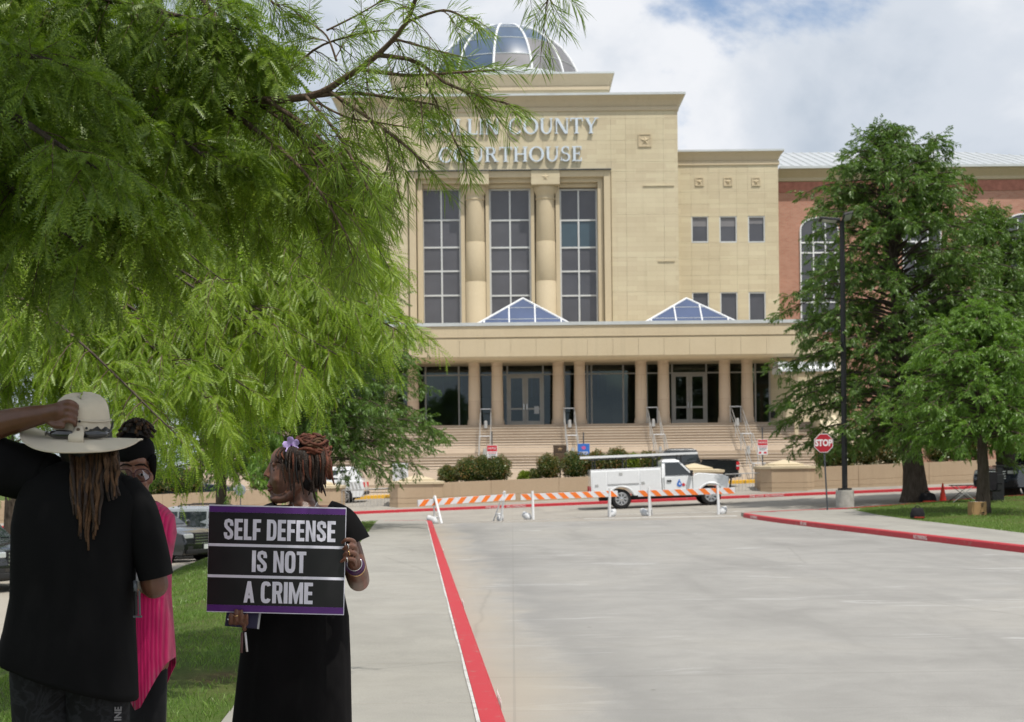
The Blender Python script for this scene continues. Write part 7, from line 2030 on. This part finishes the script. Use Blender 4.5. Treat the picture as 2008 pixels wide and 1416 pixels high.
# eyes, brows, lips
for sx in (245.5, 277.5):
    m = MB(); m.ball(A2(sx, 931, -.0735), .0115, .009, .0052, 12, 8); m.build('eye', M_EYE, pk, smooth_='all')
    m = MB(); m.ball(A2(sx + .5, 931, -.0800), .0056, .004, .0053, 10, 6); m.build('iris', M_INK, pk, smooth_='all')
    m = MB(); m.tube([A2(sx - 13, 916 if sx < 260 else 913, -.078), A2(sx - 4, 911, -.088), A2(sx + 5, 911, -.087), A2(sx + 13, 914 if sx < 260 else 917, -.076)], [.002, .0042, .0042, .002], 6); m.build('eyebrow', M_BROW, pk, smooth_='all')
m = MB(); m.tube([A2(250, 966, -.086), A2(257, 964, -.097), A2(261, 965, -.099), A2(265, 964, -.097), A2(272, 966, -.086)], [.002, .0055, .005, .0055, .002], 8); m.tube([A2(251, 968, -.086), A2(261, 971, -.098), A2(271, 968, -.086)], [.002, .0065, .002], 8); m.build('lips', M_LIP, pk, smooth_='all')
gl = thing('spectacles', 'dark red framed spectacles on the face above the pink shawl', 'glasses', tuple(A2(262, 940, -.1)))
for sx in (244.5, 278):
    c = A2(sx, 932, -.108); pts = []
    for k in range(29):
        a = 2 * math.pi * k / 28; ca, sa = math.cos(a), math.sin(a)
        pts.append(c + Vector((.0285 * math.copysign(abs(ca) ** .8, ca), .010 * abs(ca) ** 2 * 0 + .012 * ((sx - 261) * ca / 33 > 0) * ca * ca, .0235 * math.copysign(abs(sa) ** .85, sa))))
    m = MB(); m.tube(pts, .0024, 6, cap=False); m.build('rim', M_SPEC, gl, smooth_='all')
    m = MB(); m.add(pts[:-1], [tuple(range(28))]); m.build('lens', M_LENS, gl)
m = MB(); m.tube([A2(258.5, 930, -.108), A2(261, 928, -.112), A2(264, 930, -.108)], .0024, 6); m.build('bridge', M_SPEC, gl, smooth_='all')
for s_ in (-1, 1): m = MB(); m.tube([A2(261 + s_ * 31, 928, -.098), A2(262 + s_ * 35, 929, -.04), A2(262 + s_ * 35, 932, .02)], .0022, 6); m.build('temple', M_SPEC, gl, smooth_='all')
# headband, hair knot
rs_ = []
for (py, hw, dh, dy) in ((902, 36.5, .090, .012), (893, 38, .096, .008), (880, 38, .098, .006), (868, 35, .090, .006), (858, 27, .070, .01), (850, 22, .055, .015)):
    ring = []
    for j in range(28):
        a = 2 * math.pi * j / 28; p = A2(264 + hw * math.cos(a), py + (4 if py > 890 else 0) * math.sin(a) * -1, dy); ring.append(Vector((p.x, WY + dy + dh * math.sin(a), p.z + .03 * max(0, math.sin(a)) * -(py > 885) )))
    rs_.append(ring)
m = MB(); m.rings(rs_); 
for s_ in (-1, 1): m.tube([A2(264 + s_ * 34, 896, -.03), A2(264 + s_ * 36, 915, .0), A2(264 + s_ * 36, 940, .03)], [.018, .014, .008], 8)
m.build('headband', M_TEE, pk, smooth_='all')
for k in range(110):
    a = rg_.uniform(0, 2 * math.pi); el_ = rg_.uniform(.1, 1.5); c = A2(269, 862, .015); d = Vector((math.cos(a) * math.cos(el_) * .82, math.sin(a) * math.cos(el_) * .8, math.sin(el_) * .95 + .12))
    p = [c, c + d * .045, c + d * .072 + Vector((0, 0, .006)), c + d * .082 + Vector((d.x * .015, d.y * .015, -.012))]
    m = MB(); m.tube(catmull(p, 8), .0058, 6); m.build('hair_twist', M_LOCSD if k % 4 else M_LOCS, pk, smooth_='all')
m = MB(); m.ball(A2(268, 850, .015), .058, .055, .045); m.build('hair', M_HAIRB, pk, smooth_='all')
def hemp(px, py, v): 
    return 1385 - (292 - px) * 1.7 if px < 292 else 1385 - (px - 292) * 2.0
shell('shawl', [(978, 984, 238, 308, WY + .02, .075), (992, 996, 226, 326, WY + .02, .11), (1015, 1012, 218, 340, WY + .02, .135), (1050, 1045, 216, 343, WY, .15), (1100, 1100, 222, 332, WY, .16), (1170, 1170, 230, 331, WY, .165), (1240, 1240, 236, 337, WY, .165), (1282, 1282, 238, 340, WY, .165), (1320, 1296, 236, 340, WY, .165)], M_PINK, pk, 48, .004, 4, hem=hemp, nfold=6)
m = MB()
for px in (278, 296):
    q = A2(px, 1280, .02); m.tube([q, Vector((q.x, WY + .01, .55)), Vector((q.x, WY + .02, .22))], [.066, .056, .045], 14)
m.build('leggings', M_LEGG, pk, smooth_='all')
for px in (264, 304):
    q = A2(px, 1280); m = MB(); m.ball((q.x, WY - .03, .155), .042, .115, .045, 12, 8); m.build('shoe', M_TRIM, pk, smooth_='all')

# ------------------------------------------------ woman holding the sign, head in profile
SY = 6.0
def A3(px, py, d=0.0): return P(px, py, SY + d)
wm = thing('person', 'person in a long black dress holding the sign, face in profile, auburn hair bun', 'person', (A3(580, 1400).x, SY, .13))
m = MB()
k_ = 1 / 450.0
m.ball(A3(583, 912), 47 * k_, .076, 47 * k_, 22, 16); m.ball(A3(557, 935), 28 * k_, .060, 46 * k_, 18, 14); m.ball(A3(556, 902), 26 * k_, .058, 26 * k_)
limb(m, [A3(533, 908), A3(527, 920), A3(522, 929)], [.010, .010, .011]); m.ball(A3(520.5, 931), .011, .013, .010); 
for s_ in (-1, 1): m.ball(A3(527, 934, s_ * .013), .010, .008, .008)
m.ball(A3(531, 945), .012, .022, .010); m.ball(A3(527.5, 952), .011, .022, .0075); m.ball(A3(529, 960.5), .011, .020, .0085); m.ball(A3(534, 967), .012, .02, .008)
m.ball(A3(540, 977), .026, .028, .022); 
for s_ in (-1, 1):
    limb(m, [A3(541, 978, s_ * .012), A3(562, 976, s_ * .045), A3(586, 952, s_ * .062)], [.020, .020, .018]); m.ball(A3(548, 940, s_ * .040), .028, .020, .026)
    m.ball(A3(538, 911, s_ * .030), .012, .02, .008)
m.ball(A3(592, 934, -.074), .017, .010, .030); m.ball(A3(590, 950, -.072), .009, .008, .010); m.ball(A3(592, 934, .074), .017, .010, .030)
limb(m, [A3(585, 955), A3(592, 985), A3(596, 1012)], [.056, .054, .062], 16)
limb(m, [A3(596, 1010), A3(592, 1060), A3(588, 1150), A3(585, 1230), A3(582, 1300)], [.08, .15, .135, .15, .16], 16)
limb(m, [A3(535, 1018), A3(655, 1018)], [.062, .062])
# arm on the right of the picture
limb(m, [A3(655, 1020), A3(684, 1075, .0), A3(703, 1138, .02)], [.062, .056, .049]); limb(m, [A3(703, 1138, .02), A3(702, 1124, -.10), A3(696, 1108, -.20)], [.049, .045, .029])
m.ball(A3(692, 1086, -.245), .022, .034, .036, 14, 10); limb(m, [A3(696, 1108, -.20), A3(693, 1092, -.235)], [.028, .027])
# fingers round the sign edge: tips show on the front, thumb behind
for k in range(4):
    y = 1060 + 12.5 * k; r = .0102 - .0006 * abs(k - 1); x = 700 - 3 * (k == 0) - 2 * (k == 3)
    limb(m, [A3(x - 1, y + 10, -.262), A3(x - 4, y + 1, -.304), A3(x - 17, y - 2, -.334), A3(x - 26 - 3 * (k == 3), y + 4, -.318)], [r * 1.1, r * 1.05, r * .95, r * .8], 8)
limb(m, [A3(690, 1096, -.235), A3(681, 1088, -.245), A3(672, 1080, -.250)], [.013, .0115, .0095], 8)
# arm on the left, hand under the sign's lower corner
limb(m, [A3(535, 1020), A3(495, 1085, .0), A3(470, 1150, .02)], [.062, .055, .048]); limb(m, [A3(470, 1150, .02), A3(466, 1185, -.12), A3(466, 1212, -.20)], [.047, .041, .029])
m.ball(A3(467, 1218, -.235), .032, .026, .024, 14, 10)
for k in range(4):
    x = 452 + 10.5 * k; r = .0098 - .0005 * abs(k - 1)
    limb(m, [A3(x + 1, 1222, -.248), A3(x, 1222, -.285), A3(x, 1210, -.318), A3(x + .5, 1199 - 2 * (k == 1) - 1 * (k == 2) + 6 * (k in (0, 3)), -.322)], [r * 1.1, r * 1.05, r * .98, r * .85], 8)
limb(m, [A3(480, 1224, -.245), A3(479, 1234, -.270), A3(480, 1222, -.292)], [.0125, .011, .009], 8)
for px in (540, 625):
    q = A3(px, 1300); limb(m, [q, Vector((q.x, SY, .55)), Vector((q.x, SY + .02, .20)), Vector((q.x, SY + .02, .17))], [.11, .07, .04, .038])
fuse('body', m, M_SKIN3, wm, .005, 3)
for s_ in (-1,  1):
    m = MB(); m.ball(A3(541, 922, s_ * .036), .009, .012, .0050, 12, 8); m.build('eye', M_EYE, wm, smooth_='all')
    m = MB(); m.ball(A3(538.5, 922, s_ * .040), .006, .0085, .0052, 10, 6); m.build('iris', M_INK, wm, smooth_='all')
    m = MB(); m.tube([A3(532, 909, s_ * .020), A3(536, 906, s_ * .035), A3(546, 906, s_ * .054), A3(553, 910, s_ * .060)], [.003, .0045, .004, .002], 6); m.build('eyebrow', M_BROW, wm, smooth_='all')
m = MB(); m.tube([A3(534, 955, -.026), A3(525.5, 953, -.010), A3(525, 953, .010), A3(534, 955, .026)], [.003, .0055, .0055, .003], 8); m.tube([A3(534, 958, -.024), A3(527, 961, -.008), A3(527, 961, .008), A3(534, 958, .024)], [.003, .0065, .0065, .003], 8); m.build('lips', M_LIP, wm, smooth_='all')
# hair: scalp cap drawn back in locs towards the bun
m = MB(); m.ball(A3(587, 905), 47 * k_, .082, 42 * k_, 22, 14); m.ball(A3(603, 920), 36 * k_, .078, 48 * k_, 18, 12); m.build('hair', M_HAIRB, wm, smooth_='all')
bc = A3(610, 880)
hair_line = [(541, 893, .018), (545, 900, .045), (556, 906, .062), (570, 912, .074), (584, 916, .080), (598, 928, .084), (606, 945, .080), (616, 956, .066), (626, 958, .045), (634, 950, .02)]
for k in range(64):                                                   # locs swept from the hairline up to the bun
    side = -1 if k < 38 else 1; u = (k % 38) / 37 * (len(hair_line) - 1) if k < 38 else (k - 38) / 25 * (len(hair_line) - 1)
    i0 = min(int(u), len(hair_line) - 2); f_ = u - i0; a_, b_ = hair_line[i0], hair_line[i0 + 1]
    hx, hy, hd = [a_[q] + (b_[q] - a_[q]) * f_ for q in range(3)]
    st_ = A3(hx + rg_.uniform(-1, 1), hy, side * hd); g_ = u / (len(hair_line) - 1)
    md = A3(hx + (606 - hx) * .5 - 6 * math.sin(g_ * 3.1), min(hy, 905) - 26 + 10 * g_, side * (hd * .86 + .010))
    m = MB(); m.tube(catmull([st_, st_.lerp(md, .5) + Vector((0, side * .007, .004)), md, bc + Vector((-.012 + .03 * g_, side * .028, -.006))], 12), .0066, 6); m.build('loc', (M_LOCSD, M_HAIRB, M_LOCSD, M_LOCSD)[k % 4], wm, smooth_='all')
for k in range(19):                                                   # fringe locs hanging over brow and cheek
    x0 = 544 + 54 * (k % 13) / 12 + rg_.uniform(-2, 2); side = -1 if k < 13 else 1
    ylen = 899 + 92 * ((k * 8) % 13) / 13 * (1 if x0 > 566 else (.62 if x0 > 556 else .12)) ; dep = side * (.030 + .054 * min(1, (x0 - 536) / 30))
    pts = [A3(x0 + 8, 872 + .22 * abs(x0 - 566), dep * .55), A3(x0 - 1, 888, dep * .95), A3(x0 - 2 + rg_.uniform(-2, 2), (888 + ylen) / 2, dep + side * .012), A3(x0 + rg_.uniform(-4, 4), ylen, dep + side * .010)]
    m = MB(); m.tube(catmull(pts, 12), [.0044] * 9 + [.004, .0036, .003, .002], 6); m.build('loc', (M_LOCSD, M_LOCSD, M_LOCSR, M_LOCSD, M_HAIRB)[k % 5], wm, smooth_='all')
for k in range(18):                                                   # long locs down the back of the neck
    x0 = 606 + 36 * (k % 11) / 10 + rg_.uniform(-3, 3); side = -1 if k < 11 else 1; yl = 930 + rg_.uniform(0, 58)
    w_ = .084 if k % 2 else .092; pts = [A3(x0 - 2, 880, side * .05), A3(x0 + 3, 906, side * w_), A3(x0 + rg_.uniform(-6, 6), (906 + yl) / 2, side * (w_ - .006)), A3(x0 + rg_.uniform(-8, 9), yl, side * (w_ - .024))]
    m = MB(); m.tube(catmull(pts, 12), [.0062] * 9 + [.0055, .005, .004, .0025], 6); m.build('loc', M_LOCSD if k % 5 else M_LOCSR, wm, smooth_='all')
bun = MB(); bun.ball(A3(609, 881), .062, .06, .045); bun = bun.build('bun', M_LOCSD, wm, smooth_='all')
for k in range(64):                                                   # coiled auburn locs of the bun
    a0 = rg_.uniform(0, 6.28); ln = rg_.uniform(.8, 2.0); el_ = rg_.uniform(-.35, 1.35); pts = []
    ax = rg_.uniform(.92, 1.22)
    for i in range(8):
        a = a0 + ln * i / 7; e_ = el_ + .16 * math.sin(i + k); pts.append(A3(609, 883) + Vector((math.cos(a) * math.cos(e_) * .078 * ax, math.sin(a) * math.cos(e_) * .072 * ax, math.sin(e_) * .060 * ax)))
    if k % 6 == 0: pts[-1] += Vector((.012, 0, .022 * rg_.random())); 
    m = MB(); m.tube(pts, [.0068] * 6 + [.006, .004], 6); m.build('loc', M_LOCSR if k % 5 else M_LOCS, bun, smooth_='all')
for k in range(12):                                                   # loose ends falling from the bun
    x0 = 628 + 16 * k / 11; pts = [A3(x0 - 8, 890, -.03 + .005 * k), A3(x0 + 4, 902, -.04), A3(x0 + 6, 918 + k, -.045), A3(x0 + 8 + rg_.uniform(-3, 4), 930 + rg_.uniform(0, 22), -.04)]
    m = MB(); m.tube(catmull(pts, 8), [.006] * 6 + [.005, .004, .002], 6); m.build('loc', M_LOCSR if k % 2 else M_LOCS, bun, smooth_='all')
fl = thing('flower', 'violet flower hair clip in front of the auburn bun', 'flower', tuple(A3(571, 874, -.05)))
fc_ = A3(572, 873, -.055)
for k in range(5):
    a = R(90 + 72 * k + 10); d = Vector((math.cos(a), -.25, math.sin(a))); sd = Vector((-math.sin(a), 0, math.cos(a)))
    m = MB(); q = [fc_, fc_ + d * .018 + sd * .015, fc_ + d * .034 + sd * .012 + Vector((0, -.004, 0)), fc_ + d * .038 + Vector((0, -.009, 0)), fc_ + d * .034 - sd * .012 + Vector((0, -.004, 0)), fc_ + d * .018 - sd * .015]
    m.add(q + [p + Vector((0, .002, 0)) for p in q], [tuple(range(6)), tuple(range(11, 5, -1))] + [(i, i + 6, (i + 1) % 6 + 6, (i + 1) % 6) for i in range(6)]); m.build('petal', M_PETAL, fl)
m = MB(); m.ball(fc_ + Vector((0, -.006, 0)), .005, .004, .005, 8, 6); m.build('centre', M_PURPLE, fl, smooth_='all')
# dress
shell('dress', [(1000, 1000, 548, 650, SY, .095), (1012, 1008, 522, 664, SY, .12), (1045, 1040, 508, 680, SY, .14), (1100, 1100, 505, 676, SY, .15), (1160, 1160, 498, 672, SY, .155), (1210, 1210, 482, 682, SY, .17), (1300, 1300, 470, 686, SY, .19), (1416, 1416, 456, 689, SY, .20), (1560, 1560, 446, 700, SY, .21), (1585, 1585, 444, 702, SY, .21)], M_DRESS, wm, 56, .0065, 6, nfold=9)
m = MB(); c = catmull([A3(640, 1004), A3(668, 1020), A3(684, 1045), A3(694, 1066, .0)], 12)
k2 = np.interp(np.linspace(0, 1, 13), [0, .4, 1], [.055, .068, .076]); m.tube(c, list(k2), 20, cap=False); m.tube(c, [x - .004 for x in k2], 20, cap=False); m.build('sleeve', M_DRESS, wm, smooth_='all')
m = MB(); c = catmull([A3(548, 1006), A3(522, 1022), A3(505, 1048), A3(496, 1075, .0)], 12); m.tube(c, list(k2), 20, cap=False); m.tube(c, [x - .004 for x in k2], 20, cap=False); m.build('sleeve', M_DRESS, wm, smooth_='all')
for px in (545, 620):
    q = A3(px, 1300); m = MB(); m.ball((q.x, SY - .04, .155), .042, .115, .03, 12, 8); m.build('shoe', M_TRIM, wm, smooth_='all')
# jewellery
for k, (dy, mt, r) in enumerate(((0, M_BEADS, .0060), (5, M_BEADS, .0055), (9, M_GOLD, .0028), (-4, M_SILV, .0022))):
    c0, c1 = A3(696, 1108, -.20), A3(692, 1086, -.245); ax = (A3(702, 1124, -.10) - c0).normalized(); c = c0 + ax * (dy * .0035); u = ax.orthogonal().normalized(); v = ax.cross(u)
    m = MB(); m.tube([c + (u * math.cos(t) + v * math.sin(t)) * (.033 + .0012 * dy * .5) for t in np.linspace(0, 2 * math.pi, 25)], r, 6, cap=False); m.build('bracelet', mt, wm, smooth_='all')
for (x, y, d, rr_, mt) in ((682, 1071, -.336, .0108, M_SILV), (684, 1084, -.334, .0106, M_GOLD), (680, 1097, -.333, .0100, M_SILV), (463, 1206, -.318, .0112, M_GOLD), (452, 1214, -.30, .0106, M_SILV)):
    c = A3(x, y, d); m = MB(); ax = Vector((1, .35, .25)).normalized() if x > 600 else Vector((0, -.3, 1)).normalized(); u = ax.orthogonal().normalized(); v = ax.cross(u)
    m.tube([c + (u * math.cos(t) + v * math.sin(t)) * rr_ for t in np.linspace(0, 2 * math.pi, 17)], .0022, 6, cap=False); m.build('ring', mt, wm, smooth_='all')
m = MB(); m.tube([A3(572, 985, -.062), A3(580, 1000, -.085), A3(596, 1008, -.098), A3(614, 1000, -.085), A3(622, 985, -.05)], .0022, 6); m.build('necklace', M_SILV, wm, smooth_='all')
ph = thing('mobile_phone', 'dark navy mobile phone held under the lower corner of the sign', 'phone', tuple(A3(478, 1216, -.28)))
T_ = face_M(A3(478, 1214, -.275), (1, 0, -.10), (0.08, .25, 1)); m = MB(); m.box(-.075, .060, -.036, .036, -.004, .004, T_); m.build('case', M_PHONE, ph, bevel=.005)
m = MB(); m.box(.0605, .068, -.036, .036, -.003, .003, T_); m.build('edge', M_STEEL, ph)
lp_ = thing('keyring_stick', 'slim white and pink stick dangling below the hand with the phone', 'keyring', tuple(A3(479, 1279, -.27)))
m = MB(); m.tube([A3(478, 1232, -.275), A3(477, 1242, -.275)], .003, 6); m.build('cord', M_TRIM, lp_)
m = MB(); m.tube([A3(481, 1240, -.275), A3(484.5, 1278, -.275)], .0045, 8); m.build('white_stick', M_WHITEP, lp_, smooth_='all')
m = MB(); m.tube([A3(475, 1240, -.272), A3(473, 1280, -.272)], .0060, 8); m.build('pink_stick', simple('dull pink plastic', (.13, .07, .065), .5, .4, var=.1), lp_, smooth_='all')
# ------------------------------------------------ the sign
GY = SY - .305
TL, TR, BR, BL = P(412, 990, GY), P(681, 995, GY), P(672.5, 1207, GY), P(403, 1199, GY)
ctr = (TL + TR + BR + BL) / 4; rt = ((TR - TL) + (BR - BL)).normalized(); upv = ((TL - BL) + (TR - BR)).normalized()
Wd, Hd = ((TR - TL).length + (BR - BL).length) / 2, ((TL - BL).length + (TR - BR).length) / 2
sgn = thing('protest_sign', 'black and purple placard with white lettering held in both hands', 'sign', tuple((BL + BR) / 2))
Ms = face_M(ctr, rt, upv)
def sb_(nm, x0, x1, y0, y1, z0, z1, mt, par, bevel=0.0):
    m = MB(); m.box(x0 * Wd, x1 * Wd, y0 * Hd, y1 * Hd, z0, z1, Ms); return m.build(nm, mt, par, bevel=bevel)
brd = sb_('board', -.5, .5, -.5, .5, -.004, .0, M_SIGNW, sgn)
sb_('panel', -.498, .496, -.430, .432, .0006, .0010, M_SIGNK, brd)
sb_('band', -.498, .496, .4325, .488, .0006, .0010, M_PURPLE, brd); sb_('band', -.498, .496, -.492, -.4305, .0006, .0010, M_PURPLE, brd)
for yy in (.127, -.163): sb_('rule', -.497, .495, yy - .013, yy + .013, .0014, .0018, M_SIGNW, brd)
def block_glyph(ch):
    """heavy condensed capitals: list of polygons on a unit cap height, and the advance"""
    S, q = .195, []
    def rect(x0, x1, y0, y1): q.append([(x0, y0), (x1, y0), (x1, y1), (x0, y1)])
    def stroke(pts, w, closed=False):
        n = len(pts); L_, R_ = [], []
        for i in range(n):
            a = pts[(i - 1) % n] if (closed or i > 0) else pts[i]; b = pts[(i + 1) % n] if (closed or i < n - 1) else pts[i]
            dx, dy = b[0] - a[0], b[1] - a[1]; l = math.hypot(dx, dy); nx, ny = -dy / l, dx / l
            k = w / 2 if isinstance(w, float) else w[i] / 2
            L_.append((pts[i][0] + nx * k, pts[i][1] + ny * k)); R_.append((pts[i][0] - nx * k, pts[i][1] - ny * k))
        for i in range(n if closed else n - 1):
            j = (i + 1) % n; q.append([R_[i], R_[j], L_[j], L_[i]])
    def oval(x0, x1, y0, y1, a0, a1, n=26, e=.55):
        cx, cy = (x0 + x1) / 2, (y0 + y1) / 2; out = []
        for i in range(n + 1):
            a = R(a0 + (a1 - a0) * i / n); c, s_ = math.cos(a), math.sin(a)
            out.append((cx + (x1 - x0) / 2 * math.copysign(abs(c) ** e, c), cy + (y1 - y0) / 2 * math.copysign(abs(s_) ** e, s_)))
        return out
    if ch == 'E': rect(0, S, 0, 1); rect(S, .43, 0, .165); rect(S, .40, .415, .58); rect(S, .43, .835, 1); adv = .44
    elif ch == 'F': rect(0, S, 0, 1); rect(S, .40, .40, .565); rect(S, .43, .835, 1); adv = .43
    elif ch == 'L': rect(0, S, 0, 1); rect(S, .41, 0, .165); adv = .41
    elif ch == 'I': rect(0, S, 0, 1); adv = S
    elif ch == 'T': rect(0, .48, .835, 1); rect(.24 - S / 2, .24 + S / 2, 0, .835); adv = .48
    elif ch == 'N': rect(0, .17, 0, 1); rect(.35, .52, 0, 1); q.append([(.17, 1), (.17, .62), (.35, 0), (.35, .38)]); adv = .52
    elif ch == 'M': rect(0, .175, 0, 1); rect(.535, .71, 0, 1); q.append([(.175, 1), (.175, .60), (.30, 0), (.355, .0), (.355, .42)]); q.append([(.535, 1), (.535, .60), (.41, 0), (.355, 0), (.355, .42)]); adv = .71
    elif ch == 'A': q.append([(0, 0), (.18, 0), (.335, .84), (.335, 1), (.185, 1)]); q.append([(.54, 0), (.36, 0), (.205, .84), (.205, 1), (.355, 1)]); rect(.17, .37, .20, .345); adv = .54
    elif ch == 'O': stroke(oval(.095, .435, .085, .915, 0, 348), .19, True); adv = .53
    elif ch == 'C': stroke(oval(.095, .425, .085, .915, 32, 328), .185); adv = .52
    elif ch == 'D': rect(0, S, 0, 1); stroke([(S, .915)] + oval(.02, .425, .085, .915, 80, -80, 20) + [(S, .085)], .17); adv = .52
    elif ch == 'R': rect(0, S, 0, 1); stroke([(S, .92)] + oval(.05, .415, .50, .92, 80, -80, 16) + [(S, .50)], .165); q.append([(.24, .44), (.40, .46), (.52, 0), (.325, 0)]); adv = .52
    elif ch == 'S': stroke([(.405, .66), (.41, .76), (.385, .87), (.25, .915), (.12, .87), (.095, .75), (.115, .64), (.20, .555), (.32, .45), (.40, .36), (.415, .24), (.385, .13), (.25, .085), (.12, .13), (.09, .25), (.095, .345)], .18); adv = .51
    else: adv = .20
    return q, adv
def line(s, cy, width, h):
    gap = .055; tot = sum(block_glyph(c)[1] for c in s) + gap * (len(s) - 1); kx = width * Wd / tot; x = .02 * Wd - width * Wd / 2; hh = h * Hd; n = 0
    m = MB()
    for c in s:
        q, adv = block_glyph(c)
        for poly in q:
            m.add([Ms @ Vector((x + a * kx, cy * Hd - hh / 2 + b * hh, .0022 + .00002 * n)) for a, b in poly], [tuple(range(len(poly)))]); n += 1
        x += (adv + gap) * kx
    o = m.build('lettering', M_SIGNW, brd)
line('SELF DEFENSE', .275, .815, .195); line('IS NOT', -.018, .395, .200); line('A CRIME', -.305, .505, .200)
